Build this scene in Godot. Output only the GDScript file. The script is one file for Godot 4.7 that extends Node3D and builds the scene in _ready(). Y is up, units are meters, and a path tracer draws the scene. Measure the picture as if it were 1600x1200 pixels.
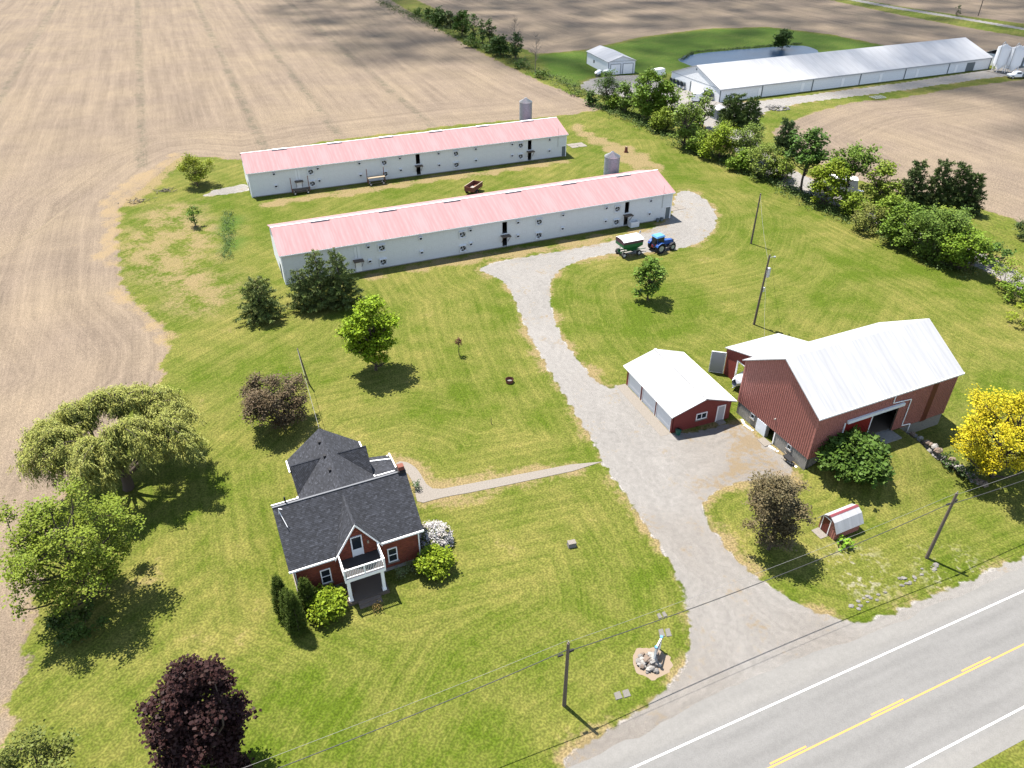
extends Node3D
# A farm seen from a drone: brick house, two long poultry barns, a red bank barn, lawns, fields and a county road.
# Units are metres. Buildings share one grid turned about 23 degrees; inside a building x runs along it, -z across it.

const NEAR := Rect2(-80, -170, 160, 160)
const FAR := Rect2(-260, -470, 520, 520)
const SUN_WAY := Vector3(0.2808, -0.9178, 0.2808)
const GRASS := [-34.4, -26.9, -36.3, -31.6, -37.4, -35.0, -39.1, -39.5, -40.6, -43.5, -41.4, -46.4, -42.6, -51.3, -43.4, -58.7, -42.8, -67.5, -41.8, -73.7, -43.3, -80.0, -46.0, -85.3, -49.5, -89.6, -53.5, -93.7, -56.5, -97.2, -62.1, -108.1, -68.3, -122.4, -71.0, -130.5, -70.8, -139.1, -71.1, -150.3, -69.3, -158.2, -63.5, -156.9, -56.8, -155.2, -42.8, -167.7, -15.2, -180.3, 13.5, -189.8, 23.6, -195.8, 17.2, -208.9, 9.1, -223.4, -2.0, -248.0, -15.5, -278.9, -32.9, -324.6, -52.1, -376.0, -67.3, -419.3, -68.0, -447.3, -44.7, -388.1, -26.9, -346.9, -9.7, -307.5, 0.0, -282.3, 8.0, -263.7, 26.0, -272.2, 46.4, -294.4, 73.3, -311.6, 98.9, -315.9, 117.9, -299.5, 130.8, -274.4, 145.8, -260.6, 166.8, -264.7, 168.0, -248.9, 148.3, -228.2, 124.8, -218.1, 101.9, -206.1, 88.5, -202.2, 75.2, -192.2, 65.1, -182.5, 60.3, -175.6, 60.2, -166.3, 61.6, -159.5, 63.9, -150.3, 67.8, -143.5, 72.3, -136.4, 80.7, -133.7, 83.5, -129.9, 85.7, -125.3, 88.1, -121.5, 93.9, -113.5, 102.2, -97.2]
const DRIVE := [2.8, -26.9, 4.4, -28.1, 9.2, -31.0, 12.0, -33.2, 13.2, -34.6, 14.3, -37.9, 14.6, -41.5, 13.9, -44.6, 13.3, -47.2, 12.3, -49.6, 11.4, -52.6, 10.3, -55.6, 9.2, -58.8, 8.5, -62.5, 7.4, -65.6, 6.1, -70.4, 4.9, -73.8, 4.0, -77.5, 2.4, -83.1, 1.4, -87.8, 0.5, -93.3, -0.9, -99.2, -4.3, -102.4, -5.1, -104.0, -1.0, -106.7, 5.1, -108.8, 10.3, -111.0, 16.8, -114.0, 22.5, -117.7, 27.1, -122.4, 28.7, -126.8, 30.9, -136.4, 33.4, -137.4, 35.3, -134.0, 36.3, -128.3, 35.6, -122.4, 33.4, -117.1, 29.9, -112.5, 25.5, -110.2, 20.3, -109.0, 16.2, -109.0, 12.0, -107.6, 8.4, -104.9, 6.1, -100.9, 5.2, -96.8, 5.4, -91.8, 6.1, -85.3, 6.9, -81.3, 8.3, -77.5, 9.4, -74.4, 10.8, -71.6, 13.2, -72.6, 15.3, -67.5, 17.0, -62.7, 20.8, -63.8, 24.0, -65.2, 25.4, -64.3, 26.9, -61.0, 29.1, -57.2, 27.1, -56.0, 24.2, -56.0, 20.7, -54.7, 18.6, -53.0, 18.0, -51.3, 18.5, -48.8, 19.3, -46.0, 20.7, -43.7, 22.3, -41.8, 24.3, -40.1, 26.4, -39.0, 28.4, -38.7, 31.4, -39.8, 34.7, -41.1, 39.4, -43.2, 45.3, -45.8, 53.0, -49.0, 54.8, -46.4, 41.7, -39.5, 17.9, -29.1, 8.3, -24.3]
const PATH := [-12.0, -58.6, -11.0, -58.6, -10.0, -57.9, -9.3, -56.9, -8.7, -55.6, -8.2, -54.7, -7.4, -54.3, -6.3, -54.6, -3.8, -55.3, 9.2, -59.0, 9.4, -58.1, -3.7, -54.0, -6.2, -53.4, -8.1, -52.7, -8.9, -52.3, -9.3, -53.1, -9.4, -54.1, -9.9, -55.6, -10.6, -56.9, -11.5, -57.4]
const YARD := [18.2, -218.9, 23.4, -230.6, 38.0, -234.7, 45.8, -225.0, 53.0, -200.2, 63.6, -202.8, 108.9, -222.7, 144.7, -240.8, 165.1, -250.8, 184.9, -256.6, 174.8, -234.7, 150.6, -232.2, 143.0, -232.2, 105.1, -213.8, 68.4, -199.0, 60.6, -188.7, 55.3, -176.1, 54.1, -161.3, 56.1, -150.3, 61.0, -138.4, 67.3, -124.4, 71.0, -113.5, 75.2, -108.6, 76.4, -100.9, 80.5, -89.6, 76.7, -83.6, 73.6, -96.0, 71.4, -104.2, 67.8, -109.0, 62.8, -119.0, 57.7, -132.4, 50.7, -140.9, 48.0, -154.4, 47.9, -171.1, 44.7, -184.1, 39.2, -197.1, 30.7, -207.5, 23.2, -208.9]
const POND := [52.4, -255.6, 57.1, -262.1, 61.8, -265.2, 72.2, -270.0, 88.7, -276.0, 99.9, -280.0, 104.0, -270.0, 96.8, -253.7, 73.6, -239.9, 59.6, -238.2, 54.6, -247.1]
const VERGE := [145.7, -419.3, 148.2, -388.1, 161.5, -346.9, 173.8, -317.3, 185.7, -294.4, 199.2, -262.6, 217.2, -289.5, 201.9, -323.1, 186.7, -343.6, 171.4, -370.2, 162.6, -392.3, 155.4, -424.2]
const LANE := [148.9, -419.3, 156.6, -388.1, 167.4, -360.9, 181.9, -333.9, 193.8, -308.9, 207.8, -275.5, 211.6, -281.2, 196.6, -313.7, 184.7, -339.5, 170.2, -367.4, 161.1, -392.3, 153.7, -419.3]
const LEFTGRAVEL := [-57.4, -134.4, -56.5, -137.4, -51.4, -140.9, -49.7, -137.4, -53.7, -134.7]
const STRAW1 := [-75.7, -133.1, -73.8, -149.1, -72.0, -161.7, -66.9, -155.2, -67.5, -136.4, -69.4, -126.8, -58.1, -97.2, -52.7, -93.3, -44.9, -84.4, -42.8, -78.2, -48.8, -87.8, -55.9, -93.3, -64.4, -108.1]
const STRAW2 := [17.5, -64.0, 24.9, -66.3, 26.2, -60.8, 29.4, -57.2, 27.3, -55.6, 23.3, -57.2, 20.1, -54.4, 23.8, -61.8]
const STRAW3 := [-32.7, -97.8, -22.9, -100.9, -10.0, -107.1, 0.0, -110.7, 16.0, -116.6, 27.7, -122.4, 27.5, -120.4, 15.7, -113.5, 0.0, -107.1, -9.8, -104.0, -22.6, -99.2, -29.6, -96.8]
const STRAW4 := [13.4, -176.1, 21.7, -157.3, 26.6, -145.3, 31.3, -150.3, 27.7, -161.7, 19.0, -172.6, 15.4, -184.1]
const STRAW5 := [-47.4, -131.1, 10.8, -156.5, 11.4, -153.1, -12.5, -142.7, -28.8, -135.4, -45.9, -128.3]
const ROUGH := [-67.0, -122.4, -66.3, -136.4, -53.5, -126.8, -45.3, -108.1, -42.4, -93.3, -48.1, -94.2, -56.1, -101.3]
const LUSH := [-51.3, -125.3, -49.5, -126.8, -46.1, -118.2, -42.7, -106.9, -44.0, -105.8, -47.6, -115.5]
const BARE := [-49.9, -100.3, -47.3, -102.4, -46.0, -99.2, -47.8, -97.2]
const ROCKYDITCH := [27.0, -46.8, 46.3, -47.6, 45.0, -45.3, 38.3, -43.2, 34.7, -45.0, 28.5, -41.8, 27.0, -42.1]
const TO_ROAD := [120.0, -60.0, 120.0, 20.0, -20.0, 20.0, -33.0, -18.0]
const NEIGHBOUR := [7.9, -261.6, 25.8, -270.0, 46.1, -291.9, 72.7, -308.9, 98.1, -313.0, 116.9, -297.0, 129.8, -272.2, 102.0, -260.6, 56.6, -233.1, 38.2, -236.4, 23.5, -232.2, 17.9, -218.9, 12.8, -225.0]

var M := {}
var taken := {}
var rng := RandomNumberGenerator.new()

class Shape:
	var v := PackedVector3Array()
	var n := PackedVector3Array()
	var t := PackedVector2Array()
	func tri(a: Vector3, b: Vector3, c: Vector3, ux := Vector3.ZERO) -> void:
		var nn := (b - a).cross(c - a)
		if nn.length_squared() < 1e-14:
			return
		nn = nn.normalized()
		var u := (b - a).normalized() if ux == Vector3.ZERO else ux
		var w := nn.cross(u).normalized()
		for p in [a, c, b]:
			v.append(p); n.append(nn); t.append(Vector2(p.dot(u), -p.dot(w)))
	func quad(a: Vector3, b: Vector3, c: Vector3, d: Vector3) -> void:
		var u := (b - a).normalized()
		tri(a, b, c, u); tri(a, c, d, u)
	func box(p: Vector3, q: Vector3) -> void:
		var x0 := minf(p.x, q.x); var x1 := maxf(p.x, q.x)
		var y0 := minf(p.y, q.y); var y1 := maxf(p.y, q.y)
		var z0 := minf(p.z, q.z); var z1 := maxf(p.z, q.z)
		hexa([Vector3(x0, y0, z1), Vector3(x1, y0, z1), Vector3(x1, y0, z0), Vector3(x0, y0, z0), Vector3(x0, y1, z1), Vector3(x1, y1, z1), Vector3(x1, y1, z0), Vector3(x0, y1, z0)])
	func hexa(k: Array) -> void:      # bottom four counter-clockwise seen from above starting front left, then the top four
		quad(k[0], k[1], k[5], k[4]); quad(k[1], k[2], k[6], k[5]); quad(k[2], k[3], k[7], k[6]); quad(k[3], k[0], k[4], k[7])
		quad(k[4], k[5], k[6], k[7]); quad(k[3], k[2], k[1], k[0])
	func obox(at: Transform3D, s: Vector3) -> void:
		var k := []
		for y in [-0.5, 0.5]:
			for c in [Vector2(-0.5, 0.5), Vector2(0.5, 0.5), Vector2(0.5, -0.5), Vector2(-0.5, -0.5)]:
				k.append(at * Vector3(c.x * s.x, y * s.y, c.y * s.z))
		hexa(k)
	func slab(a: Vector3, b: Vector3, c: Vector3, d: Vector3, th: float) -> void:   # a sheet a, b, c, d (counter-clockwise from above) with a thickness below it
		var o := (b - a).cross(d - a).normalized() * -th
		hexa([a + o, b + o, c + o, d + o, a, b, c, d])
	func plate(p: Array, th: float) -> void:        # a flat convex outline, counter-clockwise from above, with a thickness below it
		var o := ((p[1] - p[0]) as Vector3).cross(p[p.size() - 1] - p[0]).normalized() * -th
		var u := ((p[1] - p[0]) as Vector3).normalized()
		for i in range(1, p.size() - 1):
			tri(p[0], p[i], p[i + 1], u); tri(p[0] + o, p[i + 1] + o, p[i] + o, u)
		for i in p.size():
			var j := (i + 1) % p.size()
			quad(p[i] + o, p[j] + o, p[j], p[i])
	func wedge(a: Vector3, b: Vector3, c: Vector3, th: float) -> void:
		var o := (b - a).cross(c - a).normalized() * -th
		tri(a, b, c); tri(a + o, c + o, b + o)
		quad(a + o, b + o, b, a); quad(b + o, c + o, c, b); quad(c + o, a + o, a, c)
	func tube(p: Vector3, q: Vector3, r0: float, r1: float, seg := 10, caps := true) -> void:
		var ax := (q - p).normalized()
		var s := ax.cross(Vector3.UP if absf(ax.y) < 0.95 else Vector3.RIGHT).normalized()
		var e := ax.cross(s).normalized()
		for i in seg:
			var a0 := TAU * i / seg; var a1 := TAU * (i + 1) / seg
			var d0 := s * cos(a0) + e * sin(a0); var d1 := s * cos(a1) + e * sin(a1)
			var k := [p + d0 * r0, p + d1 * r0, q + d1 * r1, q + d0 * r1]
			var nn := [d0, d1, d1, d0]
			for j in [0, 2, 1, 0, 3, 2]:
				v.append(k[j]); n.append(nn[j]); t.append(Vector2(float(i + (1 if j in [1, 2] else 0)) / seg, k[j].dot(ax)))
			if caps and r0 > 0.0:
				tri(p, k[1], k[0])
			if caps and r1 > 0.0:
				tri(q, k[3], k[2])
	func path(pts: Array, r0: float, r1: float, seg := 6) -> void:
		for i in pts.size() - 1:
			tube(pts[i], pts[i + 1], lerpf(r0, r1, float(i) / (pts.size() - 1)), lerpf(r0, r1, float(i + 1) / (pts.size() - 1)), seg, false)
	func lathe(at: Vector3, prof: Array, seg := 20) -> void:     # [radius, height] pairs going up
		for i in prof.size() - 1:
			tube(at + Vector3(0, prof[i][1], 0), at + Vector3(0, maxf(prof[i + 1][1], prof[i][1] + 0.001), 0), prof[i][0], prof[i + 1][0], seg, false)
	func holed(x0: float, x1: float, y0: float, y1: float, z: float, th: float, holes: Array) -> void:   # a wall in the x-y plane, its outer face at z, with openings [x0, x1, y0, y1]
		var xs := [x0, x1]; var ys := [y0, y1]
		for h in holes:
			xs.append_array([h[0], h[1]]); ys.append_array([h[2], h[3]])
		xs.sort(); ys.sort()
		for i in xs.size() - 1:
			for j in ys.size() - 1:
				if xs[i + 1] - xs[i] < 1e-4 or ys[j + 1] - ys[j] < 1e-4:
					continue
				var c := Vector2((xs[i] + xs[i + 1]) / 2, (ys[j] + ys[j + 1]) / 2)
				var inside := false
				for h in holes:
					if c.x > h[0] and c.x < h[1] and c.y > h[2] and c.y < h[3]:
						inside = true
				if not inside:
					box(Vector3(xs[i], ys[j], z), Vector3(xs[i + 1], ys[j + 1], z - th))
	func mesh() -> ArrayMesh:
		var m := ArrayMesh.new()
		var a := []
		a.resize(Mesh.ARRAY_MAX)
		a[Mesh.ARRAY_VERTEX] = v; a[Mesh.ARRAY_NORMAL] = n; a[Mesh.ARRAY_TEX_UV] = t
		m.add_surface_from_arrays(Mesh.PRIMITIVE_TRIANGLES, a)
		return m

func numbered(called: String) -> String:
	var k: int = taken.get(called, 0)
	taken[called] = k + 1
	return called if k == 0 else "%s_%03d" % [called, k]

func tag(o: Node, label: String, category: String, group := "") -> void:
	o.set_meta("label", label); o.set_meta("category", category)
	if group:
		o.set_meta("group", group)

func thing(called: String, label: String, category: String, at := Vector3.ZERO, turn := 0.0, group := "") -> Node3D:
	var o := Node3D.new()
	o.name = numbered(called); add_child(o)
	o.position = at; o.rotation_degrees.y = turn
	tag(o, label, category, group)
	return o

func part(s: Shape, called: String, m: Material, parent: Node = self) -> MeshInstance3D:
	var o := MeshInstance3D.new()
	o.mesh = s.mesh(); o.material_override = m
	o.name = numbered(called) if parent == self else called
	parent.add_child(o, true)
	return o

func again(mesh: Mesh, called: String, m: Material, parent: Node, at := Transform3D()) -> MeshInstance3D:
	var o := MeshInstance3D.new()
	o.mesh = mesh; o.material_override = m; o.name = called; o.transform = at
	parent.add_child(o, true)
	return o

func pbox(p: Vector3, q: Vector3, called: String, m: Material, parent: Node) -> MeshInstance3D:
	var s := Shape.new()
	s.box(p, q)
	return part(s, called, m, parent)

func structure(o: Node, label := "") -> void:
	o.set_meta("kind", "structure")
	if label:
		o.set_meta("label", label)

# ---------------------------------------------------------------- materials
func lin(r: float, g: float, b: float) -> Color:
	return Color(r, g, b).linear_to_srgb()

func mat(called: String, c: Color, rough := 0.8, metal := 0.0) -> StandardMaterial3D:
	var m := StandardMaterial3D.new()
	m.resource_name = called; m.albedo_color = c; m.roughness = rough; m.metallic = metal
	m.metallic_specular = 0.4
	M[called] = m
	return m

func noise(sd: int, freq: float, oct := 4, kind := FastNoiseLite.TYPE_SIMPLEX_SMOOTH) -> FastNoiseLite:
	var f := FastNoiseLite.new()
	f.seed = sd; f.frequency = freq; f.noise_type = kind
	f.fractal_type = FastNoiseLite.FRACTAL_FBM; f.fractal_octaves = oct
	return f

func grain(sd: int, freq: float, lo: float, hi: float, size := 512, oct := 4) -> ImageTexture:   # seamless grey grain between lo and hi (sRGB)
	var im := noise(sd, freq, oct).get_seamless_image(size, size)
	im.convert(Image.FORMAT_L8)
	var d := im.get_data()
	var lut := PackedByteArray()
	for i in 256:
		lut.append(int(255.0 * lerpf(lo, hi, smoothstep(0.12, 0.88, i / 255.0))))
	for i in d.size():
		d[i] = lut[d[i]]
	return ImageTexture.create_from_image(Image.create_from_data(size, size, false, Image.FORMAT_L8, d))

func tiled(m: StandardMaterial3D, tex: Texture2D, per_metre: float, bump := 0.0, bump_tex: Texture2D = null) -> StandardMaterial3D:
	m.albedo_texture = tex
	m.uv1_scale = Vector3(per_metre, per_metre, 1)
	if bump > 0.0:
		m.heightmap_enabled = true
		m.heightmap_texture = bump_tex if bump_tex else tex
		m.heightmap_scale = bump
	return m

func ribs(tone: float) -> ImageTexture:      # sheet metal, 7.2 m of it: eight sheets that have weathered a little differently, with faint run-off streaks
	var im := Image.create(512, 512, false, Image.FORMAT_RGB8)
	var f := noise(31, 0.02, 4)
	var r := RandomNumberGenerator.new()
	r.seed = 19
	var sheets := []
	for k in 8:
		sheets.append(r.randf_range(-0.016, 0.012))
	for x in 512:
		var lap := 0.03 if x % 64 < 2 else 0.0
		for y in 512:
			var g := clampf(tone + sheets[x / 64] - lap + 0.07 * f.get_noise_2d(absf(x - 256.0) * 1.4, absf(y - 256.0) * 0.12), 0.0, 1.0)
			im.set_pixel(x, y, Color(g, g, g))
	return ImageTexture.create_from_image(im)

func boards() -> ImageTexture:      # painted horizontal boards: thin dark joints, faint blotches of weathering
	var im := Image.create(512, 512, false, Image.FORMAT_RGB8)
	var f := noise(35, 0.015, 5)
	for y in 512:
		var joint := 0.10 * (1.0 - smoothstep(0.0, 4.0, fposmod(y, 64.0)))
		for x in 512:
			var wrap := Vector2(absf(x - 256.0), absf(y - 256.0))
			var g := clampf(0.965 - joint + 0.05 * f.get_noise_2d(wrap.x * 0.6, wrap.y * 1.4), 0.0, 1.0)
			im.set_pixel(x, y, Color(g, g, g))
	return ImageTexture.create_from_image(im)

func shingle_texture() -> Array:     # courses of roofing tabs, every tab with a tone of its own: [colour, height], 4 m square
	var im := Image.create(768, 768, false, Image.FORMAT_RGB8)
	var hm := Image.create(768, 768, false, Image.FORMAT_L8)
	var r := RandomNumberGenerator.new()
	r.seed = 77
	var rows := 28
	var f := noise(5, 0.35, 2)
	for row in rows:
		var y0 := row * 768 / rows; var y1 := (row + 1) * 768 / rows
		var x := 0
		while x < 768:
			var w := mini(r.randi_range(26, 60), 768 - x)
			var tone := r.randf_range(0.62, 0.84)
			if r.randf() < 0.12:
				tone = r.randf_range(0.86, 1.0)
			for yy in range(y0, y1):
				for xx in range(x, x + w):
					var g := clampf(tone + 0.10 * f.get_noise_2d(xx, yy), 0.0, 1.0)
					im.set_pixel(xx, yy, Color(g, g, g * 1.02))
					var h := 1.0 - float(yy - y0) / (y1 - y0) * 0.0
					h = float(yy - y0) / (y1 - y0)
					hm.set_pixel(xx, yy, Color(h, h, h))
			x += w
	return [ImageTexture.create_from_image(im), ImageTexture.create_from_image(hm)]

func brick_texture() -> Array:       # 2 m square of running-bond brick
	var im := Image.create(512, 512, false, Image.FORMAT_RGB8)
	var hm := Image.create(512, 512, false, Image.FORMAT_L8)
	var r := RandomNumberGenerator.new()
	r.seed = 12
	im.fill(Color(0.78, 0.72, 0.68)); hm.fill(Color(0, 0, 0))
	for row in 26:
		var y0 := int(row * 512.0 / 26)
		var y1 := int((row + 1) * 512.0 / 26)
		for k in 9:
			var x0 := int((k + (0.5 if row % 2 else 0.0)) * 512.0 / 9)
			var t := r.randf_range(0.78, 1.0)
			var c := Color(t, t * r.randf_range(0.92, 1.0), t * r.randf_range(0.9, 1.0))
			for piece in [[x0, 0], [x0 - 512, 0]]:
				im.fill_rect(Rect2i(piece[0] + 1, y0 + 1, 54, y1 - y0 - 2), c)
				hm.fill_rect(Rect2i(piece[0] + 1, y0 + 1, 54, y1 - y0 - 2), Color(1, 1, 1))
	return [ImageTexture.create_from_image(im), ImageTexture.create_from_image(hm)]

func make_materials() -> void:
	var fine := grain(3, 0.06, 0.84, 1.0)
	var blotch := grain(4, 0.02, 0.90, 1.0, 512, 6)
	tiled(mat("white_roof", lin(0.31, 0.315, 0.325), 0.6), ribs(0.95), 1.0 / 7.2)
	tiled(mat("pink_roof", lin(0.290, 0.174, 0.178), 0.85), ribs(0.94), 1.0 / 7.2).metallic_specular = 0.15
	tiled(mat("white_siding", lin(0.66, 0.68, 0.70), 0.6), blotch, 0.35)
	tiled(mat("barn_wall", lin(0.55, 0.57, 0.58), 0.7), boards(), 0.5)
	tiled(mat("red_siding", lin(0.31, 0.125, 0.104), 0.55), grain(8, 0.02, 0.86, 1.0), 0.3)
	tiled(mat("garage_red", lin(0.155, 0.030, 0.026), 0.6), blotch, 0.4)
	tiled(mat("dark_red", lin(0.10, 0.018, 0.012), 0.6), blotch, 0.5)
	tiled(mat("door_red", lin(0.20, 0.012, 0.010), 0.55), fine, 0.7)
	tiled(mat("concrete", lin(0.19, 0.183, 0.168), 0.9), blotch, 0.3, 0.5)
	tiled(mat("pale_concrete", lin(0.165, 0.148, 0.128), 0.9), blotch, 0.5, 0.5)
	var bt := brick_texture()
	tiled(mat("brick", lin(0.195, 0.056, 0.032), 0.9), bt[0], 0.5, 0.8, bt[1])
	var stx := shingle_texture()
	tiled(mat("shingle", lin(0.041, 0.0445, 0.053), 0.9), stx[0], 0.25, 1.5, stx[1])
	tiled(mat("wood", lin(0.11, 0.085, 0.065), 0.9), fine, 1.0)
	tiled(mat("pole_wood", lin(0.12, 0.095, 0.075), 0.9), fine, 0.5)
	tiled(mat("pale_wood", lin(0.30, 0.24, 0.17), 0.9), fine, 1.0)
	tiled(mat("bark", lin(0.075, 0.058, 0.045), 0.95), fine, 1.2, 3.0)
	tiled(mat("deadwood", lin(0.16, 0.14, 0.12), 0.95), fine, 1.0)
	mat("trim", lin(0.72, 0.72, 0.72), 0.5)
	mat("grey_trim", lin(0.26, 0.28, 0.30), 0.5)
	mat("deck_dark", lin(0.030, 0.027, 0.027), 0.8)
	mat("grey_door", lin(0.30, 0.31, 0.33), 0.6)
	mat("overhead", lin(0.56, 0.58, 0.60), 0.5)
	mat("slate_door", lin(0.10, 0.12, 0.13), 0.5)
	mat("dark", lin(0.012, 0.012, 0.014), 0.8)
	mat("rubber", lin(0.022, 0.022, 0.023), 0.85)
	mat("glass", lin(0.015, 0.02, 0.024), 0.06)
	mat("steel", lin(0.34, 0.36, 0.38), 0.45, 0.5)
	tiled(mat("galvanised", lin(0.25, 0.28, 0.32), 0.5, 0.35), fine, 0.4)
	mat("silo_cap", lin(0.50, 0.52, 0.55), 0.4, 0.4)
	mat("white_paint", lin(0.74, 0.74, 0.74), 0.45)
	mat("tractor_blue", lin(0.014, 0.060, 0.22), 0.4)
	mat("roof_blue", lin(0.07, 0.20, 0.40), 0.5)
	mat("wagon_green", lin(0.012, 0.10, 0.035), 0.4)
	mat("wheel_silver", lin(0.50, 0.50, 0.50), 0.4, 0.3)
	mat("rust", lin(0.13, 0.045, 0.03), 0.9)
	mat("tarp", lin(0.70, 0.66, 0.68), 0.7)
	mat("tarp_dark", lin(0.07, 0.035, 0.045), 0.7)
	mat("sign_red", lin(0.22, 0.025, 0.025), 0.5)
	mat("stripe_red", lin(0.15, 0.035, 0.042), 0.6)
	mat("ridge_grey", lin(0.105, 0.11, 0.12), 0.7)
	mat("plastic_sheet", lin(0.52, 0.56, 0.62), 0.35)
	mat("bucket_green", lin(0.01, 0.07, 0.05), 0.4)
	mat("yellow_line", lin(0.40, 0.20, 0.055), 0.8)
	tiled(mat("white_line", lin(0.60, 0.60, 0.58), 0.8), fine, 1.0)
	tiled(mat("stone", lin(0.155, 0.147, 0.138), 0.95), blotch, 1.3, 2.0)
	tiled(mat("stone_pale", lin(0.23, 0.22, 0.205), 0.95), blotch, 1.3, 2.0)
	tiled(mat("stone_brown", lin(0.15, 0.115, 0.09), 0.95), blotch, 1.3, 2.0)
	tiled(mat("slab_grey", lin(0.125, 0.118, 0.105), 0.95), blotch, 1.3, 2.0)
	mat("bare_soil", lin(0.17, 0.128, 0.094), 1.0)
	mat("wire", lin(0.03, 0.03, 0.03), 0.6)
	mat("wire_pale", lin(0.16, 0.155, 0.15), 0.5)
	mat("cloud_white", lin(0.8, 0.8, 0.8), 1.0)
	var w := mat("water", lin(0.006, 0.028, 0.062), 0.3)
	w.metallic_specular = 0.24
	w.heightmap_enabled = true; w.heightmap_texture = grain(41, 0.03, 0.0, 1.0, 256); w.heightmap_scale = 0.6
	w.uv1_scale = Vector3(0.3, 0.3, 1)

# ---------------------------------------------------------------- ground
func poly(flat: Array) -> PackedVector2Array:
	var p := PackedVector2Array()
	for i in range(0, flat.size(), 2):
		p.append(Vector2(flat[i], flat[i + 1]))
	return p

func smooth(p: PackedVector2Array, times := 2) -> PackedVector2Array:
	for k in times:
		var q := PackedVector2Array()
		for i in p.size():
			var a := p[i]; var b := p[(i + 1) % p.size()]
			if a.distance_to(b) < 1.2:
				q.append((a + b) / 2)
			else:
				q.append(a.lerp(b, 0.25)); q.append(a.lerp(b, 0.75))
		p = q
	return p

func ragged(p: PackedVector2Array, amount: float, step := 0.5) -> PackedVector2Array:    # an edge that wanders as turf and gravel do
	var f := noise(9, 0.25, 3)
	var q := PackedVector2Array()
	for i in p.size():
		var a := p[i]; var b := p[(i + 1) % p.size()]
		var k := maxi(1, int(minf(a.distance_to(b) / step, 60)))
		for j in k:
			var c := a.lerp(b, float(j) / k)
			q.append(c + Vector2(f.get_noise_2d(c.x, c.y), f.get_noise_2d(c.x + 300, c.y)) * amount)
	return q

func raster(im: Image, area: Rect2, p: PackedVector2Array, value: float) -> void:
	var w := im.get_width()
	var sc := w / area.size.x
	for y in im.get_height():
		var z := area.position.y + (y + 0.5) / sc
		var xs := []
		for i in p.size():
			var a := p[i]; var b := p[(i + 1) % p.size()]
			if (a.y <= z) != (b.y <= z):
				xs.append(a.x + (z - a.y) / (b.y - a.y) * (b.x - a.x))
		xs.sort()
		for i in range(0, xs.size() - 1, 2):
			var x0 := clampi(int(round((xs[i] - area.position.x) * sc)), 0, w)
			var x1 := clampi(int(round((xs[i + 1] - area.position.x) * sc)), 0, w)
			if x1 > x0:
				im.fill_rect(Rect2i(x0, y, x1 - x0, 1), Color(value, value, value))

func mask(area: Rect2, n: int, polys: Array, soften: float) -> PackedByteArray:    # soften in metres
	var m := n / 4
	var im := Image.create(m, m, false, Image.FORMAT_L8)
	for p in polys:
		raster(im, area, p, 1.0)
	var low := clampi(int(area.size.x / soften), 8, m)
	im.resize(low, low, Image.INTERPOLATE_TRILINEAR if false else Image.INTERPOLATE_BILINEAR)
	im.resize(n, n, Image.INTERPOLATE_CUBIC)
	return im.get_data()

func distances(area: Rect2, n: int, polys: Array, inside := false) -> PackedByteArray:    # metres * 6 to the nearest of these areas, up to 42 m
	var m := n / 4
	var im := Image.create(m, m, false, Image.FORMAT_L8)
	for p in polys:
		raster(im, area, p, 1.0)
	var src := im.get_data()
	var d := PackedFloat32Array()
	d.resize(m * m)
	for i in m * m:
		d[i] = 0.0 if (src[i] > 127) != inside else 9999.0
	for y in range(1, m):
		for x in range(1, m - 1):
			var i := y * m + x
			d[i] = minf(minf(d[i], d[i - 1] + 1.0), minf(d[i - m] + 1.0, minf(d[i - m - 1], d[i - m + 1]) + 1.414))
	for y in range(m - 2, -1, -1):
		for x in range(m - 2, 0, -1):
			var i := y * m + x
			d[i] = minf(minf(d[i], d[i + 1] + 1.0), minf(d[i + m] + 1.0, minf(d[i + m - 1], d[i + m + 1]) + 1.414))
	var out := PackedByteArray()
	out.resize(m * m)
	var k := area.size.x / m * 6.0
	for i in m * m:
		out[i] = int(minf(255.0, d[i] * k))
	var big := Image.create_from_data(m, m, false, Image.FORMAT_L8, out)
	big.resize(n, n, Image.INTERPOLATE_CUBIC)
	return big.get_data()

func noise_bytes(sd: int, period_m: float, area: Rect2, n: int, oct: int) -> PackedByteArray:
	var im := noise(sd, area.size.x / n / period_m, oct).get_image(n, n)
	im.convert(Image.FORMAT_L8)
	return im.get_data()

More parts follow.
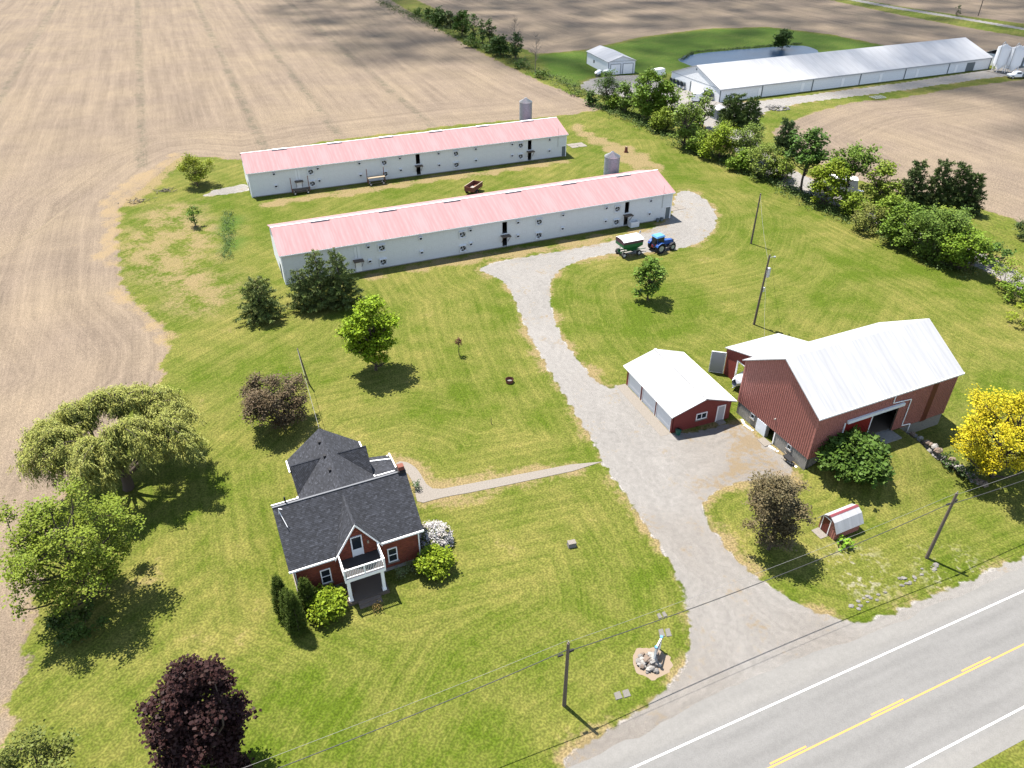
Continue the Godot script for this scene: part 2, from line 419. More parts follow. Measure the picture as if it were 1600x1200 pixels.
func ground_map(area: Rect2, n: int) -> ImageTexture:      # what covers the ground: mown grass, dry straw, gravel, tilled soil
	var grass := mask(area, n, [poly(GRASS + TO_ROAD), poly(VERGE)], 1.6)
	var gravel := mask(area, n, [smooth(poly(DRIVE)), smooth(poly(YARD)), poly(LANE), poly(LEFTGRAVEL)], 0.7)
	var straw := mask(area, n, [poly(STRAW1), poly(STRAW2), poly(STRAW3), poly(STRAW4), poly(STRAW5), poly(BARE)], 2.4)
	var rough := mask(area, n, [poly(ROUGH)], 8.0)
	var lush := mask(area, n, [poly(LUSH), poly(NEIGHBOUR)], 3.0)
	var stony := mask(area, n, [poly(ROCKYDITCH)], 4.0)
	var dist := distances(area, n, [smooth(poly(DRIVE)), smooth(poly(PATH), 1), smooth(poly(YARD))])
	var from_turf := distances(area, n, [poly(GRASS + TO_ROAD)])
	var in_drive := distances(area, n, [smooth(poly(DRIVE)), smooth(poly(YARD))], true)
	var nf := noise_bytes(1, 0.7, area, n, 3)
	var nm := noise_bytes(2, 5.0, area, n, 4)
	var nc := noise_bytes(3, 26.0, area, n, 3)
	var row := noise(4, 1.0, 3)
	var lut := PackedByteArray()
	for i in 1025:
		lut.append(int(round(255.0 * pow(i / 1024.0, 1.0 / 2.2))))
	var out := PackedByteArray()
	out.resize(n * n * 3)
	var step := area.size.x / n
	var ca := cos(deg_to_rad(22.6)); var sa := sin(deg_to_rad(22.6))
	var i := 0
	for y in n:
		var z := area.position.y + (y + 0.5) * step
		for x in n:
			var wx := area.position.x + (x + 0.5) * step
			var f := nf[i] / 255.0 - 0.5
			var m := nm[i] / 255.0 - 0.5
			var c := nc[i] / 255.0 - 0.5
			var across := wx * ca - z * sa
			var along := wx * sa + z * ca
			var g := clampf((grass[i] / 255.0 + f * 0.7 + m * 0.35 - 0.5) * 5.0 + 0.5, 0.0, 1.0)
			var r := 0.0; var e := 0.0; var b := 0.0
			if g < 1.0:
				var s := row.get_noise_2d(across * 0.32, along * 0.012) + 0.5 * row.get_noise_2d(across * 1.3 + 90.0, along * 0.03)
				var fd := from_turf[i] / 6.0
				if fd < 30.0:       # headland passes run round the edge of the lawn
					s = lerpf(row.get_noise_2d(fd * 0.5, along * 0.01 + across * 0.008) + 0.5 * row.get_noise_2d(fd * 1.6 + 40.0, along * 0.02), s, smoothstep(14.0, 30.0, fd))
				var k := 1.0 + 0.18 * s + 0.14 * row.get_noise_2d(across * 3.4, along * 0.05) + 0.30 * f + 0.18 * m + 0.24 * c
				r = 0.170 * k; e = 0.133 * k; b = (0.096 - 0.008 * c) * k
				if z < -150.0 and wx < 20.0:      # weedy furrows and a turning track across the big field
					for q in [-46.0, -11.6, 13.1, 30.1, 52.0]:
						var near := absf(across - q + 1.5 * m)
						if near < 1.6:
							k = clampf((1.6 - near) * (0.05 + 2.0 * f + 1.4 * m), 0.0, 0.42)
							r *= 1.0 - k; e *= 1.0 - 0.85 * k; b *= 1.0 - 0.9 * k
				var edge := clampf((grass[i] / 255.0 - 0.06) * 3.0, 0.0, 1.0) * clampf(0.5 + 2.0 * m + f, 0.0, 1.0)
				edge = maxf(edge, clampf((straw[i] / 255.0 + m * 0.9 + f * 0.6 - 0.35) * 2.0, 0.0, 1.0))
				edge *= clampf(0.62 + 0.9 * m + 0.5 * f, 0.0, 0.9)
				r += (0.228 - r) * edge; e += (0.168 - e) * edge; b += (0.094 - b) * edge
			if g > 0.0:
				var d := dist[i] / 6.0
				var stripe := sin(d * 4.2 + f * 1.5) if d < 20.0 else sin((across * 0.55 + along * 0.83) * 3.1 + f)
				var mown := row.get_noise_2d(d * 2.8, (wx + z) * 0.04) if d < 26.0 else row.get_noise_2d((across * 0.55 + along * 0.83) * 2.4, (across * 0.83 - along * 0.55) * 0.06)
				var t := clampf(0.42 + 0.75 * m + 0.85 * c + 0.34 * f + 0.20 * mown + 0.06 * stripe * (1.0 + 2.0 * c), 0.0, 1.0)
				var lift := 1.0 + 0.26 * f + 0.03 * stripe + 0.12 * mown
				var gr := lerpf(0.060, 0.158, t) * lift
				var ge := lerpf(0.092, 0.146, t) * lift
				var gb := lerpf(0.004, 0.034, t) * lift
				var dry := clampf((straw[i] / 255.0 + m * 0.8 + f * 0.7 - 0.45) * 2.2, 0.0, 1.0) * 0.85
				if d < 2.2:
					dry = maxf(dry, clampf((0.95 - d + m * 2.6 + c * 2.5 + f * 1.4) * 0.8, 0.0, 0.85))
				dry = maxf(dry, clampf((rough[i] / 255.0) * (0.45 + 2.2 * m + 1.4 * f), 0.0, 0.75))
				dry = maxf(dry, clampf((m * 1.5 + c + f * 0.5 - 0.68) * 1.6, 0.0, 0.5))
				gr += (0.215 - gr) * dry; ge += (0.160 - ge) * dry; gb += (0.080 - gb) * dry
				var l := lush[i] / 255.0 * clampf(0.7 + f, 0.0, 1.0)
				gr += (0.045 - gr) * l; ge += (0.10 - ge) * l; gb += (0.008 - gb) * l
				var st := stony[i] / 255.0 * clampf((f * 1.6 + m * 1.3 - 0.12) * 3.0, 0.0, 0.85)
				gr += (0.27 - gr) * st; ge += (0.25 - ge) * st; gb += (0.20 - gb) * st
				r += (gr - r) * g; e += (ge - e) * g; b += (gb - b) * g
			var v := clampf((gravel[i] / 255.0 + f * 0.55 + m * 0.3 - 0.5) * 5.0 + 0.5, 0.0, 1.0)
			if v > 0.0:
				var dd := in_drive[i] / 6.0
				var k2 := 1.0 + 0.22 * f + 0.10 * m + 0.2 * c + 0.11 * row.get_noise_2d((dd + 2.5 * m) * 1.5, (wx - z) * 0.035) + 0.08 * row.get_noise_2d((dd + 2.5 * m) * 4.0, (wx - z) * 0.08)
				var wet := clampf(0.40 + 1.8 * c + 0.3 * m + (z + 45.0) * 0.02, 0.0, 1.0)
				var vr := lerpf(0.262, 0.196, wet) * k2; var ve := lerpf(0.250, 0.178, wet) * k2; var vb := lerpf(0.234, 0.158, wet) * k2
				var s2 := clampf((straw[i] / 255.0 * 0.8 + m * 1.8 + f * 1.4 - 0.44) * 1.6, 0.0, 1.0) * 0.85
				s2 = maxf(s2, clampf((m * 1.6 + c + f * 0.5 - 0.75) * 2.0, 0.0, 0.45))
				vr += (0.225 - vr) * s2; ve += (0.172 - ve) * s2; vb += (0.104 - vb) * s2
				r += (vr - r) * v; e += (ve - e) * v; b += (vb - b) * v
			out[i * 3] = lut[int(clampf(r, 0.0, 1.0) * 1024.0)]
			out[i * 3 + 1] = lut[int(clampf(e, 0.0, 1.0) * 1024.0)]
			out[i * 3 + 2] = lut[int(clampf(b, 0.0, 1.0) * 1024.0)]
			i += 1
	return ImageTexture.create_from_image(Image.create_from_data(n, n, false, Image.FORMAT_RGB8, out))

func cover(called: String, tile: Texture2D, per_metre: float, bump: float, map: Texture2D) -> StandardMaterial3D:    # fine grain times the map of what covers the ground
	var m := mat(called, Color.WHITE, 0.95)
	m.metallic_specular = 0.2
	tiled(m, tile, per_metre, bump)
	m.detail_enabled = true
	m.detail_blend_mode = BaseMaterial3D.BLEND_MODE_MUL
	m.detail_uv_layer = BaseMaterial3D.DETAIL_UV_2
	m.detail_albedo = map
	return m

func sheet(called: String, shapes: Array, y: float, near: Material, far: Material, label: String) -> MeshInstance3D:     # flat ground cover, cut where the near map ends
	var box := PackedVector2Array([NEAR.position, Vector2(NEAR.end.x, NEAR.position.y), NEAR.end, Vector2(NEAR.position.x, NEAR.end.y)])
	var m := ArrayMesh.new()
	for pass_ in 2:
		var area := NEAR if pass_ == 0 else FAR
		var v := PackedVector3Array(); var n := PackedVector3Array(); var t := PackedVector2Array(); var t2 := PackedVector2Array()
		for p in shapes:
			var cut := Geometry2D.intersect_polygons(p, box) if pass_ == 0 else Geometry2D.clip_polygons(p, box)
			var holes := []
			var outer := []
			for c in cut:
				if Geometry2D.is_polygon_clockwise(c):
					holes.append(c)
				else:
					outer.append(c)
			for c in outer:
				if holes.size():      # a hole only comes from the box: split the sheet down the box's middle and clip again
					continue
				for k in Geometry2D.triangulate_polygon(c):
					var q: Vector2 = c[k]
					v.append(Vector3(q.x, y, q.y)); n.append(Vector3.UP); t.append(q); t2.append((q - area.position) / area.size)
		if v.size():
			for k in range(0, v.size(), 3):
				if (v[k + 1] - v[k]).cross(v[k + 2] - v[k]).y > 0.0:
					var a := v[k]; v[k] = v[k + 1]; v[k + 1] = a
					var b := t[k]; t[k] = t[k + 1]; t[k + 1] = b
					var e := t2[k]; t2[k] = t2[k + 1]; t2[k + 1] = e
			var arr := []
			arr.resize(Mesh.ARRAY_MAX)
			arr[Mesh.ARRAY_VERTEX] = v; arr[Mesh.ARRAY_NORMAL] = n; arr[Mesh.ARRAY_TEX_UV] = t; arr[Mesh.ARRAY_TEX_UV2] = t2
			m.add_surface_from_arrays(Mesh.PRIMITIVE_TRIANGLES, arr)
			m.surface_set_material(m.get_surface_count() - 1, near if pass_ == 0 else far)
	var o := MeshInstance3D.new()
	o.mesh = m; o.name = numbered(called)
	add_child(o)
	structure(o, label)
	return o

func rect(x0: float, z0: float, x1: float, z1: float) -> PackedVector2Array:
	return PackedVector2Array([Vector2(x0, z0), Vector2(x1, z0), Vector2(x1, z1), Vector2(x0, z1)])

func frame(x: float, z: float, yaw: float) -> Transform3D:
	return Transform3D(Basis(Vector3.UP, deg_to_rad(yaw)), Vector3(x, 0, z))

func build_ground() -> void:
	var near_map := ground_map(NEAR, 2048)
	var far_map := ground_map(FAR, 2048)
	var g1 := grain(51, 0.035, 0.74, 1.0, 1024, 5)
	var g2 := grain(52, 0.06, 0.78, 1.0, 1024, 5)
	var g3 := grain(53, 0.16, 0.62, 1.0, 1024, 3)
	var soil_n := cover("soil", g2, 0.09, 5.0, near_map); var soil_f := cover("soil_far", g2, 0.05, 6.0, far_map)
	var turf_n := cover("turf", g1, 0.11, 6.0, near_map); var turf_f := cover("turf_far", g1, 0.06, 8.0, far_map)
	var grav_n := cover("gravel", g3, 0.14, 3.0, near_map); var grav_f := cover("gravel_far", g3, 0.10, 3.0, far_map)
	# the tilled fields lie under everything
	var f := FAR
	var nr := NEAR
	sheet("ground", [rect(nr.position.x, nr.position.y, nr.end.x, nr.end.y), rect(f.position.x, f.position.y, f.end.x, nr.position.y), rect(f.position.x, nr.position.y, nr.position.x, f.end.y), rect(nr.end.x, nr.position.y, f.end.x, f.end.y), rect(nr.position.x, nr.end.y, nr.end.x, f.end.y)], 0.0, soil_n, soil_f, "bare tilled beige fields around the farm")
	var rest := Shape.new()
	for r in [[-1500, -1500, 1500, -470], [-1500, 50, 1500, 1500], [-1500, -470, -260, 50], [260, -470, 1500, 50]]:
		rest.quad(Vector3(r[0], 0, r[3]), Vector3(r[2], 0, r[3]), Vector3(r[2], 0, r[1]), Vector3(r[0], 0, r[1]))
	structure(part(rest, "terrain", M.bare_soil), "bare fields beyond the farm")
	# mown grass, cut so that no piece surrounds the near map's rectangle
	var lawn := ragged(smooth(poly(GRASS + TO_ROAD), 1), 0.9, 1.0)
	sheet("lawn", [lawn], 0.006, turf_n, turf_f, "mown lawn between the farm buildings, the fields and the road")
	sheet("verge", [ragged(smooth(poly(VERGE), 1), 1.0, 3.0)], 0.006, turf_n, turf_f, "grass verge along the far farm lane")
	sheet("driveway", [ragged(smooth(poly(DRIVE)), 0.35)], 0.011, grav_n, grav_f, "pale gravel driveway from the road past the garage to the long barns")
	sheet("gravel_yard", [ragged(smooth(poly(YARD)), 0.5, 1.0)], 0.011, grav_n, grav_f, "neighbour's gravel yard and lane beside the long white barn")
	sheet("gravel_patch", [ragged(smooth(poly(LEFTGRAVEL)), 0.3)], 0.011, grav_n, grav_f, "short gravel strip at the end of the farther pink roofed barn")
	sheet("farm_lane", [poly(LANE)], 0.011, grav_n, grav_f, "pale lane crossing the far fields")
	# pond
	var pond := Shape.new()
	var pp := ragged(smooth(poly(POND)), 0.8, 1.5)
	var idx := Geometry2D.triangulate_polygon(pp)
	for k in range(0, idx.size(), 3):
		var a := pp[idx[k]]; var b := pp[idx[k + 1]]; var c := pp[idx[k + 2]]
		var va := Vector3(a.x, 0.02, a.y); var vb := Vector3(b.x, 0.02, b.y); var vc := Vector3(c.x, 0.02, c.y)
		if (vb - va).cross(vc - va).y > 0.0:
			pond.tri(va, vb, vc, Vector3.RIGHT)
		else:
			pond.tri(va, vc, vb, Vector3.RIGHT)
	structure(part(pond, "pond", M.water), "dark pond behind the long white barn")
	build_road()
	build_path()

func flat(p: PackedVector2Array, y: float, s: Shape) -> void:
	var idx := Geometry2D.triangulate_polygon(p)
	for k in range(0, idx.size(), 3):
		var va := Vector3(p[idx[k]].x, y, p[idx[k]].y); var vb := Vector3(p[idx[k + 1]].x, y, p[idx[k + 1]].y); var vc := Vector3(p[idx[k + 2]].x, y, p[idx[k + 2]].y)
		if (vb - va).cross(vc - va).y > 0.0:
			s.tri(va, vb, vc, Vector3.RIGHT)
		else:
			s.tri(va, vc, vb, Vector3.RIGHT)

func build_road() -> void:
	# asphalt: worn wheel tracks and pale shoulders run along it (texture: v across 12 m, u along 24 m)
	var im := Image.create(1024, 512, false, Image.FORMAT_RGB8)
	var f1 := noise(61, 0.004, 3); var f2 := noise(62, 0.09, 3); var f3 := noise(63, 0.02, 3)
	for y in 512:
		var b := (y / 512.0 - 0.5) * 12.0
		var lane := absf(absf(b) - 1.85)
		var track := exp(-pow((lane - 0.85) / 0.35, 2.0))
		var edge := smoothstep(3.6, 4.4, absf(b))
		for x in 1024:
			var u := fposmod(x / 1024.0, 1.0)
			var wrap := absf(u - 0.5) * 2.0
			var k := 0.125 + 0.009 * edge - 0.011 * track
			k *= 1.0 + 0.10 * f1.get_noise_2d(wrap * 300.0, y * 4.0) + 0.13 * f2.get_noise_2d(wrap * 1024.0, y * 2.0) + 0.07 * f3.get_noise_2d(wrap * 1024.0, y * 2.0)
			im.set_pixel(x, y, Color(k, k * (0.985 - 0.01 * edge), k * (0.955 - 0.03 * edge)).linear_to_srgb())
	var m := mat("asphalt", Color.WHITE, 0.85)
	m.albedo_texture = ImageTexture.create_from_image(im)
	m.metallic_specular = 0.3
	var road := Node3D.new()
	road.name = "road"; add_child(road); road.transform = frame(17.41, -26.86, 23.3)
	structure(road, "two lane grey asphalt road with painted lines")
	var ed := noise(64, 0.12, 3)
	var st := SurfaceTool.new()
	st.begin(Mesh.PRIMITIVE_TRIANGLES)
	var x0 := -140.0
	for i in 280:
		var xa := x0 + i * 1.0; var xb := xa + 1.0
		var wa := 5.5 + 0.35 * ed.get_noise_1d(xa * 3.0) + (0.5 if xa > -6.0 and xa < 12.0 else 0.0) * smoothstep(0, 3, minf(xa + 6.0, 12.0 - xa))
		var wb := 5.5 + 0.35 * ed.get_noise_1d(xb * 3.0) + (0.5 if xb > -6.0 and xb < 12.0 else 0.0) * smoothstep(0, 3, minf(xb + 6.0, 12.0 - xb))
		for p in [[xa, 5.42], [xa, -wa], [xb, -wb], [xa, 5.42], [xb, -wb], [xb, 5.42]]:
			st.set_normal(Vector3.UP)
			st.set_uv(Vector2(p[0] / 24.0, -p[1] / 12.0 + 0.5))
			st.add_vertex(Vector3(p[0], 0.016, p[1]))
	var surf := MeshInstance3D.new()
	surf.mesh = st.commit(); surf.material_override = m; surf.name = "asphalt"
	road.add_child(surf)
	for b in [3.66, -3.7]:
		var s := Shape.new()
		s.quad(Vector3(-140, 0.020, -b + 0.065), Vector3(140, 0.020, -b + 0.065), Vector3(140, 0.020, -b - 0.065), Vector3(-140, 0.020, -b - 0.065))
		part(s, "edge_line", M.white_line, road)
	var y := Shape.new()
	y.quad(Vector3(-140, 0.020, 0.06), Vector3(140, 0.020, 0.06), Vector3(140, 0.020, -0.06), Vector3(-140, 0.020, -0.06))
	part(y, "centre_line", M.yellow_line, road)
	for k in range(-8, 9):
		var d := Shape.new()
		var a := 0.2 + k * 9.0
		d.quad(Vector3(a, 0.020, -0.15), Vector3(a + 3.1, 0.020, -0.15), Vector3(a + 3.1, 0.020, -0.27), Vector3(a, 0.020, -0.27))
		part(d, "dash_line", M.yellow_line, road)

func build_path() -> void:
	var s := Shape.new()
	var p := smooth(poly(PATH), 1)
	flat(p, 0.05, s)
	for i in p.size():
		var a := p[i]; var b := p[(i + 1) % p.size()]
		s.quad(Vector3(a.x, -0.01, a.y), Vector3(b.x, -0.01, b.y), Vector3(b.x, 0.05, b.y), Vector3(a.x, 0.05, a.y))
	structure(part(s, "path", M.pale_concrete), "pale concrete garden path curving from the driveway to the house")

# ---------------------------------------------------------------- buildings
func gable_roof(o: Node3D, x0: float, x1: float, w: float, he: float, hr: float, over: float, m: Material, th := 0.10) -> void:     # two slopes over z = 0 .. -w, eaves at he over the walls
	var k := (hr - he) / (w / 2)
	var ye := he - over * k + 0.06
	var r0 := Vector3(x0, hr + 0.06, -w / 2); var r1 := Vector3(x1, hr + 0.06, -w / 2)
	var a := Shape.new()
	a.slab(Vector3(x0, ye, over), Vector3(x1, ye, over), r1, r0, th)
	part(a, "roof_slope", m, o)
	var b := Shape.new()
	b.slab(Vector3(x1, ye, -w - over), Vector3(x0, ye, -w - over), r0, r1, th)
	part(b, "roof_slope", m, o)

func gable_wall(s: Shape, x: float, th: float, w: float, he: float, hr: float) -> void:     # an end wall in the z-y plane between x and x + th
	var x0 := minf(x, x + th); var x1 := maxf(x, x + th)
	var o := [Vector2(0, 0), Vector2(w, 0), Vector2(w, he), Vector2(w / 2, hr), Vector2(0, he)]
	for e in [[x0, false], [x1, true]]:
		for t in [[0, 1, 2], [0, 2, 4], [4, 2, 3]]:
			var p := []
			for i in t:
				p.append(Vector3(e[0], o[i].y, -o[i].x))
			if e[1]:
				s.tri(p[0], p[1], p[2], Vector3(0, 0, -1))
			else:
				s.tri(p[0], p[2], p[1], Vector3(0, 0, -1))
	for i in 5:
		var a: Vector2 = o[i]; var b: Vector2 = o[(i + 1) % 5]
		s.quad(Vector3(x1, a.y, -a.x), Vector3(x0, a.y, -a.x), Vector3(x0, b.y, -b.x), Vector3(x1, b.y, -b.x))

func window(o: Node3D, at: Vector3, wide: float, high: float, turn := 0.0, sashes := 2, upright := false, fm: Material = null) -> void:     # a framed window standing proud of the wall; at is its lower middle
	var f := Shape.new()
	var t := Transform3D(Basis(Vector3.UP, turn), at)
	var b := 0.09
	for r in [[-wide / 2, -wide / 2 + b, 0, high], [wide / 2 - b, wide / 2, 0, high], [-wide / 2 + b, wide / 2 - b, 0, b], [-wide / 2 + b, wide / 2 - b, high - b, high]]:
		f.obox(t * Transform3D(Basis(), Vector3((r[0] + r[1]) / 2, (r[2] + r[3]) / 2, 0.03)), Vector3(r[1] - r[0], r[3] - r[2], 0.08))
	if sashes == 2:
		if upright:
			f.obox(t * Transform3D(Basis(), Vector3(0, high / 2, 0.025)), Vector3(0.07, high - 2 * b, 0.06))
		else:
			f.obox(t * Transform3D(Basis(), Vector3(0, high / 2, 0.025)), Vector3(wide - 2 * b, 0.07, 0.06))
	var win := part(f, "window", fm if fm else M.trim, o)
	var g := Shape.new()
	g.obox(t * Transform3D(Basis(), Vector3(0, high / 2, 0.012)), Vector3(wide - 2 * b, high - 2 * b, 0.02))
	part(g, "pane", M.glass, win)
	var sill := Shape.new()
	sill.obox(t * Transform3D(Basis(), Vector3(0, -0.06, 0.06)), Vector3(wide + 0.2, 0.10, 0.16))
	part(sill, "sill", M.pale_concrete, win)

func build_house() -> void:
	var o := thing("brick_house", "red brick house with dark shingle roof, front gable and white balcony", "house", Vector3(-17.62, 0, -41.0), 24.4)
	var L := 10.6; var W := 7.6; var he := 4.08; var hr := 7.2
	var wl := Shape.new()
	gable_wall(wl, 0.0, 0.3, W, he, hr); gable_wall(wl, L, -0.3, W, he, hr)
	wl.box(Vector3(0.3, 0, 0), Vector3(L - 0.3, he, -0.3)); wl.box(Vector3(0.3, 0, -W + 0.3), Vector3(L - 0.3, he, -W))
	# front gable wall over the eave
	wl.wedge(Vector3(3.62, he - 0.02, -0.002), Vector3(7.02, he - 0.02, -0.002), Vector3(5.32, 6.66, -0.002), 0.28)
	part(wl, "wall", M.brick, o)
	pbox(Vector3(-0.06, 0, 0.06), Vector3(L + 0.06, 0.35, -W - 0.06), "foundation", M.concrete, o)
	# main roof; the front slope stops at the front gable's valleys
	var sl := (hr - he) / (W / 2)
	var ye := he - 0.32 * sl + 0.06
	var vy := he + 3.2 * sl + 0.06
	for k in 2:
		var fs := Shape.new()
		if k == 0:
			fs.plate([Vector3(-0.35, ye, 0.32), Vector3(3.36, ye, 0.32), Vector3(5.32, vy, -3.2), Vector3(5.32, hr + 0.06, -W / 2), Vector3(-0.35, hr + 0.06, -W / 2)], 0.14)
		else:
			fs.plate([Vector3(7.28, ye, 0.32), Vector3(L + 0.35, ye, 0.32), Vector3(L + 0.35, hr + 0.06, -W / 2), Vector3(5.32, hr + 0.06, -W / 2), Vector3(5.32, vy, -3.2)], 0.14)
		part(fs, "roof_slope", M.shingle, o)
	var bs := Shape.new()
	bs.slab(Vector3(L + 0.35, ye, -W - 0.32), Vector3(-0.35, ye, -W - 0.32), Vector3(-0.35, hr + 0.06, -W / 2), Vector3(L + 0.35, hr + 0.06, -W / 2), 0.14)
	part(bs, "roof_slope", M.shingle, o)
	# the front gable's own roof
	for s in [-1, 1]:
		var g := Shape.new()
		var foot := Vector3(5.32 + s * 2.02, 3.72, 0.36); var top := Vector3(5.32, 6.86, 0.36); var back := Vector3(5.32, 6.86, -3.35)
		if s < 0:
			g.wedge(foot, top, back, 0.12)
		else:
			g.wedge(top, foot, back, 0.12)
		for i in g.n.size():
			if g.n[i].y < -0.2:
				pass
		part(g, "gable_roof", M.shingle, o)
		var rake := Shape.new()
		rake.slab(foot + Vector3(-s * 0.02, -0.26, 0.02), foot + Vector3(-s * 0.02, -0.02, 0.02), top + Vector3(0, -0.02, 0.02), top + Vector3(0, -0.26, 0.02), 0.05)
		part(rake, "bargeboard", M.trim, o)
	# eaves and gutters
	for z in [0.33, -W - 0.33]:
		for run in ([[-0.35, 3.35], [7.28, L + 0.35]] if z > 0 else [[-0.35, 2.0], [9.2, L + 0.35]]):
			pbox(Vector3(run[0], 3.70, z), Vector3(run[1], 3.86, z + signf(z) * 0.12), "gutter", M.trim, o)
	for x in [0.08, L - 0.08]:
		pbox(Vector3(x - 0.05, 0.1, 0.02), Vector3(x + 0.05, 3.8, 0.12), "downspout", M.trim, o)
	pbox(Vector3(-0.36, hr + 0.02, -W / 2 + 0.07), Vector3(L + 0.36, hr + 0.09, -W / 2 - 0.07), "ridge_cap", M.ridge_grey, o)
	window(o, Vector3(2.42, 0.95, 0), 0.85, 1.62); window(o, Vector3(8.13, 0.95, 0), 0.85, 1.62)
	# balcony door
	var d := Shape.new()
	for r in [[4.82, 4.92, 3.0, 5.2], [5.68, 5.78, 3.0, 5.2], [4.92, 5.68, 5.1, 5.2]]:
		d.box(Vector3(r[0], r[2], 0.10), Vector3(r[1], r[3], 0.0))
	d.box(Vector3(4.92, 3.0, 0.05), Vector3(5.68, 3.75, 0.0))
	var door := part(d, "balcony_door", M.overhead, o)
	pbox(Vector3(4.92, 3.75, 0.035), Vector3(5.68, 5.1, 0.0), "pane", M.glass, door)
	var ld := pbox(Vector3(4.9, 0.4, 0.05), Vector3(5.8, 2.5, 0.0), "front_door", M.trim, o)
	pbox(Vector3(5.05, 1.3, 0.06), Vector3(5.65, 2.3, 0.0), "pane", M.glass, ld)
	var lamp := Shape.new()
	lamp.box(Vector3(6.15, 4.1, 0.16), Vector3(6.3, 4.35, 0.0))
	part(lamp, "wall_lamp", M.pale_wood, o)
	# balcony and porch
	var bal := Node3D.new()
	bal.name = "balcony"; o.add_child(bal)
	pbox(Vector3(3.6, 2.72, 2.25), Vector3(6.95, 2.95, 0.02), "deck", M.deck_dark, bal)
	for z in [[2.16, 2.30, 3.58, 6.97]]:
		pbox(Vector3(z[2], 2.66, z[1]), Vector3(z[3], 2.98, z[0] + 0.10), "fascia", M.trim, bal)
	var rail := Shape.new()
	rail.box(Vector3(3.58, 3.96, 2.28), Vector3(6.97, 4.06, 2.18)); rail.box(Vector3(3.58, 3.08, 2.26), Vector3(6.97, 3.16, 2.20))
	for x in [3.63, 6.92]:
		rail.box(Vector3(x - 0.05, 3.96, 2.18), Vector3(x + 0.05, 4.06, 0.05)); rail.box(Vector3(x - 0.03, 3.08, 2.20), Vector3(x + 0.03, 3.16, 0.05))
		rail.box(Vector3(x - 0.06, 2.95, 2.30), Vector3(x + 0.06, 4.12, 2.18))
	rail.box(Vector3(5.22, 2.95, 2.28), Vector3(5.32, 3.96, 2.18))
	part(rail, "railing", M.trim, bal)
	var bars := Shape.new()
	for i in 24:
		var x := 3.74 + i * 0.134
		bars.box(Vector3(x - 0.014, 3.16, 2.25), Vector3(x + 0.014, 3.96, 2.22))
	for i in 17:
		for x in [3.63, 6.92]:
			bars.box(Vector3(x - 0.018, 3.16, 0.15 + i * 0.12), Vector3(x + 0.018, 3.96, 0.19 + i * 0.12))
	part(bars, "balusters", M.trim, bal).set_meta("kind", "stuff")
	for x in [3.84, 6.66]:
		var c := Shape.new()
		c.box(Vector3(x - 0.13, 0.34, 2.2), Vector3(x + 0.13, 2.72, 1.94))
		c.box(Vector3(x - 0.17, 0.30, 2.24), Vector3(x + 0.17, 0.5, 1.90)); c.box(Vector3(x - 0.17, 2.55, 2.24), Vector3(x + 0.17, 2.71, 1.90))
		part(c, "porch_post", M.trim, o)
	pbox(Vector3(3.5, 0, 2.4), Vector3(7.0, 0.30, 0.07), "porch_floor", M.wood, o)
	for k in 2:
		pbox(Vector3(4.3, 0, 2.41 + k * 0.33), Vector3(6.2, 0.22 - k * 0.1, 2.73 + k * 0.33), "step", M.stone_brown, o)
	# rear wing
	var wing := Node3D.new()
	wing.name = "rear_wing"; o.add_child(wing)
	var ww := Shape.new()
	ww.box(Vector3(2.35, 0, -W - 0.01), Vector3(8.8, 3.5, -13.85))
	ww.wedge(Vector3(2.4, 3.4, -8.95), Vector3(2.4, 5.4, -10.5), Vector3(2.4, 3.4, -12.05), 0.2); ww.wedge(Vector3(8.75, 3.4, -12.05), Vector3(8.75, 5.4, -10.5), Vector3(8.75, 3.4, -8.95), 0.2)
	ww.wedge(Vector3(8.8, 3.4, -13.8), Vector3(2.35, 3.4, -13.8), Vector3(5.58, 5.9, -13.8), 0.2)
	part(ww, "wall", M.brick, wing)
	var rz := 6.2
	for s in [-1, 1]:
		var r := Shape.new()
		var e0 := Vector3(5.58 + s * 3.48, 3.45, -7.0); var e1 := Vector3(5.58 + s * 3.48, 3.45, -14.15)
		var t0 := Vector3(5.58, rz, -4.6); var t1 := Vector3(5.58, rz, -14.15)
		if s < 0:
			r.slab(e1, e0, t0, t1, 0.12)
		else:
			r.slab(e0, e1, t1, t0, 0.12)
		part(r, "roof_slope", M.shingle, wing)
		var ge := Vector3(5.58 + s * 3.5, 5.64, -10.5); var gj := Vector3(5.58 + s * 0.66, 5.68, -10.5)
		for f in [8.75, 12.25]:
			var g := Shape.new()
			var low := Vector3(5.58 + s * 3.5, 3.46, -f)
			if (s < 0) == (f < 10.5):
				g.wedge(low, gj, ge, 0.1)
			else:
				g.wedge(gj, low, ge, 0.1)
			part(g, "cross_gable_roof", M.shingle, wing)
		pbox(Vector3(5.58 + s * 3.5, 3.28, -7.95), Vector3(5.58 + s * 3.62, 3.44, -8.7), "gutter", M.trim, wing)
		pbox(Vector3(5.58 + s * 3.5, 3.28, -12.3), Vector3(5.58 + s * 3.62, 3.44, -14.1), "gutter", M.trim, wing)
	for z in [-12.3, -10.1, -8.0]:
		pbox(Vector3(5.06, 5.70, z - 0.2), Vector3(5.28, 6.10, z + 0.14), "roof_vent", M.dark, wing)
	# side porch
	var po := Node3D.new()
	po.name = "side_porch"; o.add_child(po)
	var pr := Shape.new()
	pr.slab(Vector3(8.82, 3.35, -8.75), Vector3(11.4, 2.85, -8.75), Vector3(11.4, 2.85, -10.85), Vector3(8.82, 3.35, -10.85), 0.1)
	pr.slab(Vector3(8.82, 3.28, -10.95), Vector3(11.35, 2.80, -10.95), Vector3(11.35, 2.65, -11.85), Vector3(8.82, 3.1, -11.85), 0.1)
	part(pr, "roof", M.shingle, po)
	var pt := Shape.new()
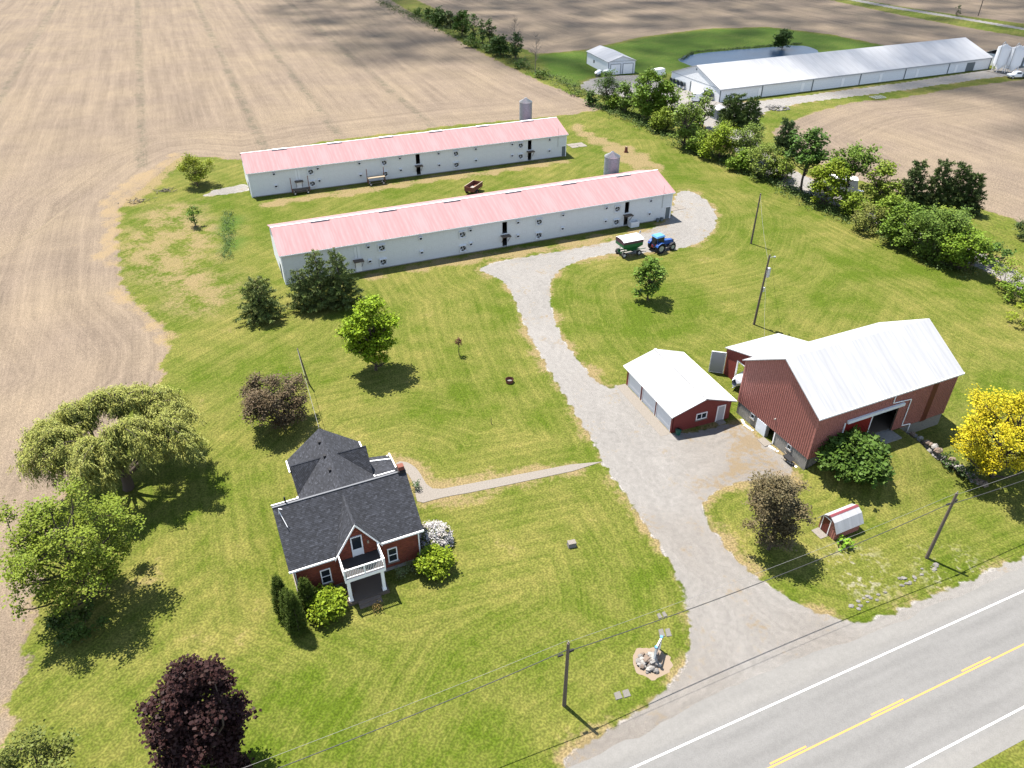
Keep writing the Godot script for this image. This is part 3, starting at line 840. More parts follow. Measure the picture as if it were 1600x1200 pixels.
	pt.slab(Vector3(8.82, 3.42, -10.84), Vector3(11.42, 2.92, -10.84), Vector3(11.42, 2.92, -10.96), Vector3(8.82, 3.42, -10.96), 0.12)
	pt.box(Vector3(11.4, 2.68, -8.7), Vector3(11.52, 2.86, -11.85))
	part(pt, "trim", M.trim, po)
	for z in [-8.95, -11.6]:
		pbox(Vector3(11.15, 0.05, z), Vector3(11.3, 2.75, z - 0.15), "porch_post", M.trim, po)
	pbox(Vector3(8.81, 0, -8.9), Vector3(11.2, 0.3, -11.7), "floor", M.concrete, po)
	# chimneys and pipes
	var ch := Shape.new()
	ch.box(Vector3(10.35, 6.6, -3.75), Vector3(10.85, 7.75, -4.25))
	var chim := part(ch, "chimney", M.rust, o)
	pbox(Vector3(10.25, 7.0, -3.62), Vector3(10.93, 7.36, -4.38), "flashing", M.dark, chim)
	var pi := Shape.new()
	pi.tube(Vector3(0.75, 6.9, -4.0), Vector3(0.75, 7.85, -4.0), 0.07, 0.07)
	part(pi, "vent_pipe", M.dark, o)
	var an := Shape.new()
	an.path([Vector3(0.05, 6.95, -3.2), Vector3(0.1, 7.55, -3.15), Vector3(0.35, 7.6, -2.9)], 0.035, 0.03); an.path([Vector3(0.1, 7.2, -3.15), Vector3(0.42, 6.2, -2.2)], 0.03, 0.03)
	part(an, "antenna_bracket", M.trim, o)
	pbox(Vector3(L + 0.05, 0, -1.9), Vector3(L + 0.75, 0.75, -2.9), "side_steps", M.rust, o)

func fan_meshes() -> Dictionary:
	var d := {}
	for big in [true, false]:
		var s := Shape.new(); var r := 0.42 if big else 0.19
		var w := 0.56 if big else 0.27
		# housing: a square collar with a round mouth
		s.box(Vector3(-w, -w, 0.0), Vector3(w, -w + 0.08, 0.22)); s.box(Vector3(-w, w - 0.08, 0.0), Vector3(w, w, 0.34))
		s.box(Vector3(-w, -w + 0.08, 0.0), Vector3(-w + 0.06, w - 0.08, 0.22)); s.box(Vector3(w - 0.06, -w + 0.08, 0.0), Vector3(w, w - 0.08, 0.22))
		s.box(Vector3(-w + 0.06, -w + 0.08, 0.0), Vector3(w - 0.06, w - 0.08, 0.03))
		d["housing_big" if big else "housing"] = s.mesh()
		var m := Shape.new()
		m.tube(Vector3(0, 0, 0.03), Vector3(0, 0, 0.10), r, r, 16)
		d["mouth_big" if big else "mouth"] = m.mesh()
		var b := Shape.new()
		for k in 4:
			b.obox(Transform3D(Basis(Vector3(0, 0, 1), TAU * k / 4 + 0.4), Vector3(0, 0, 0.13)) * Transform3D(Basis(Vector3(0, 1, 0), 0.5), Vector3(0, r * 0.5, 0)), Vector3(r * 0.34, r * 0.85, 0.02))
		b.tube(Vector3(0, 0, 0.1), Vector3(0, 0, 0.18), r * 0.22, r * 0.22, 8)
		d["blades_big" if big else "blades"] = b.mesh()
	return d

func build_poultry_barn(label: String, at: Vector3, yaw: float, L: float, W: float, he: float, hr: float, small: Array, big: Array, opens: Array, shut: float, enddoor: float, vents: Array, platforms: Array) -> Node3D:
	var o := thing("poultry_barn", label, "barn", at, yaw, "long pink roofed poultry barns")
	var holes := []
	for a in opens:
		holes.append([a - 0.42, a + 0.42, 0.15, 2.0]); holes.append([a - 0.42, a + 0.42, 2.3, 4.25])
	holes.append([enddoor - 0.45, enddoor + 0.45, 0.1, 2.15])
	var f := Shape.new()
	f.holed(0.22, L - 0.22, 0, he, 0.0, 0.2, holes)
	part(f, "wall", M.barn_wall, o).set_meta("label", "grey white front wall with fans and doorways")
	var b := Shape.new()
	b.box(Vector3(0.22, 0, -W), Vector3(L - 0.22, he, -W + 0.2))
	part(b, "wall", M.barn_wall, o)
	for e in [[0.0, 0.2], [L, -0.2]]:
		var g := Shape.new()
		gable_wall(g, e[0], e[1], W, he - 0.02, hr - 0.02)
		part(g, "end_wall", M.white_siding, o)
	pbox(Vector3(0.2, 0.01, -0.2), Vector3(L - 0.2, 0.08, -W + 0.2), "floor", M.concrete, o)
	pbox(Vector3(0.25, 2.02, -0.21), Vector3(L - 0.25, 2.2, -W + 0.22), "upper_floor", M.wood, o)
	gable_roof(o, -0.22, L + 0.22, W, he, hr, 0.38, M.pink_roof)
	pbox(Vector3(-0.22, hr + 0.06, -W / 2 + 0.09), Vector3(L + 0.22, hr + 0.10, -W / 2 - 0.12), "ridge_cap", M.trim, o)
	for z in [0.38, -W - 0.38]:
		var k := (hr - he) / (W / 2)
		pbox(Vector3(-0.2, he - 0.38 * k - 0.12, z), Vector3(L + 0.2, he - 0.38 * k + 0.03, z + signf(z) * 0.05), "eave_trim", M.white_siding, o)
	for v in vents:
		var s := Shape.new()
		s.box(Vector3(v, hr - 0.02, -W / 2 + 0.30), Vector3(v + 2.75, hr + 0.13, -W / 2 + 0.13))
		var rv := part(s, "ridge_vent", M.grey_trim, o)
		pbox(Vector3(v - 0.03, hr + 0.13, -W / 2 + 0.33), Vector3(v + 2.78, hr + 0.16, -W / 2 - 0.14), "cap", M.trim, rv)
	var fm := fan_meshes()
	for p in small:
		var h := again(fm.housing, "small_fan", M.white_siding, o, Transform3D(Basis(), Vector3(p[0], p[1], 0.0)))
		again(fm.mouth, "mouth", M.dark, h)
	for p in big:
		var h := again(fm.housing_big, "fan", M.white_siding, o, Transform3D(Basis(), Vector3(p[0], p[1], 0.0)))
		again(fm.mouth_big, "mouth", M.dark, h); again(fm.blades_big, "blades", M.steel, h)
	for a in platforms:
		var s := Shape.new()
		s.box(Vector3(a - 0.75, 2.02, 1.0), Vector3(a + 0.75, 2.14, 0.0))
		s.tube(Vector3(a + 0.62, 2.02, 0.9), Vector3(a + 0.5, 0.9, 0.02), 0.04, 0.04, 6); s.tube(Vector3(a - 0.62, 2.02, 0.9), Vector3(a - 0.5, 0.9, 0.02), 0.04, 0.04, 6)
		part(s, "loading_platform", M.wood, o)
	# the shut pair of doors
	var d := pbox(Vector3(shut - 0.42, 2.3, 0.05), Vector3(shut + 0.42, 4.2, 0.0), "door", M.overhead, o)
	pbox(Vector3(shut - 0.03, 2.35, 0.07), Vector3(shut + 0.03, 4.15, 0.05), "batten", M.grey_trim, d)
	pbox(Vector3(shut - 0.42, 0.15, 0.05), Vector3(shut + 0.42, 2.0, 0.0), "door", M.trim, o)
	var jamb := Shape.new()
	for a in [enddoor - 0.52, enddoor + 0.46]:
		jamb.box(Vector3(a, 0.1, 0.05), Vector3(a + 0.06, 2.2, 0.0))
	jamb.box(Vector3(enddoor - 0.52, 2.15, 0.05), Vector3(enddoor + 0.52, 2.23, 0.0))
	part(jamb, "door_frame", M.trim, o)
	pbox(Vector3(enddoor - 0.44, 0.1, -0.05), Vector3(enddoor + 0.44, 2.14, -0.12), "door", M.slate_door, o)
	var e := Shape.new()
	e.box(Vector3(-0.08, 0.1, -W * 0.2), Vector3(0.0, 2.3, -W * 0.2 - 1.3))
	part(e, "end_door", M.slate_door, o)
	var dp := Shape.new()
	dp.tube(Vector3(L - 2.0, 2.2, 0.10), Vector3(L - 2.0, he + 1.4, 0.10), 0.035, 0.03, 6)
	part(dp, "mast", M.steel, o)
	var found := Shape.new()
	found.box(Vector3(0.23, 0, 0.03), Vector3(L - 0.23, 0.14, 0.0))
	part(found, "foundation", M.concrete, o)
	return o

func build_poultry_barns() -> void:
	var s1 := []; var b1 := []; var s2 := []; var b2 := []
	for a in [4.6, 12.6, 20.5, 28.45, 36.3, 44.1, 52.0, 60.4]:
		s1.append([a, 3.9]); s1.append([a, 1.58])
	for a in [11.25, 25.3, 39.9, 53.9]:
		b1.append([a, 3.45]); b1.append([a, 1.2])
	for a in [12.65, 20.75, 28.8, 36.85, 44.8, 52.8, 61.3]:
		s2.append([a, 3.85]); s2.append([a, 1.54])
	for a in [14.66, 27.47, 40.55, 54.9]:
		b2.append([a, 3.36]); b2.append([a, 1.05])
	build_poultry_barn("long two storey poultry barn with pink metal roof, the farther one, bordering the field", Vector3(-48.1, 0, -133.4), 22.32, 64.35, 11.16, 4.72, 6.56, s1, b1, [32.05, 55.95], 8.8, 63.75, [5.4, 15.8, 26.0, 36.2, 46.3, 56.3], [8.8, 32.05, 56.0])
	build_poultry_barn("long two storey poultry barn with pink metal roof, the nearer one, by the gravel driveway", Vector3(-33.05, 0, -98.1), 22.76, 65.7, 11.6, 4.84, 6.67, s2, b2, [34.6, 56.8], 10.9, 65.0, [5.6, 16.0, 26.45, 37.0, 47.1, 57.6], [10.9, 34.6, 56.9])
	# steel hoppers behind them
	for q in [[frame(-48.1, -133.4, 22.32) * Vector3(60.57, 0, -13.0), 8.5, "galvanised feed silo with a pale cone top behind the farther poultry barn"], [frame(-33.05, -98.1, 22.76) * Vector3(61.2, 0, -13.6), 7.45, "galvanised feed silo with a pale cone top behind the nearer poultry barn"]]:
		var o := thing("feed_silo", q[2], "silo", q[0], 22.0, "galvanised feed silos")
		var h: float = q[1]
		var s := Shape.new()
		s.lathe(Vector3.ZERO, [[0.25, 1.0], [1.38, 2.6], [1.38, h]], 24)
		part(s, "tank", M.galvanised, o)
		var hoops := Shape.new()
		for k in 6:
			hoops.lathe(Vector3.ZERO, [[1.385, 2.7 + k * (h - 2.9) / 5], [1.41, 2.74 + k * (h - 2.9) / 5], [1.385, 2.78 + k * (h - 2.9) / 5]], 24)
		part(hoops, "hoops", M.galvanised, o)
		var c := Shape.new()
		c.lathe(Vector3.ZERO, [[1.44, h - 0.05], [1.42, h + 0.05], [0.3, h + 0.68], [0.28, h + 0.8], [0.0, h + 0.86]], 24)
		part(c, "cone_top", M.silo_cap, o)
		for k in 4:
			var l := Shape.new()
			var a := TAU * (k + 0.5) / 4
			l.tube(Vector3(cos(a) * 1.3, 0, sin(a) * 1.3), Vector3(cos(a) * 1.3, 2.9, sin(a) * 1.3), 0.06, 0.06, 6)
			part(l, "leg", M.galvanised, o)
		var ld := Shape.new()
		for x in [-0.18, 0.18]:
			ld.tube(Vector3(x - 1.0, 0.6, 1.08), Vector3(x - 1.0, h + 0.2, 1.08), 0.03, 0.03, 5)
		for k in int(h / 0.45):
			ld.tube(Vector3(-1.18, 0.8 + k * 0.45, 1.08), Vector3(-0.82, 0.8 + k * 0.45, 1.08), 0.02, 0.02, 5)
		part(ld, "ladder", M.galvanised, o)

func ribbed(s: Shape, x0: float, x1: float, y0: float, top: Callable, pitch := 0.28, proud := 0.045, holes := []) -> void:    # upright sheet-metal siding in the x-y plane at z = 0, its ribs real folds
	var n := int(round((x1 - x0) / pitch))
	var p := (x1 - x0) / n
	for i in n:
		var a := x0 + i * p
		var prof := [[a, 0.0], [a + p * 0.62, 0.0], [a + p * 0.72, proud], [a + p * 0.90, proud], [a + p, 0.0]]
		for k in 4:
			var xa: float = prof[k][0]; var xb: float = prof[k + 1][0]
			var mid := (xa + xb) / 2
			var runs := [[y0, 999.0]]
			for h in holes:
				if mid > h[0] and mid < h[1]:
					var next := []
					for r in runs:
						if h[2] > r[0]:
							next.append([r[0], minf(r[1], h[2])])
						if h[3] < r[1]:
							next.append([maxf(r[0], h[3]), r[1]])
					runs = next
			for r in runs:
				var ta := minf(top.call(xa), r[1]); var tb := minf(top.call(xb), r[1])
				if ta > r[0] or tb > r[0]:
					s.quad(Vector3(xa, r[0], prof[k][1]), Vector3(xb, r[0], prof[k + 1][1]), Vector3(xb, maxf(tb, r[0]), prof[k + 1][1]), Vector3(xa, maxf(ta, r[0]), prof[k][1]))

func sided(s: Shape, t: Transform3D) -> Shape:      # the same shape, turned
	var r := Shape.new()
	for i in s.v.size():
		r.v.append(t * s.v[i]); r.n.append((t.basis * s.n[i]).normalized()); r.t.append(s.t[i])
	return r

func build_bank_barn() -> void:
	var o := thing("bank_barn", "large dusty red ribbed metal barn with steep white roof and concrete base", "barn", Vector3(29.5, 0, -57.15), 24.2)
	var L := 18.7; var W := 10.8; var he := 7.05; var hr := 10.35; var sb := 1.6
	var roofline := func(b: float) -> float: return he + (hr - he) * (1.0 - absf(b - W / 2) / (W / 2)) - 0.03
	var eave := func(_x: float) -> float: return he - 0.02
	# gable end facing the garage: x of the siding is W - b
	var s := Shape.new()
	ribbed(s, 0.0, W, sb, func(x: float) -> float: return roofline.call(W - x))
	part(sided(s, Transform3D(Basis(Vector3.UP, -PI / 2), Vector3(-0.05, 0, -W))), "gable_siding", M.red_siding, o)
	s = Shape.new()
	ribbed(s, 0.0, W, sb, func(x: float) -> float: return roofline.call(x))
	part(sided(s, Transform3D(Basis(Vector3.UP, PI / 2), Vector3(L + 0.05, 0, 0))), "gable_siding", M.red_siding, o)
	s = Shape.new()
	ribbed(s, 0.0, L, sb, eave, 0.28, 0.045, [[3.7, 11.1, 0.0, 4.85]])
	part(sided(s, Transform3D(Basis(), Vector3(0, 0, 0.05))), "front_siding", M.red_siding, o)
	s = Shape.new()
	ribbed(s, 0.0, L, sb, eave)
	part(sided(s, Transform3D(Basis(Vector3.UP, PI), Vector3(L, 0, -W - 0.05))), "rear_siding", M.red_siding, o)
	# frame behind the sheets, and the foundation with its openings
	var fr := Shape.new()
	fr.holed(0.0, L, sb, he - 0.05, 0.02, 0.12, [[3.7, 11.1, sb - 0.1, 4.85]])
	fr.box(Vector3(0, sb, -W - 0.02), Vector3(L, he - 0.05, -W + 0.1))
	gable_wall_above(fr, 0.0, 0.1, W, sb, he - 0.05, hr - 0.08); gable_wall_above(fr, L - 0.1, 0.1, W, sb, he - 0.05, hr - 0.08)
	part(fr, "wall_frame", M.wood, o)
	var fo := Shape.new()
	fo.holed(-0.02, L + 0.02, 0, sb, 0.0, 0.35, [])
	fo.box(Vector3(0, 0, -W), Vector3(L, sb, -W + 0.35)); fo.box(Vector3(L - 0.35, 0, -0.35), Vector3(L, sb, -W + 0.35))
	var gw := Shape.new()
	gw.holed(0.0, W, 0, sb, 0.0, 0.35, [[W - 5.95, W - 4.8, 0.0, 1.52]])
	gw = sided(gw, Transform3D(Basis(Vector3.UP, -PI / 2), Vector3(0.0, 0, -W)))
	fo.v.append_array(gw.v); fo.n.append_array(gw.n); fo.t.append_array(gw.t)
	part(fo, "foundation", M.concrete, o)
	pbox(Vector3(0.3, sb - 0.12, -0.3), Vector3(L - 0.3, sb + 0.1, -W + 0.3), "loft_floor", M.wood, o)
	# roof
	gable_roof(o, -0.42, L + 0.42, W, he, hr, 0.30, M.white_roof, 0.10)
	pbox(Vector3(-0.40, he - 0.30, 0.31), Vector3(L + 0.40, he - 0.12, 0.43), "gutter", M.trim, o)
	# sliding door on its track, half the doorway open
	var d := Shape.new()
	ribbed(d, 3.72, 7.3, 1.75, func(_x: float) -> float: return 4.9, 0.22, 0.03)
	var dr := part(sided(d, Transform3D(Basis(), Vector3(0, 0, 0.13))), "sliding_door", M.door_red, o)
	var dt := Shape.new()
	for x in [3.64, 7.3]:
		dt.box(Vector3(x, 1.75, 0.20), Vector3(x + 0.09, 4.98, 0.10))
	part(dt, "door_trim", M.trim, dr)
	pbox(Vector3(3.9, 4.92, 0.34), Vector3(11.5, 5.25, 0.10), "door_track", M.overhead, o)
	# downspout that steps across the wall
	var pts := [Vector3(9.84, 6.8, 0.16), Vector3(9.84, 5.62, 0.16), Vector3(12.45, 5.35, 0.16), Vector3(12.45, 1.95, 0.16), Vector3(13.7, 1.78, 0.16), Vector3(13.7, 0.4, 0.16)]
	var sp := Shape.new()
	for i in pts.size() - 1:
		sp.tube(pts[i], pts[i + 1], 0.055, 0.055, 8)
	part(sp, "downspout", M.trim, o)
	pbox(Vector3(15.3, sb - 0.1, 0.115), Vector3(16.1, he - 0.25, 0.06), "siding_panel", M.dark_red, o).set_meta("label", "darker red strip of siding")
	for c in [[0.0, 0.0], [L, 0.0], [0.0, -W], [L, -W]]:
		pbox(Vector3(c[0] - 0.1, sb, c[1] + 0.1), Vector3(c[0] + 0.1, he - 0.1, c[1] - 0.1), "corner_trim", M.red_siding, o)
	# gable openings at ground level
	for b in [8.25, 2.5]:
		window(o, Vector3(-0.02, 0.92, -b), 0.62, 0.62, -PI / 2, 1, false, M.grey_trim)
	var pl := Shape.new()
	pl.box(Vector3(-0.10, 0.0, -6.02), Vector3(-0.04, 1.55, -7.48))
	part(pl, "plastic_door", M.plastic_sheet, o)
	pbox(Vector3(-0.08, 0, -4.68), Vector3(0.0, 1.58, -4.8), "door_jamb", M.trim, o)
	var li := Shape.new()
	li.box(Vector3(-0.22, 3.0, -5.0), Vector3(-0.04, 3.14, -5.14))
	part(li, "yard_light", M.stone_pale, o)
	build_lean_to()
	build_ramp()

func gable_wall_above(s: Shape, x: float, th: float, w: float, y0: float, he: float, hr: float) -> void:
	s.hexa([Vector3(x, y0, 0), Vector3(x + th, y0, 0), Vector3(x + th, y0, -w), Vector3(x, y0, -w), Vector3(x, he, 0), Vector3(x + th, he, 0), Vector3(x + th, he, -w), Vector3(x, he, -w)])
	s.wedge(Vector3(x + th, he, 0), Vector3(x + th, he, -w), Vector3(x + th, hr, -w / 2), th)

func build_lean_to() -> void:
	var f := frame(29.5, -57.15, 24.2)
	var o := thing("lean_to_shed", "white roofed open lean-to shed with red walls behind the large barn", "shed", f * Vector3(3.6, 0, -11.0), 24.2)
	# local: x 0 .. 7.5 along the barn, z 0 .. -7 away from it
	var r := Shape.new()
	r.slab(Vector3(7.75, 5.75, 0.12), Vector3(-0.2, 5.75, 0.12) + Vector3(0, 0, 0), Vector3(-0.2, 3.55, -7.15), Vector3(7.75, 3.55, -7.15), 0.1)
	var up := Shape.new()
	up.slab(Vector3(-0.2, 3.55, -7.15) , Vector3(-0.2, 5.75, 0.12), Vector3(7.75, 5.75, 0.12), Vector3(7.75, 3.55, -7.15), 0.1)
	var rr := Shape.new()
	rr.slab(Vector3(-0.2, 5.75, 0.12), Vector3(7.75, 5.75, 0.12), Vector3(7.75, 3.55, -7.15), Vector3(-0.2, 3.55, -7.15), 0.1)
	part(rr, "roof", M.white_roof, o)
	var w := Shape.new()
	# rear wall with an open bay, end wall, and the header over the open front end
	w.box(Vector3(3.4, 0, -6.85), Vector3(7.5, 3.45, -7.0)); w.box(Vector3(0, 2.8, -6.85), Vector3(3.4, 3.45, -7.0))
	w.box(Vector3(7.38, 0, -0.1), Vector3(7.5, 3.45, -6.85))
	w.hexa([Vector3(0.0, 3.0, -0.1), Vector3(0.12, 3.0, -0.1), Vector3(0.12, 3.0, -6.85), Vector3(0.0, 3.0, -6.85), Vector3(0.0, 5.55, -0.1), Vector3(0.12, 5.55, -0.1), Vector3(0.12, 3.5, -6.85), Vector3(0.0, 3.5, -6.85)])
	w.box(Vector3(0.0, 0, -4.95), Vector3(0.12, 3.0, -6.84))
	part(w, "wall", M.garage_red, o)
	var p := Shape.new()
	p.box(Vector3(-0.02, 0, -4.80), Vector3(0.12, 3.0, -4.94)); p.box(Vector3(-0.02, 0, -0.2), Vector3(0.12, 3.0, -0.35)); p.box(Vector3(0.0, 2.86, -0.36), Vector3(0.13, 2.99, -4.79))
	part(p, "door_frame", M.trim, o)
	var dt := Transform3D(Basis(Vector3.UP, deg_to_rad(-38)), Vector3(-0.1, 0, -6.8))
	var d := Shape.new()
	d.obox(dt * Transform3D(Basis(), Vector3(-0.85, 1.5, 0)), Vector3(1.6, 2.8, 0.06))
	var dr := part(d, "open_door", M.grey_door, o)
	var e := Shape.new()
	for k in [[-0.85, 2.93, 1.7, 0.09], [-0.85, 0.10, 1.7, 0.09]]:
		e.obox(dt * Transform3D(Basis(), Vector3(k[0], k[1], 0)), Vector3(k[2], k[3], 0.09))
	for x in [-1.68, -0.03]:
		e.obox(dt * Transform3D(Basis(), Vector3(x, 1.5, 0)), Vector3(0.09, 2.74, 0.09))
	part(e, "door_edge", M.trim, dr)
	# covered boat inside the bay
	var b := thing("covered_boat", "small boat under a white cover parked in the lean-to beside the large barn", "boat", f * Vector3(4.9, 0, -15.0), 24.2 + 12.0)
	var hull := Shape.new()
	var prev := []
	for i in 9:
		var t := i / 8.0
		var x := lerpf(-2.6, 2.6, t)
		var hw := 0.95 * sqrt(maxf(0.02, 1.0 - pow(absf(t - 0.62) / 0.66, 2.4)))
		var ring := [Vector3(x, 0.45 + 0.2 * absf(t - 0.7), 0), Vector3(x, 0.75, hw * 0.8), Vector3(x, 1.15, hw), Vector3(x, 1.65 + 0.15 * sin(t * PI), 0), Vector3(x, 1.15, -hw), Vector3(x, 0.75, -hw * 0.8)]
		if prev:
			for k in 6:
				hull.quad(ring[k], prev[k], prev[(k + 1) % 6], ring[(k + 1) % 6])
		prev = ring
	part(hull, "cover", M.plastic_sheet, b)
	var tr := Shape.new()
	tr.box(Vector3(-2.8, 0.38, 0.06), Vector3(2.4, 0.48, -0.06)); tr.box(Vector3(0.6, 0.34, 0.85), Vector3(0.75, 0.42, -0.85))
	part(tr, "trailer", M.steel, b)
	for z in [-0.9, 0.9]:
		var wh := Shape.new()
		wh.tube(Vector3(0.68, 0.32, z - 0.09), Vector3(0.68, 0.32, z + 0.09), 0.32, 0.32, 14)
		part(wh, "wheel", M.rubber, b)

func ramp_height(a: float, b: float) -> float:       # the earth bank that carries the barn's upper doorway; b grows away from the front wall
	var across := smoothstep(-1.5, 5.0, a) * (1.0 - smoothstep(12.3, 13.6, a))
	var out := 1.0 - smoothstep(1.5, 9.5, b)
	return 1.58 * across * out

func build_ramp() -> void:
	var f := frame(29.5, -57.15, 24.2)
	var st := SurfaceTool.new()
	st.begin(Mesh.PRIMITIVE_TRIANGLES)
	st.set_smooth_group(0)
	var g := noise(71, 0.35, 3)
	for i in 36:
		for j in 24:
			for c in [[0, 0], [0, 1], [1, 1], [0, 0], [1, 1], [1, 0]]:
				var a: float = -2.0 + (i + c[0]) * 0.45; var b: float = 0.06 + (j + c[1]) * 0.42
				var p := f * Vector3(a, 0, b)
				var h := ramp_height(a, b)
				st.set_uv(Vector2(p.x, p.z)); st.set_uv2((Vector2(p.x, p.z) - NEAR.position) / NEAR.size)
				st.add_vertex(Vector3(p.x, -0.01 + h * (1.0 + 0.05 * g.get_noise_2d(p.x, p.z)), p.z))
	st.generate_normals()
	var o := MeshInstance3D.new()
	o.mesh = st.commit(); o.material_override = M.turf; o.name = "earth_ramp"
	add_child(o)
	structure(o, "grassy earth bank rising to the barn's upper doorway")
	# slab before the doorway
	var sl := Shape.new()
	sl.obox(f * Transform3D(Basis(), Vector3(9.4, 1.60, 0.75)), Vector3(3.6, 0.14, 1.4))
	var so := part(sl, "door_slab", M.concrete)
	tag(so, "concrete slab in front of the large barn's open doorway", "slab")
	# dry stone wall that holds the bank
	var w := thing("stone_wall", "low rough stone retaining wall beside the grassy barn bank", "stone wall", f * Vector3(13.2, 0, 0.6), 24.2)
	var r := RandomNumberGenerator.new()
	r.seed = 5
	var stones := rocks(5)
	for k in 60:
		var t := r.randf()
		var h := ramp_height(12.0, 0.6 + t * 8.2)
		var p := Vector3(0.25 + t * 1.1 + r.randf_range(-0.22, 0.22), r.randf() * maxf(0.1, h * 0.85) + 0.08, t * 8.6)
		var sc := r.randf_range(0.18, 0.36)
		again(stones[k % 5], "stone", [M.stone_pale, M.stone, M.stone_brown][r.randi() % 3], w, Transform3D(Basis.from_euler(Vector3(r.randf() * 6, r.randf() * 6, r.randf() * 6)).scaled(Vector3(sc * 1.2, sc * 0.8, sc)), p))

func rocks(n: int) -> Array:
	var out := []
	for k in n:
		var g := noise(200 + k, 0.8, 2)
		var s := SphereMesh.new()
		s.radial_segments = 7; s.rings = 4; s.radius = 1.0; s.height = 2.0
		var arr := s.get_mesh_arrays()
		var v: PackedVector3Array = arr[Mesh.ARRAY_VERTEX]
		var st := SurfaceTool.new()
		st.begin(Mesh.PRIMITIVE_TRIANGLES)
		st.set_smooth_group(-1)
		for i in arr[Mesh.ARRAY_INDEX]:
			var p := v[i]
			st.set_uv(Vector2(p.x + p.z, p.y)); st.add_vertex(p * (1.0 + 0.5 * g.get_noise_3dv(p * 1.3)))
		st.generate_normals()
		out.append(st.commit())
	return out

func build_garage() -> void:
	var o := thing("garage", "low red garage with white metal roof and three pale overhead doors", "garage", Vector3(23.95, 0, -65.95), 111.43)
	# local x runs away from the gable that faces the large barn's yard; the overhead doors are at z = -W
	var L := 9.99; var W := 7.35; var he := 2.56; var hr := 3.79
	var doors := [[0.36, 3.15], [3.6, 6.25], [6.8, 9.45]]
	var dw := Shape.new()
	var holes := []
	for d in doors:
		holes.append([L - d[1], L - d[0], 0.0, 2.08])
	dw.holed(0.0, L, 0, he, 0.0, 0.15, holes)
	part(sided(dw, Transform3D(Basis(Vector3.UP, PI), Vector3(L, 0, -W))), "door_wall", M.garage_red, o)
	var w := Shape.new()
	w.box(Vector3(0.15, 0, 0), Vector3(L - 0.15, he, -0.15))
	part(w, "wall", M.garage_red, o)
	for e in [[0.0, 0.14], [L, -0.14]]:
		var g := Shape.new()
		gable_wall(g, e[0], e[1], W - 0.002, he - 0.01, hr - 0.01)
		part(g, "gable_wall", M.garage_red, o)
	for d in doors:
		var s := Shape.new()
		for k in 4:
			s.box(Vector3(d[0] + 0.01, 0.02 + k * 0.515, -W + 0.02), Vector3(d[1] - 0.01, 0.02 + k * 0.515 + 0.50, -W + 0.08))
		var od := part(s, "overhead_door", M.overhead, o)
		var t := Shape.new()
		t.box(Vector3(d[0] - 0.09, 0, -W - 0.03), Vector3(d[0], 2.16, -W)); t.box(Vector3(d[1], 0, -W - 0.03), Vector3(d[1] + 0.09, 2.16, -W)); t.box(Vector3(d[0], 2.08, -W - 0.03), Vector3(d[1], 2.16, -W))
		part(t, "door_frame", M.trim, od)
	gable_roof(o, -0.42, L + 0.42, W, he, hr, 0.32, M.white_roof)
	pbox(Vector3(-0.42, hr + 0.07, -W / 2 + 0.15), Vector3(L + 0.42, hr + 0.11, -W / 2 - 0.15), "ridge_cap", M.white_roof, o)
	var fa := Shape.new()
	for z in [0.33, -W - 0.38]:
		fa.box(Vector3(-0.40, he - 0.22, z), Vector3(L + 0.40, he - 0.06, z + 0.05))
	part(fa, "fascia", M.trim, o)
	var seam := Shape.new()
	seam.slab(Vector3(2.3, he - 0.04, 0.33), Vector3(2.36, he - 0.04, 0.33), Vector3(2.36, hr + 0.075, -W / 2), Vector3(2.3, hr + 0.075, -W / 2), 0.01)
	seam.slab(Vector3(2.36, he - 0.04, -W - 0.33), Vector3(2.3, he - 0.04, -W - 0.33), Vector3(2.3, hr + 0.075, -W / 2), Vector3(2.36, hr + 0.075, -W / 2), 0.01)
	part(seam, "roof_seam", M.overhead, o)
	window(o, Vector3(0.0, 0.95, -3.72), 1.35, 0.82, -PI / 2, 2, true)
	var d := Shape.new()
	d.box(Vector3(-0.05, 0.02, -0.83), Vector3(0.0, 2.02, -1.67))
	var dd := part(d, "side_door", M.grey_door, o)
	var df := Shape.new()
	df.box(Vector3(-0.08, 0.0, -0.73), Vector3(0.0, 2.12, -0.83)); df.box(Vector3(-0.08, 0.0, -1.67), Vector3(0.0, 2.12, -1.77)); df.box(Vector3(-0.08, 2.02, -0.83), Vector3(0.0, 2.12, -1.67))
	part(df, "door_frame", M.trim, dd)
	var st := Shape.new()
	st.box(Vector3(-0.7, 0, -0.8), Vector3(-0.06, 0.12, -1.7))
	part(st, "doorstep", M.concrete, o)
	var ap := Shape.new()
	ap.box(Vector3(-0.1, 0.0, -W - 0.05), Vector3(L + 0.1, 0.022, -W - 1.3))
	part(ap, "apron", M.pale_concrete, o)
	var b := thing("green_bin", "small dark green bin beside the red garage's corner", "bin", frame(23.95, -65.95, 111.43) * Vector3(-0.45, 0, -6.75))
	var bs := Shape.new()
	bs.lathe(Vector3.ZERO, [[0.24, 0.0], [0.31, 0.55], [0.34, 0.56], [0.34, 0.62]], 14)
	part(bs, "tub", M.bucket_green, b)
	var lid := Shape.new()
	lid.lathe(Vector3.ZERO, [[0.35, 0.62], [0.30, 0.68], [0.0, 0.70]], 14)
	part(lid, "lid", M.bucket_green, b)

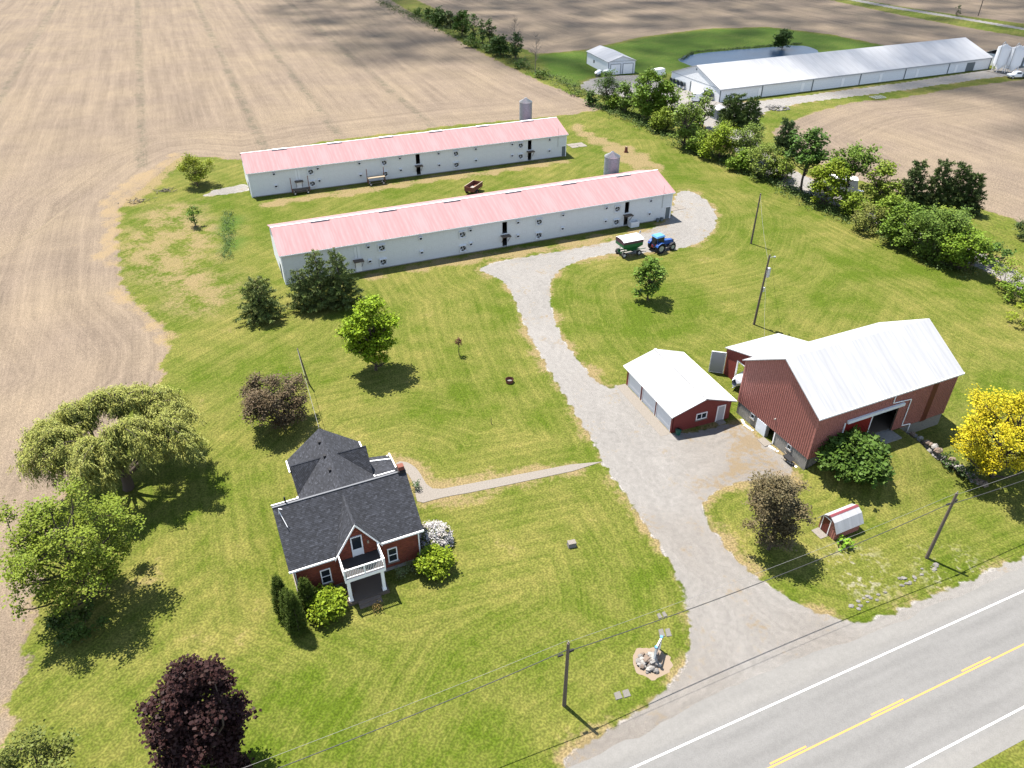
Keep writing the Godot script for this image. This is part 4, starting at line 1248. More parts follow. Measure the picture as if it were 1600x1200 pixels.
func build_garden_shed() -> void:
	var o := thing("garden_shed", "tiny red garden shed with white gambrel roof and red ridge stripe", "shed", Vector3(29.1, 0, -47.65), 25.0)
	var L := 2.95; var W := 1.9
	var pr := [Vector2(0, 0), Vector2(0, 1.25), Vector2(0.35, 1.85), Vector2(0.95, 2.22), Vector2(1.55, 1.85), Vector2(1.9, 1.25), Vector2(1.9, 0)]
	for e in [0.0, L]:
		var s := Shape.new()
		var top := func(x: float) -> float:
			for i in 6:
				if x >= pr[i].x - 0.001 and x <= pr[i + 1].x + 0.001 and pr[i + 1].x > pr[i].x:
					return lerpf(pr[i].y, pr[i + 1].y, (x - pr[i].x) / (pr[i + 1].x - pr[i].x))
			return 1.25
		ribbed(s, 0.0, W, 0.05, top, 0.238, 0.03)
		part(sided(s, Transform3D(Basis(Vector3.UP, -PI / 2), Vector3(0, 0, -W)) if e == 0.0 else Transform3D(Basis(Vector3.UP, PI / 2), Vector3(L, 0, 0))), "end_wall", M.red_siding, o)
	var sw := Shape.new()
	ribbed(sw, 0.0, L, 0.05, func(_x: float) -> float: return 1.28, 0.24, 0.03)
	part(sw, "side_wall", M.red_siding, o)
	part(sided(sw, Transform3D(Basis(Vector3.UP, PI), Vector3(L, 0, -W))), "side_wall", M.red_siding, o)
	var k := [Vector2(-0.22, 1.02), Vector2(0.33, 1.93), Vector2(0.95, 2.30), Vector2(1.57, 1.93), Vector2(2.12, 1.02)]
	for i in 4:
		var r := Shape.new()
		r.slab(Vector3(-0.18, k[i].y, -k[i].x), Vector3(L + 0.18, k[i].y, -k[i].x), Vector3(L + 0.18, k[i + 1].y, -k[i + 1].x), Vector3(-0.18, k[i + 1].y, -k[i + 1].x), 0.05)
		part(r, "roof_panel", M.white_roof, o)
	var st := Shape.new()
	st.slab(Vector3(-0.19, 2.24, -0.80), Vector3(L + 0.19, 2.24, -0.80), Vector3(L + 0.19, 2.325, -0.95), Vector3(-0.19, 2.325, -0.95), 0.02)
	st.slab(Vector3(-0.19, 2.325, -0.95), Vector3(L + 0.19, 2.325, -0.95), Vector3(L + 0.19, 2.24, -1.10), Vector3(-0.19, 2.24, -1.10), 0.02)
	part(st, "ridge_stripe", M.stripe_red, o)
	var d := Shape.new()
	d.box(Vector3(-0.06, 0.08, -0.80), Vector3(-0.035, 1.72, -1.58))
	var dd := part(d, "door", M.dark_red, o)
	var t := Shape.new()
	t.box(Vector3(-0.09, 0.05, -0.73), Vector3(-0.03, 1.8, -0.80)); t.box(Vector3(-0.09, 0.05, -1.58), Vector3(-0.03, 1.8, -1.65)); t.box(Vector3(-0.09, 1.72, -0.80), Vector3(-0.03, 1.8, -1.58))
	part(t, "door_frame", M.trim, dd)
	pbox(Vector3(-0.95, 0, -0.6), Vector3(-0.1, 0.05, -1.8), "doorstep", M.pale_concrete, o)
	pbox(Vector3(0, 0, 0), Vector3(L, 0.05, -W), "floor", M.wood, o)

func build_neighbour() -> void:
	var o := thing("white_barn", "very long white poultry barn with white metal roof beyond the tree row", "barn", Vector3(53.9, 0, -202.25), 23.66)
	var L := 99.9; var W := 22.3; var he := 3.25; var hr := 7.0
	var s := Shape.new()
	s.holed(0.2, L - 0.2, 0, he, 0.0, 0.2, [[89.75, 93.3, 0.0, 2.45]])
	part(s, "front_wall", M.white_siding, o)
	pbox(Vector3(0.2, 0, -W), Vector3(L - 0.2, he, -W + 0.2), "rear_wall", M.white_siding, o)
	for e in [[0.0, 0.19], [L, -0.19]]:
		var g := Shape.new()
		gable_wall(g, e[0], e[1], W - 0.004, he - 0.02, hr - 0.03)
		part(g, "gable_wall", M.white_siding, o)
	gable_roof(o, -0.25, L + 0.25, W, he, hr, 0.25, M.white_roof, 0.14)
	pbox(Vector3(-0.2, he - 0.28, 0.26), Vector3(L + 0.2, he - 0.10, 0.36), "gutter", M.grey_trim, o)
	for x in [0.12, 13.7, 30.85, 47.95, 64.95, 82.3, 99.8]:
		pbox(Vector3(x - 0.12, 0.05, 0.01), Vector3(x + 0.12, he - 0.1, 0.13), "downspout", M.slate_door, o)
	for x in [12.95, 27.4, 41.6, 55.7, 69.8, 85.5]:
		pbox(Vector3(x - 0.5, 0.1, 0.01), Vector3(x + 0.5, 2.3, 0.09), "door", M.trim, o)
	pbox(Vector3(89.8, 0.02, -0.05), Vector3(93.25, 2.43, -0.12), "roller_door", M.slate_door, o)
	pbox(Vector3(-0.03, he - 0.05, -0.1), Vector3(-0.005, he + 0.06, -W + 0.1), "trim_board", M.grey_trim, o)
	pbox(Vector3(-0.06, 0.05, -6.9), Vector3(0.0, 2.5, -12.6), "end_door", M.trim, o)
	pbox(Vector3(-0.1, 0.05, -12.62), Vector3(0.0, 2.6, -13.1), "door_post", M.slate_door, o)
	for b in [20.9, 19.2, 17.5, 15.7, 4.9, 2.7]:
		var h := Shape.new()
		h.tube(Vector3(0, 1.35, -b), Vector3(-1.0, 1.35, -b), 0.55, 0.75, 14, false)
		h.tube(Vector3(-0.1, 1.35, -b), Vector3(-0.15, 1.35, -b), 0.55, 0.55, 14)
		part(h, "fan_hood", M.slate_door, o)
	pbox(Vector3(-0.06, 5.8, -10.85), Vector3(0.0, 6.2, -11.3), "gable_vent", M.slate_door, o)
	# shed with two doors
	var t := thing("white_shed", "small white metal shed with two roll-up doors near the pond", "shed", Vector3(36.55, 0, -236.35), 107.46)
	var TL := 16.6; var TW := 8.6; var th := 3.6; var tr := 4.98
	var b2 := Shape.new()
	b2.box(Vector3(0.1, 0, 0), Vector3(TL - 0.1, th, -0.15)); b2.box(Vector3(0.1, 0, -TW), Vector3(TL - 0.1, th, -TW + 0.15))
	part(b2, "wall", M.white_siding, t)
	for e in [[0.0, 0.1], [TL, -0.1]]:
		var g := Shape.new()
		gable_wall(g, e[0], e[1], TW - 0.004, th - 0.02, tr - 0.03)
		part(g, "gable_wall", M.white_siding, t)
	gable_roof(t, -0.3, TL + 0.3, TW, th, tr, 0.3, M.white_roof)
	for d in [[4.75, 7.8], [0.75, 3.85]]:
		var od := pbox(Vector3(-0.05, 0.02, -d[0]), Vector3(0.0, 2.8, -d[1]), "roll_up_door", M.trim, t)
		var fr := Shape.new()
		fr.box(Vector3(-0.09, 0, -d[0] + 0.14), Vector3(0, 2.9, -d[0])); fr.box(Vector3(-0.09, 0, -d[1]), Vector3(0, 2.9, -d[1] - 0.14)); fr.box(Vector3(-0.09, 2.8, -d[0]), Vector3(0, 2.92, -d[1]))
		part(fr, "door_frame", M.slate_door, od)
	pbox(Vector3(10.4, 1.3, -TW - 0.04), Vector3(11.3, 2.1, -TW), "window", M.glass, t)
	pbox(Vector3(-0.07, th - 0.05, 0.05), Vector3(-0.01, th + 0.07, -TW - 0.05), "trim_board", M.grey_trim, t)
	for e in [0.0, TL]:
		pbox(Vector3(e - 0.07, 0, -TW - 0.05), Vector3(e + 0.09, th - 0.05, -TW + 0.1), "corner_trim", M.slate_door, t)
	# silos
	for q in [[Vector3(145.6, 0, -237.9), "white feed silo nearer the long white barn, of the tall pair"], [Vector3(148.6, 0, -236.0), "white feed silo nearer the pickup truck, of the tall pair"]]:
		var si := thing("white_silo", q[1], "silo", q[0], 23.0, "pair of white feed silos")
		var c := Shape.new()
		c.lathe(Vector3.ZERO, [[0.3, 0.7], [1.85, 2.4], [1.85, 6.8], [1.88, 6.82], [0.4, 7.6], [0.4, 7.72], [0.0, 7.76]], 22)
		part(c, "tank", M.white_paint, si)
		for k in 6:
			var l := Shape.new(); var a := TAU * (k + 0.5) / 6
			l.tube(Vector3(cos(a) * 1.7, 0, sin(a) * 1.7), Vector3(cos(a) * 1.7, 2.6, sin(a) * 1.7), 0.07, 0.07, 6)
			part(l, "leg", M.white_paint, si)
		var p := Shape.new()
		p.path([Vector3(-1.95, 0.5, 0.3), Vector3(-1.95, 7.0, 0.3), Vector3(-1.6, 8.0, 0.2), Vector3(-0.8, 8.4, 0.1), Vector3(-0.1, 7.7, 0)], 0.08, 0.08, 8)
		part(p, "fill_pipe", M.steel, si)
		pbox(Vector3(-2.2, 0, -2.2), Vector3(2.2, 0.12, 2.2), "pad", M.pale_concrete, si)
	var an := thing("white_annex", "small white roofed building partly hidden behind the pair of white silos", "building", Vector3(150.5, 0, -242.5), 23.66)
	pbox(Vector3(0, 0, 0), Vector3(14, 3.2, -8), "wall", M.white_siding, an)
	gable_roof(an, -0.3, 14.3, 8.0, 3.2, 4.9, 0.3, M.white_roof)
	pbox(Vector3(5.2, 0.05, 0.05), Vector3(7.8, 2.6, 0.0), "door", M.slate_door, an)
	build_truck(Vector3(144.2, 0, -229.6), 4.0)
	# tanks beside the shed
	for q in [[Vector3(25.3, 0, -232.6), 60.0, "white propane tank at the small white shed's corner, farther from its doors"], [Vector3(28.3, 0, -233.6), 20.0, "white propane tank at the small white shed's corner, closer to its doors"]]:
		var pt := thing("propane_tank", q[2], "tank", q[0], q[1], "propane tanks by the white shed")
		var c := Shape.new()
		for k in 7:
			var r0 := sqrt(maxf(0.0, 1.0 - pow(k / 7.0, 2))) * 0.62; var r1 := sqrt(maxf(0.0, 1.0 - pow((k + 1) / 7.0, 2))) * 0.62
			c.tube(Vector3(1.0 + k * 0.08, 0.95, 0), Vector3(1.08 + k * 0.08, 0.95, 0), r0, r1, 16, false); c.tube(Vector3(-1.08 - k * 0.08, 0.95, 0), Vector3(-1.0 - k * 0.08, 0.95, 0), r1, r0, 16, false)
		c.tube(Vector3(-1.0, 0.95, 0), Vector3(1.0, 0.95, 0), 0.62, 0.62, 16, false)
		part(c, "vessel", M.white_paint, pt)
		for x in [-0.8, 0.8]:
			pbox(Vector3(x - 0.12, 0, -0.45), Vector3(x + 0.12, 0.5, 0.45), "foot", M.concrete, pt)
		var v := Shape.new()
		v.tube(Vector3(0, 1.5, 0), Vector3(0, 1.75, 0), 0.2, 0.2, 10)
		part(v, "valve_cap", M.white_paint, pt)
	# small grey utility hut among the trees
	var hu := thing("utility_hut", "small grey hut with pale hipped roof between the trees and the long white barn", "hut", Vector3(50.2, 0, -187.0), 23.66)
	pbox(Vector3(-1.3, 0, -1.3), Vector3(1.3, 2.5, 1.3), "wall", M.galvanised, hu)
	var hr2 := Shape.new()
	for k in 4:
		var a := Basis(Vector3.UP, TAU * k / 4)
		hr2.wedge(a * Vector3(-1.6, 2.4, 1.6), a * Vector3(1.6, 2.4, 1.6), a * Vector3(0, 3.3, 0), 0.06)
	part(hr2, "roof", M.white_roof, hu)
	pbox(Vector3(-0.5, 0.05, 1.35), Vector3(0.4, 2.1, 1.3), "door", M.slate_door, hu)
	# white trailers and a horse float in the yard, glimpsed between the trees
	for q in [[Vector3(42.6, 0, -231.2), 35.0, "white enclosed trailer standing on the grass past the small white shed's doors"], [Vector3(48.6, 0, -203.6), 60.0, "white enclosed trailer parked before the long white barn's gable end"]]:
		var tr2 := thing("white_trailer", q[2], "trailer", q[0], q[1], "white trailers in the gravel yard")
		trailer_parts(tr2, 4.6, 2.0, 2.3)
	var ca := thing("camper_trailer", "white camping trailer on the lane half hidden behind the leafy maple", "camper", Vector3(61.8, 0, -136.8), -18.0)
	trailer_parts(ca, 6.2, 2.4, 2.7)
	for k in 2:
		pbox(Vector3(-2.2 + k * 2.4, 1.3, 1.22), Vector3(-1.0 + k * 2.4, 2.0, 1.2), "window", M.glass, ca)
	# heap of rubble and an idle harrow
	var r := RandomNumberGenerator.new()
	r.seed = 15
	var stones := rocks(4)
	var rb := thing("rubble_heap", "round heap of grey rubble on the grass before the long white barn", "rubble", Vector3(67.2, 0, -196.2))
	for k in 46:
		var a := r.randf() * TAU; var d := sqrt(r.randf()) * 2.6
		var sc := r.randf_range(0.2, 0.5)
		again(stones[k % 4], "stone", [M.stone, M.stone_pale][k % 2], rb, Transform3D(Basis.from_euler(Vector3(r.randf() * 6, r.randf() * 6, 0)).scaled(Vector3(sc, sc * 0.7, sc)), Vector3(cos(a) * d * 1.3, 0.1 + (2.6 - d) * 0.1, sin(a) * d)))
	var hw := thing("field_harrow", "small metal harrow left at the edge of the far tilled field", "harrow", Vector3(96.5, 0, -205.3), 20.0)
	var fr := Shape.new()
	for k in 4:
		fr.box(Vector3(-1.8, 0.5, -1.1 + k * 0.72), Vector3(1.8, 0.6, -1.0 + k * 0.72))
	for x in [-1.7, -0.05, 1.6]:
		fr.box(Vector3(x, 0.6, -1.1), Vector3(x + 0.1, 0.7, 1.16))
	part(fr, "frame", M.steel, hw)
	var ti := Shape.new()
	for k in 4:
		for j in 7:
			ti.tube(Vector3(-1.7 + j * 0.57, 0.5, -1.05 + k * 0.72), Vector3(-1.7 + j * 0.57, 0.0, -0.95 + k * 0.72), 0.03, 0.02, 5)
	part(ti, "tines", M.rust, hw)

func trailer_parts(o: Node3D, l: float, w: float, h: float) -> void:
	var s := Shape.new()
	var a := Vector3(-l / 2, 0.55, w / 2)
	s.hexa([a, Vector3(l / 2, 0.55, w / 2), Vector3(l / 2, 0.55, -w / 2), Vector3(-l / 2, 0.55, -w / 2), Vector3(-l / 2 + 0.25, h, w / 2 - 0.08), Vector3(l / 2 - 0.45, h, w / 2 - 0.08), Vector3(l / 2 - 0.45, h, -w / 2 + 0.08), Vector3(-l / 2 + 0.25, h, -w / 2 + 0.08)])
	part(s, "body", M.white_paint, o)
	pbox(Vector3(-l / 2 + 0.1, 0.42, 0.4), Vector3(l / 2 + 1.1, 0.54, -0.4), "chassis", M.steel, o)
	for z in [-1, 1]:
		for x in [-0.75, 0.15]:
			var wh := Shape.new()
			wh.tube(Vector3(x, 0.34, z * w / 2 - 0.02), Vector3(x, 0.34, z * (w / 2 + 0.2)), 0.34, 0.34, 14)
			part(wh, "wheel", M.rubber, o)

func build_truck(at: Vector3, yaw: float) -> void:
	var o := thing("pickup_truck", "white pickup truck parked at the base of the pair of white silos", "truck", at, yaw)
	var b := Shape.new()
	b.box(Vector3(0.1, 0.55, 0.92), Vector3(1.55, 1.15, -0.92)); b.box(Vector3(1.55, 0.5, 0.95), Vector3(3.6, 1.25, -0.95))
	b.hexa([Vector3(1.35, 1.2, 0.9), Vector3(3.55, 1.2, 0.9), Vector3(3.55, 1.2, -0.9), Vector3(1.35, 1.2, -0.9), Vector3(1.95, 1.85, 0.75), Vector3(3.35, 1.85, 0.75), Vector3(3.35, 1.85, -0.75), Vector3(1.95, 1.85, -0.75)])
	part(b, "body", M.white_paint, o)
	var g := Shape.new()
	for z in [-1, 1]:
		g.quad(Vector3(1.85, 1.3, z * 0.885), Vector3(3.4, 1.3, z * 0.885), Vector3(3.25, 1.75, z * 0.79), Vector3(2.1, 1.75, z * 0.79))
	g.quad(Vector3(1.42, 1.26, 0.8), Vector3(1.42, 1.26, -0.8), Vector3(1.90, 1.8, -0.7), Vector3(1.90, 1.8, 0.7))
	part(g, "windows", M.glass, o)
	pbox(Vector3(3.62, 0.5, 0.95), Vector3(5.6, 1.3, -0.95), "box", M.slate_door, o)
	pbox(Vector3(-0.02, 0.5, 0.9), Vector3(0.09, 0.85, -0.9), "bumper", M.steel, o)
	for x in [0.95, 4.6]:
		for z in [-0.9, 0.9]:
			var w := Shape.new()
			w.tube(Vector3(x, 0.4, z - 0.13), Vector3(x, 0.4, z + 0.13), 0.4, 0.4, 16)
			var t := part(w, "wheel", M.rubber, o)
			var h := Shape.new()
			h.tube(Vector3(x, 0.4, z - 0.14), Vector3(x, 0.4, z + 0.14), 0.22, 0.22, 12)
			part(h, "rim", M.wheel_silver, t)

# ---------------------------------------------------------------- vehicles and small things
func wheel(o: Node3D, at: Vector3, r: float, w: float, rim: Material, lugs := false) -> void:
	var s := Shape.new()
	s.tube(at + Vector3(0, 0, -w / 2), at + Vector3(0, 0, w / 2), r, r, 22, false)
	for z in [-1, 1]:
		s.tube(at + Vector3(0, 0, z * w / 2), at + Vector3(0, 0, z * (w / 2 + 0.03)), r, r * 0.86, 22, false) if z > 0 else s.tube(at + Vector3(0, 0, -w / 2 - 0.03), at + Vector3(0, 0, -w / 2), r * 0.86, r, 22, false)
		s.tube(at + Vector3(0, 0, w / 2 + 0.03), at + Vector3(0, 0, w / 2 - 0.03), r * 0.86, r * 0.55, 22, false) if z > 0 else s.tube(at + Vector3(0, 0, -w / 2 + 0.03), at + Vector3(0, 0, -w / 2 - 0.03), r * 0.55, r * 0.86, 22, false)
	if lugs:
		for k in 20:
			var a := TAU * k / 20
			for z in [-1, 1]:
				s.obox(Transform3D(Basis(Vector3(0, 0, 1), a), at + Vector3(cos(a + 0.08 * z) * r, sin(a + 0.08 * z) * r, z * w * 0.25)), Vector3(0.05, 0.07, w * 0.46))
	var o2 := part(s, "wheel", M.rubber, o)
	var h := Shape.new()
	h.tube(at + Vector3(0, 0, -w / 2 + 0.02), at + Vector3(0, 0, w / 2 - 0.02), r * 0.56, r * 0.56, 18)
	h.tube(at + Vector3(0, 0, -w / 2 - 0.02), at + Vector3(0, 0, w / 2 + 0.02), r * 0.2, r * 0.2, 10)
	part(h, "rim", rim, o2)

func build_tractor() -> void:
	var o := thing("tractor", "blue farm tractor with light blue cab roof parked beside the gravel turnaround", "tractor", Vector3(22.95, 0, -109.95), 30.0)
	# x forward, rear axle at 0
	wheel(o, Vector3(0, 0.82, 1.0), 0.82, 0.46, M.steel, true); wheel(o, Vector3(0, 0.82, -1.0), 0.82, 0.46, M.steel, true)
	wheel(o, Vector3(2.45, 0.58, 0.92), 0.58, 0.36, M.steel, true); wheel(o, Vector3(2.45, 0.58, -0.92), 0.58, 0.36, M.steel, true)
	var ch := Shape.new()
	ch.box(Vector3(-0.6, 0.55, 0.3), Vector3(2.9, 0.95, -0.3)); ch.tube(Vector3(0, 0.82, -0.8), Vector3(0, 0.82, 0.8), 0.16, 0.16, 10); ch.box(Vector3(2.35, 0.5, 0.75), Vector3(2.55, 0.66, -0.75))
	ch.box(Vector3(-1.0, 0.5, 0.35), Vector3(-0.6, 0.9, 0.25)); ch.box(Vector3(-1.0, 0.5, -0.25), Vector3(-0.6, 0.9, -0.35))
	part(ch, "chassis", M.dark, o)
	var hood := Shape.new()
	hood.hexa([Vector3(0.95, 0.95, 0.42), Vector3(3.0, 0.95, 0.36), Vector3(3.0, 0.95, -0.36), Vector3(0.95, 0.95, -0.42), Vector3(0.95, 1.72, 0.38), Vector3(2.9, 1.48, 0.28), Vector3(2.9, 1.48, -0.28), Vector3(0.95, 1.72, -0.38)])
	part(hood, "hood", M.tractor_blue, o)
	var gr := Shape.new()
	gr.box(Vector3(3.0, 0.75, 0.33), Vector3(3.12, 1.42, -0.33)); gr.box(Vector3(3.12, 0.6, 0.42), Vector3(3.4, 0.95, -0.42))
	part(gr, "grille", M.dark, o)
	var fe := Shape.new()
	for z in [-1, 1]:
		for k in 6:
			var a0 := PI * (0.12 + 0.76 * k / 6); var a1 := PI * (0.12 + 0.76 * (k + 1) / 6)
			fe.slab(Vector3(cos(a1) * 0.98, 0.86 + sin(a1) * 0.92, z * 1.0 + 0.27), Vector3(cos(a0) * 0.98, 0.86 + sin(a0) * 0.92, z * 1.0 + 0.27), Vector3(cos(a0) * 0.98, 0.86 + sin(a0) * 0.92, z * 1.0 - 0.27), Vector3(cos(a1) * 0.98, 0.86 + sin(a1) * 0.92, z * 1.0 - 0.27), 0.05)
	part(fe, "rear_fender", M.tractor_blue, o)
	var ff := Shape.new()
	for z in [-1, 1]:
		for k in 4:
			var a0 := PI * (0.2 + 0.6 * k / 4); var a1 := PI * (0.2 + 0.6 * (k + 1) / 4)
			ff.slab(Vector3(2.45 + cos(a1) * 0.68, 0.6 + sin(a1) * 0.66, z * 0.92 + 0.2), Vector3(2.45 + cos(a0) * 0.68, 0.6 + sin(a0) * 0.66, z * 0.92 + 0.2), Vector3(2.45 + cos(a0) * 0.68, 0.6 + sin(a0) * 0.66, z * 0.92 - 0.2), Vector3(2.45 + cos(a1) * 0.68, 0.6 + sin(a1) * 0.66, z * 0.92 - 0.2), 0.04)
	part(ff, "front_fender", M.dark, o)
	var cab := Shape.new()
	for c in [[-0.55, 0.72, -0.5, 0.66], [0.95, 0.62, 0.8, 0.6]]:
		for z in [-1, 1]:
			cab.tube(Vector3(c[0], 1.1, z * c[1]), Vector3(c[2], 2.55, z * c[3]), 0.05, 0.05, 6)
	cab.box(Vector3(-0.55, 0.95, 0.6), Vector3(0.95, 1.15, -0.6)); cab.box(Vector3(-0.2, 1.15, 0.28), Vector3(0.3, 1.6, -0.28))
	part(cab, "cab_frame", M.tractor_blue, o)
	var gl := Shape.new()
	for z in [-1, 1]:
		gl.quad(Vector3(-0.52, 1.25, z * 0.69), Vector3(0.92, 1.25, z * 0.62), Vector3(0.8, 2.5, z * 0.6), Vector3(-0.48, 2.5, z * 0.66))
	gl.quad(Vector3(-0.56, 1.25, 0.68), Vector3(-0.56, 1.25, -0.68), Vector3(-0.5, 2.5, -0.62), Vector3(-0.5, 2.5, 0.62)); gl.quad(Vector3(0.96, 1.75, 0.58), Vector3(0.96, 1.75, -0.58), Vector3(0.82, 2.5, -0.56), Vector3(0.82, 2.5, 0.56))
	part(gl, "cab_glass", M.glass, o)
	var rf := Shape.new()
	rf.hexa([Vector3(-0.75, 2.52, 0.76), Vector3(1.0, 2.52, 0.72), Vector3(1.0, 2.52, -0.72), Vector3(-0.75, 2.52, -0.76), Vector3(-0.62, 2.74, 0.62), Vector3(0.86, 2.74, 0.58), Vector3(0.86, 2.74, -0.58), Vector3(-0.62, 2.74, -0.62)])
	part(rf, "cab_roof", M.roof_blue, o)
	var ex := Shape.new()
	ex.tube(Vector3(1.2, 1.6, -0.5), Vector3(1.2, 2.6, -0.5), 0.06, 0.06, 8)
	part(ex, "exhaust", M.steel, o)
	var sg := Shape.new()
	sg.obox(Transform3D(Basis(Vector3.RIGHT, 0.0), Vector3(-1.02, 1.15, 0.1)), Vector3(0.03, 0.42, 0.42))
	part(sg, "slow_sign", M.sign_red, o)
	for z in [-0.82, 0.82]:
		pbox(Vector3(-0.98, 1.45, z + 0.1), Vector3(-0.93, 1.58, z - 0.1), "tail_light", M.sign_red, o)

func build_grain_wagon() -> void:
	var o := thing("grain_wagon", "green hopper grain wagon with pale roll tarp hitched near the blue tractor", "wagon", Vector3(18.35, 0, -108.8), 24.0)
	# x forward; the wagon box sits over four wheels
	for x in [-1.35, 1.35]:
		for z in [-0.95, 0.95]:
			wheel(o, Vector3(x, 0.42, z), 0.42, 0.28, M.wheel_silver)
	var fr := Shape.new()
	for z in [-0.4, 0.4]:
		fr.box(Vector3(-1.7, 0.72, z + 0.06), Vector3(1.7, 0.86, z - 0.06))
	for x in [-1.35, 1.35]:
		fr.box(Vector3(x - 0.08, 0.38, 0.9), Vector3(x + 0.08, 0.5, -0.9))
		for z in [-0.55, 0.55]:
			fr.tube(Vector3(x, 0.46, z * 0.8), Vector3(x * 0.8, 1.5, z * 1.5), 0.05, 0.05, 6)
	fr.tube(Vector3(1.5, 0.5, 0.0), Vector3(3.2, 0.45, 0.0), 0.06, 0.05, 6)
	part(fr, "chassis", M.wagon_green, o)
	var b := Shape.new()
	b.hexa([Vector3(-0.5, 0.95, 0.75), Vector3(0.7, 0.95, 0.75), Vector3(0.7, 0.95, -0.35), Vector3(-0.5, 0.95, -0.35), Vector3(-1.75, 1.75, 1.2), Vector3(1.75, 1.75, 1.2), Vector3(1.75, 1.75, -1.2), Vector3(-1.75, 1.75, -1.2)])
	b.box(Vector3(-1.75, 1.75, 1.2), Vector3(1.75, 2.25, -1.2))
	part(b, "hopper", M.wagon_green, o)
	var e := Shape.new()
	e.box(Vector3(-1.78, 2.25, 1.22), Vector3(1.78, 2.68, -1.22))
	part(e, "extension_boards", M.tarp_dark, o)
	var t := Shape.new()
	for k in 6:
		var a0 := PI * k / 6; var a1 := PI * (k + 1) / 6
		t.slab(Vector3(-1.82, 2.68 + 0.34 * sin(a0), 1.26 * cos(a0)), Vector3(1.82, 2.68 + 0.34 * sin(a0), 1.26 * cos(a0)), Vector3(1.82, 2.68 + 0.34 * sin(a1), 1.26 * cos(a1)), Vector3(-1.82, 2.68 + 0.34 * sin(a1), 1.26 * cos(a1)), 0.03)
	part(t, "tarp", M.tarp, o)
	var cap := Shape.new()
	for x in [-1.8, 1.8]:
		for k in 6:
			var a0 := PI * k / 6; var a1 := PI * (k + 1) / 6
			cap.tri(Vector3(x, 2.66, 0), Vector3(x, 2.66 + 0.33 * sin(a0), 1.25 * cos(a0)), Vector3(x, 2.66 + 0.33 * sin(a1), 1.25 * cos(a1)))
	part(cap, "tarp_end", M.tarp_dark, o)
	var au := Shape.new()
	au.tube(Vector3(1.6, 1.2, -0.9), Vector3(2.6, 3.1, -1.0), 0.12, 0.12, 10)
	part(au, "unloading_auger", M.steel, o)

func build_manure_wagon() -> void:
	var o := thing("box_wagon", "rusty open box wagon standing on the grass between the two pink roofed barns", "wagon", Vector3(-7.2, 0, -136.2), 65.0)
	var s := Shape.new()
	s.box(Vector3(-1.9, 0.75, 0.95), Vector3(1.9, 0.85, -0.95)); s.box(Vector3(-1.9, 0.85, 0.95), Vector3(1.9, 1.6, 0.87)); s.box(Vector3(-1.9, 0.85, -0.87), Vector3(1.9, 1.6, -0.95))
	s.box(Vector3(-1.9, 0.85, 0.87), Vector3(-1.82, 1.6, -0.87)); s.box(Vector3(1.82, 0.85, 0.87), Vector3(1.9, 1.6, -0.87))
	part(s, "box", M.rust, o)
	var t := Shape.new()
	t.box(Vector3(-1.92, 1.6, 0.98), Vector3(1.92, 1.68, 0.86)); t.box(Vector3(-1.92, 1.6, -0.86), Vector3(1.92, 1.68, -0.98))
	part(t, "rail", M.pale_wood, o)
	pbox(Vector3(-1.0, 0.86, 0.6), Vector3(0.6, 0.98, -0.6), "load", M.stone_pale, o)
	for x in [-0.7]:
		for z in [-1.1, 1.1]:
			wheel(o, Vector3(x, 0.45, z), 0.45, 0.24, M.rust)
	var d := Shape.new()
	d.tube(Vector3(1.8, 0.7, 0), Vector3(3.3, 0.4, 0), 0.06, 0.06, 6); d.tube(Vector3(3.2, 0.0, 0), Vector3(3.2, 0.5, 0), 0.04, 0.04, 6)
	part(d, "drawbar", M.rust, o)

func build_racks() -> void:
	var f := frame(-48.1, -133.4, 22.32)
	for q in [[8.85, 1.15, 3.2, M.wood, 0.75, "flat wooden rack wagon with end posts, dark deck, against the farther pink roofed barn"], [23.1, 1.7, 3.3, M.pale_wood, 1.4, "flat rack wagon with end posts and pale plank deck, against the farther pink roofed barn"]]:
		var o := thing("rack_wagon", q[5], "wagon", f * Vector3(q[0], 0, q[1]), 22.32, "flat rack wagons at the farther barn")
		var l: float = q[2]
		pbox(Vector3(-l / 2, q[4], 0.55), Vector3(l / 2, q[4] + 0.1, -0.55), "deck", q[3], o)
		var lo := Shape.new()
		lo.box(Vector3(-l / 2, 0.42, 0.6), Vector3(l / 2, 0.52, 0.5)); lo.box(Vector3(-l / 2, 0.42, -0.5), Vector3(l / 2, 0.52, -0.6))
		for x in [-l / 2 + 0.05, l / 2 - 0.05]:
			lo.box(Vector3(x - 0.05, 0.4, 0.5), Vector3(x + 0.05, q[4], 0.4)); lo.box(Vector3(x - 0.05, 0.4, -0.4), Vector3(x + 0.05, q[4], -0.5))
		part(lo, "frame", M.wood, o)
		for x in [-l / 2, l / 2]:
			var p := Shape.new()
			p.box(Vector3(x - 0.06, 0.45, -0.40), Vector3(x + 0.06, 3.0, -0.5)); p.box(Vector3(x - 0.05, 0.45, 0.5), Vector3(x + 0.05, 1.2, 0.4))
			part(p, "end_post", M.rust, o)
			for z in [-0.55, 0.55]:
				wheel(o, Vector3(x * 0.75, 0.27, z), 0.27, 0.16, M.wheel_silver)

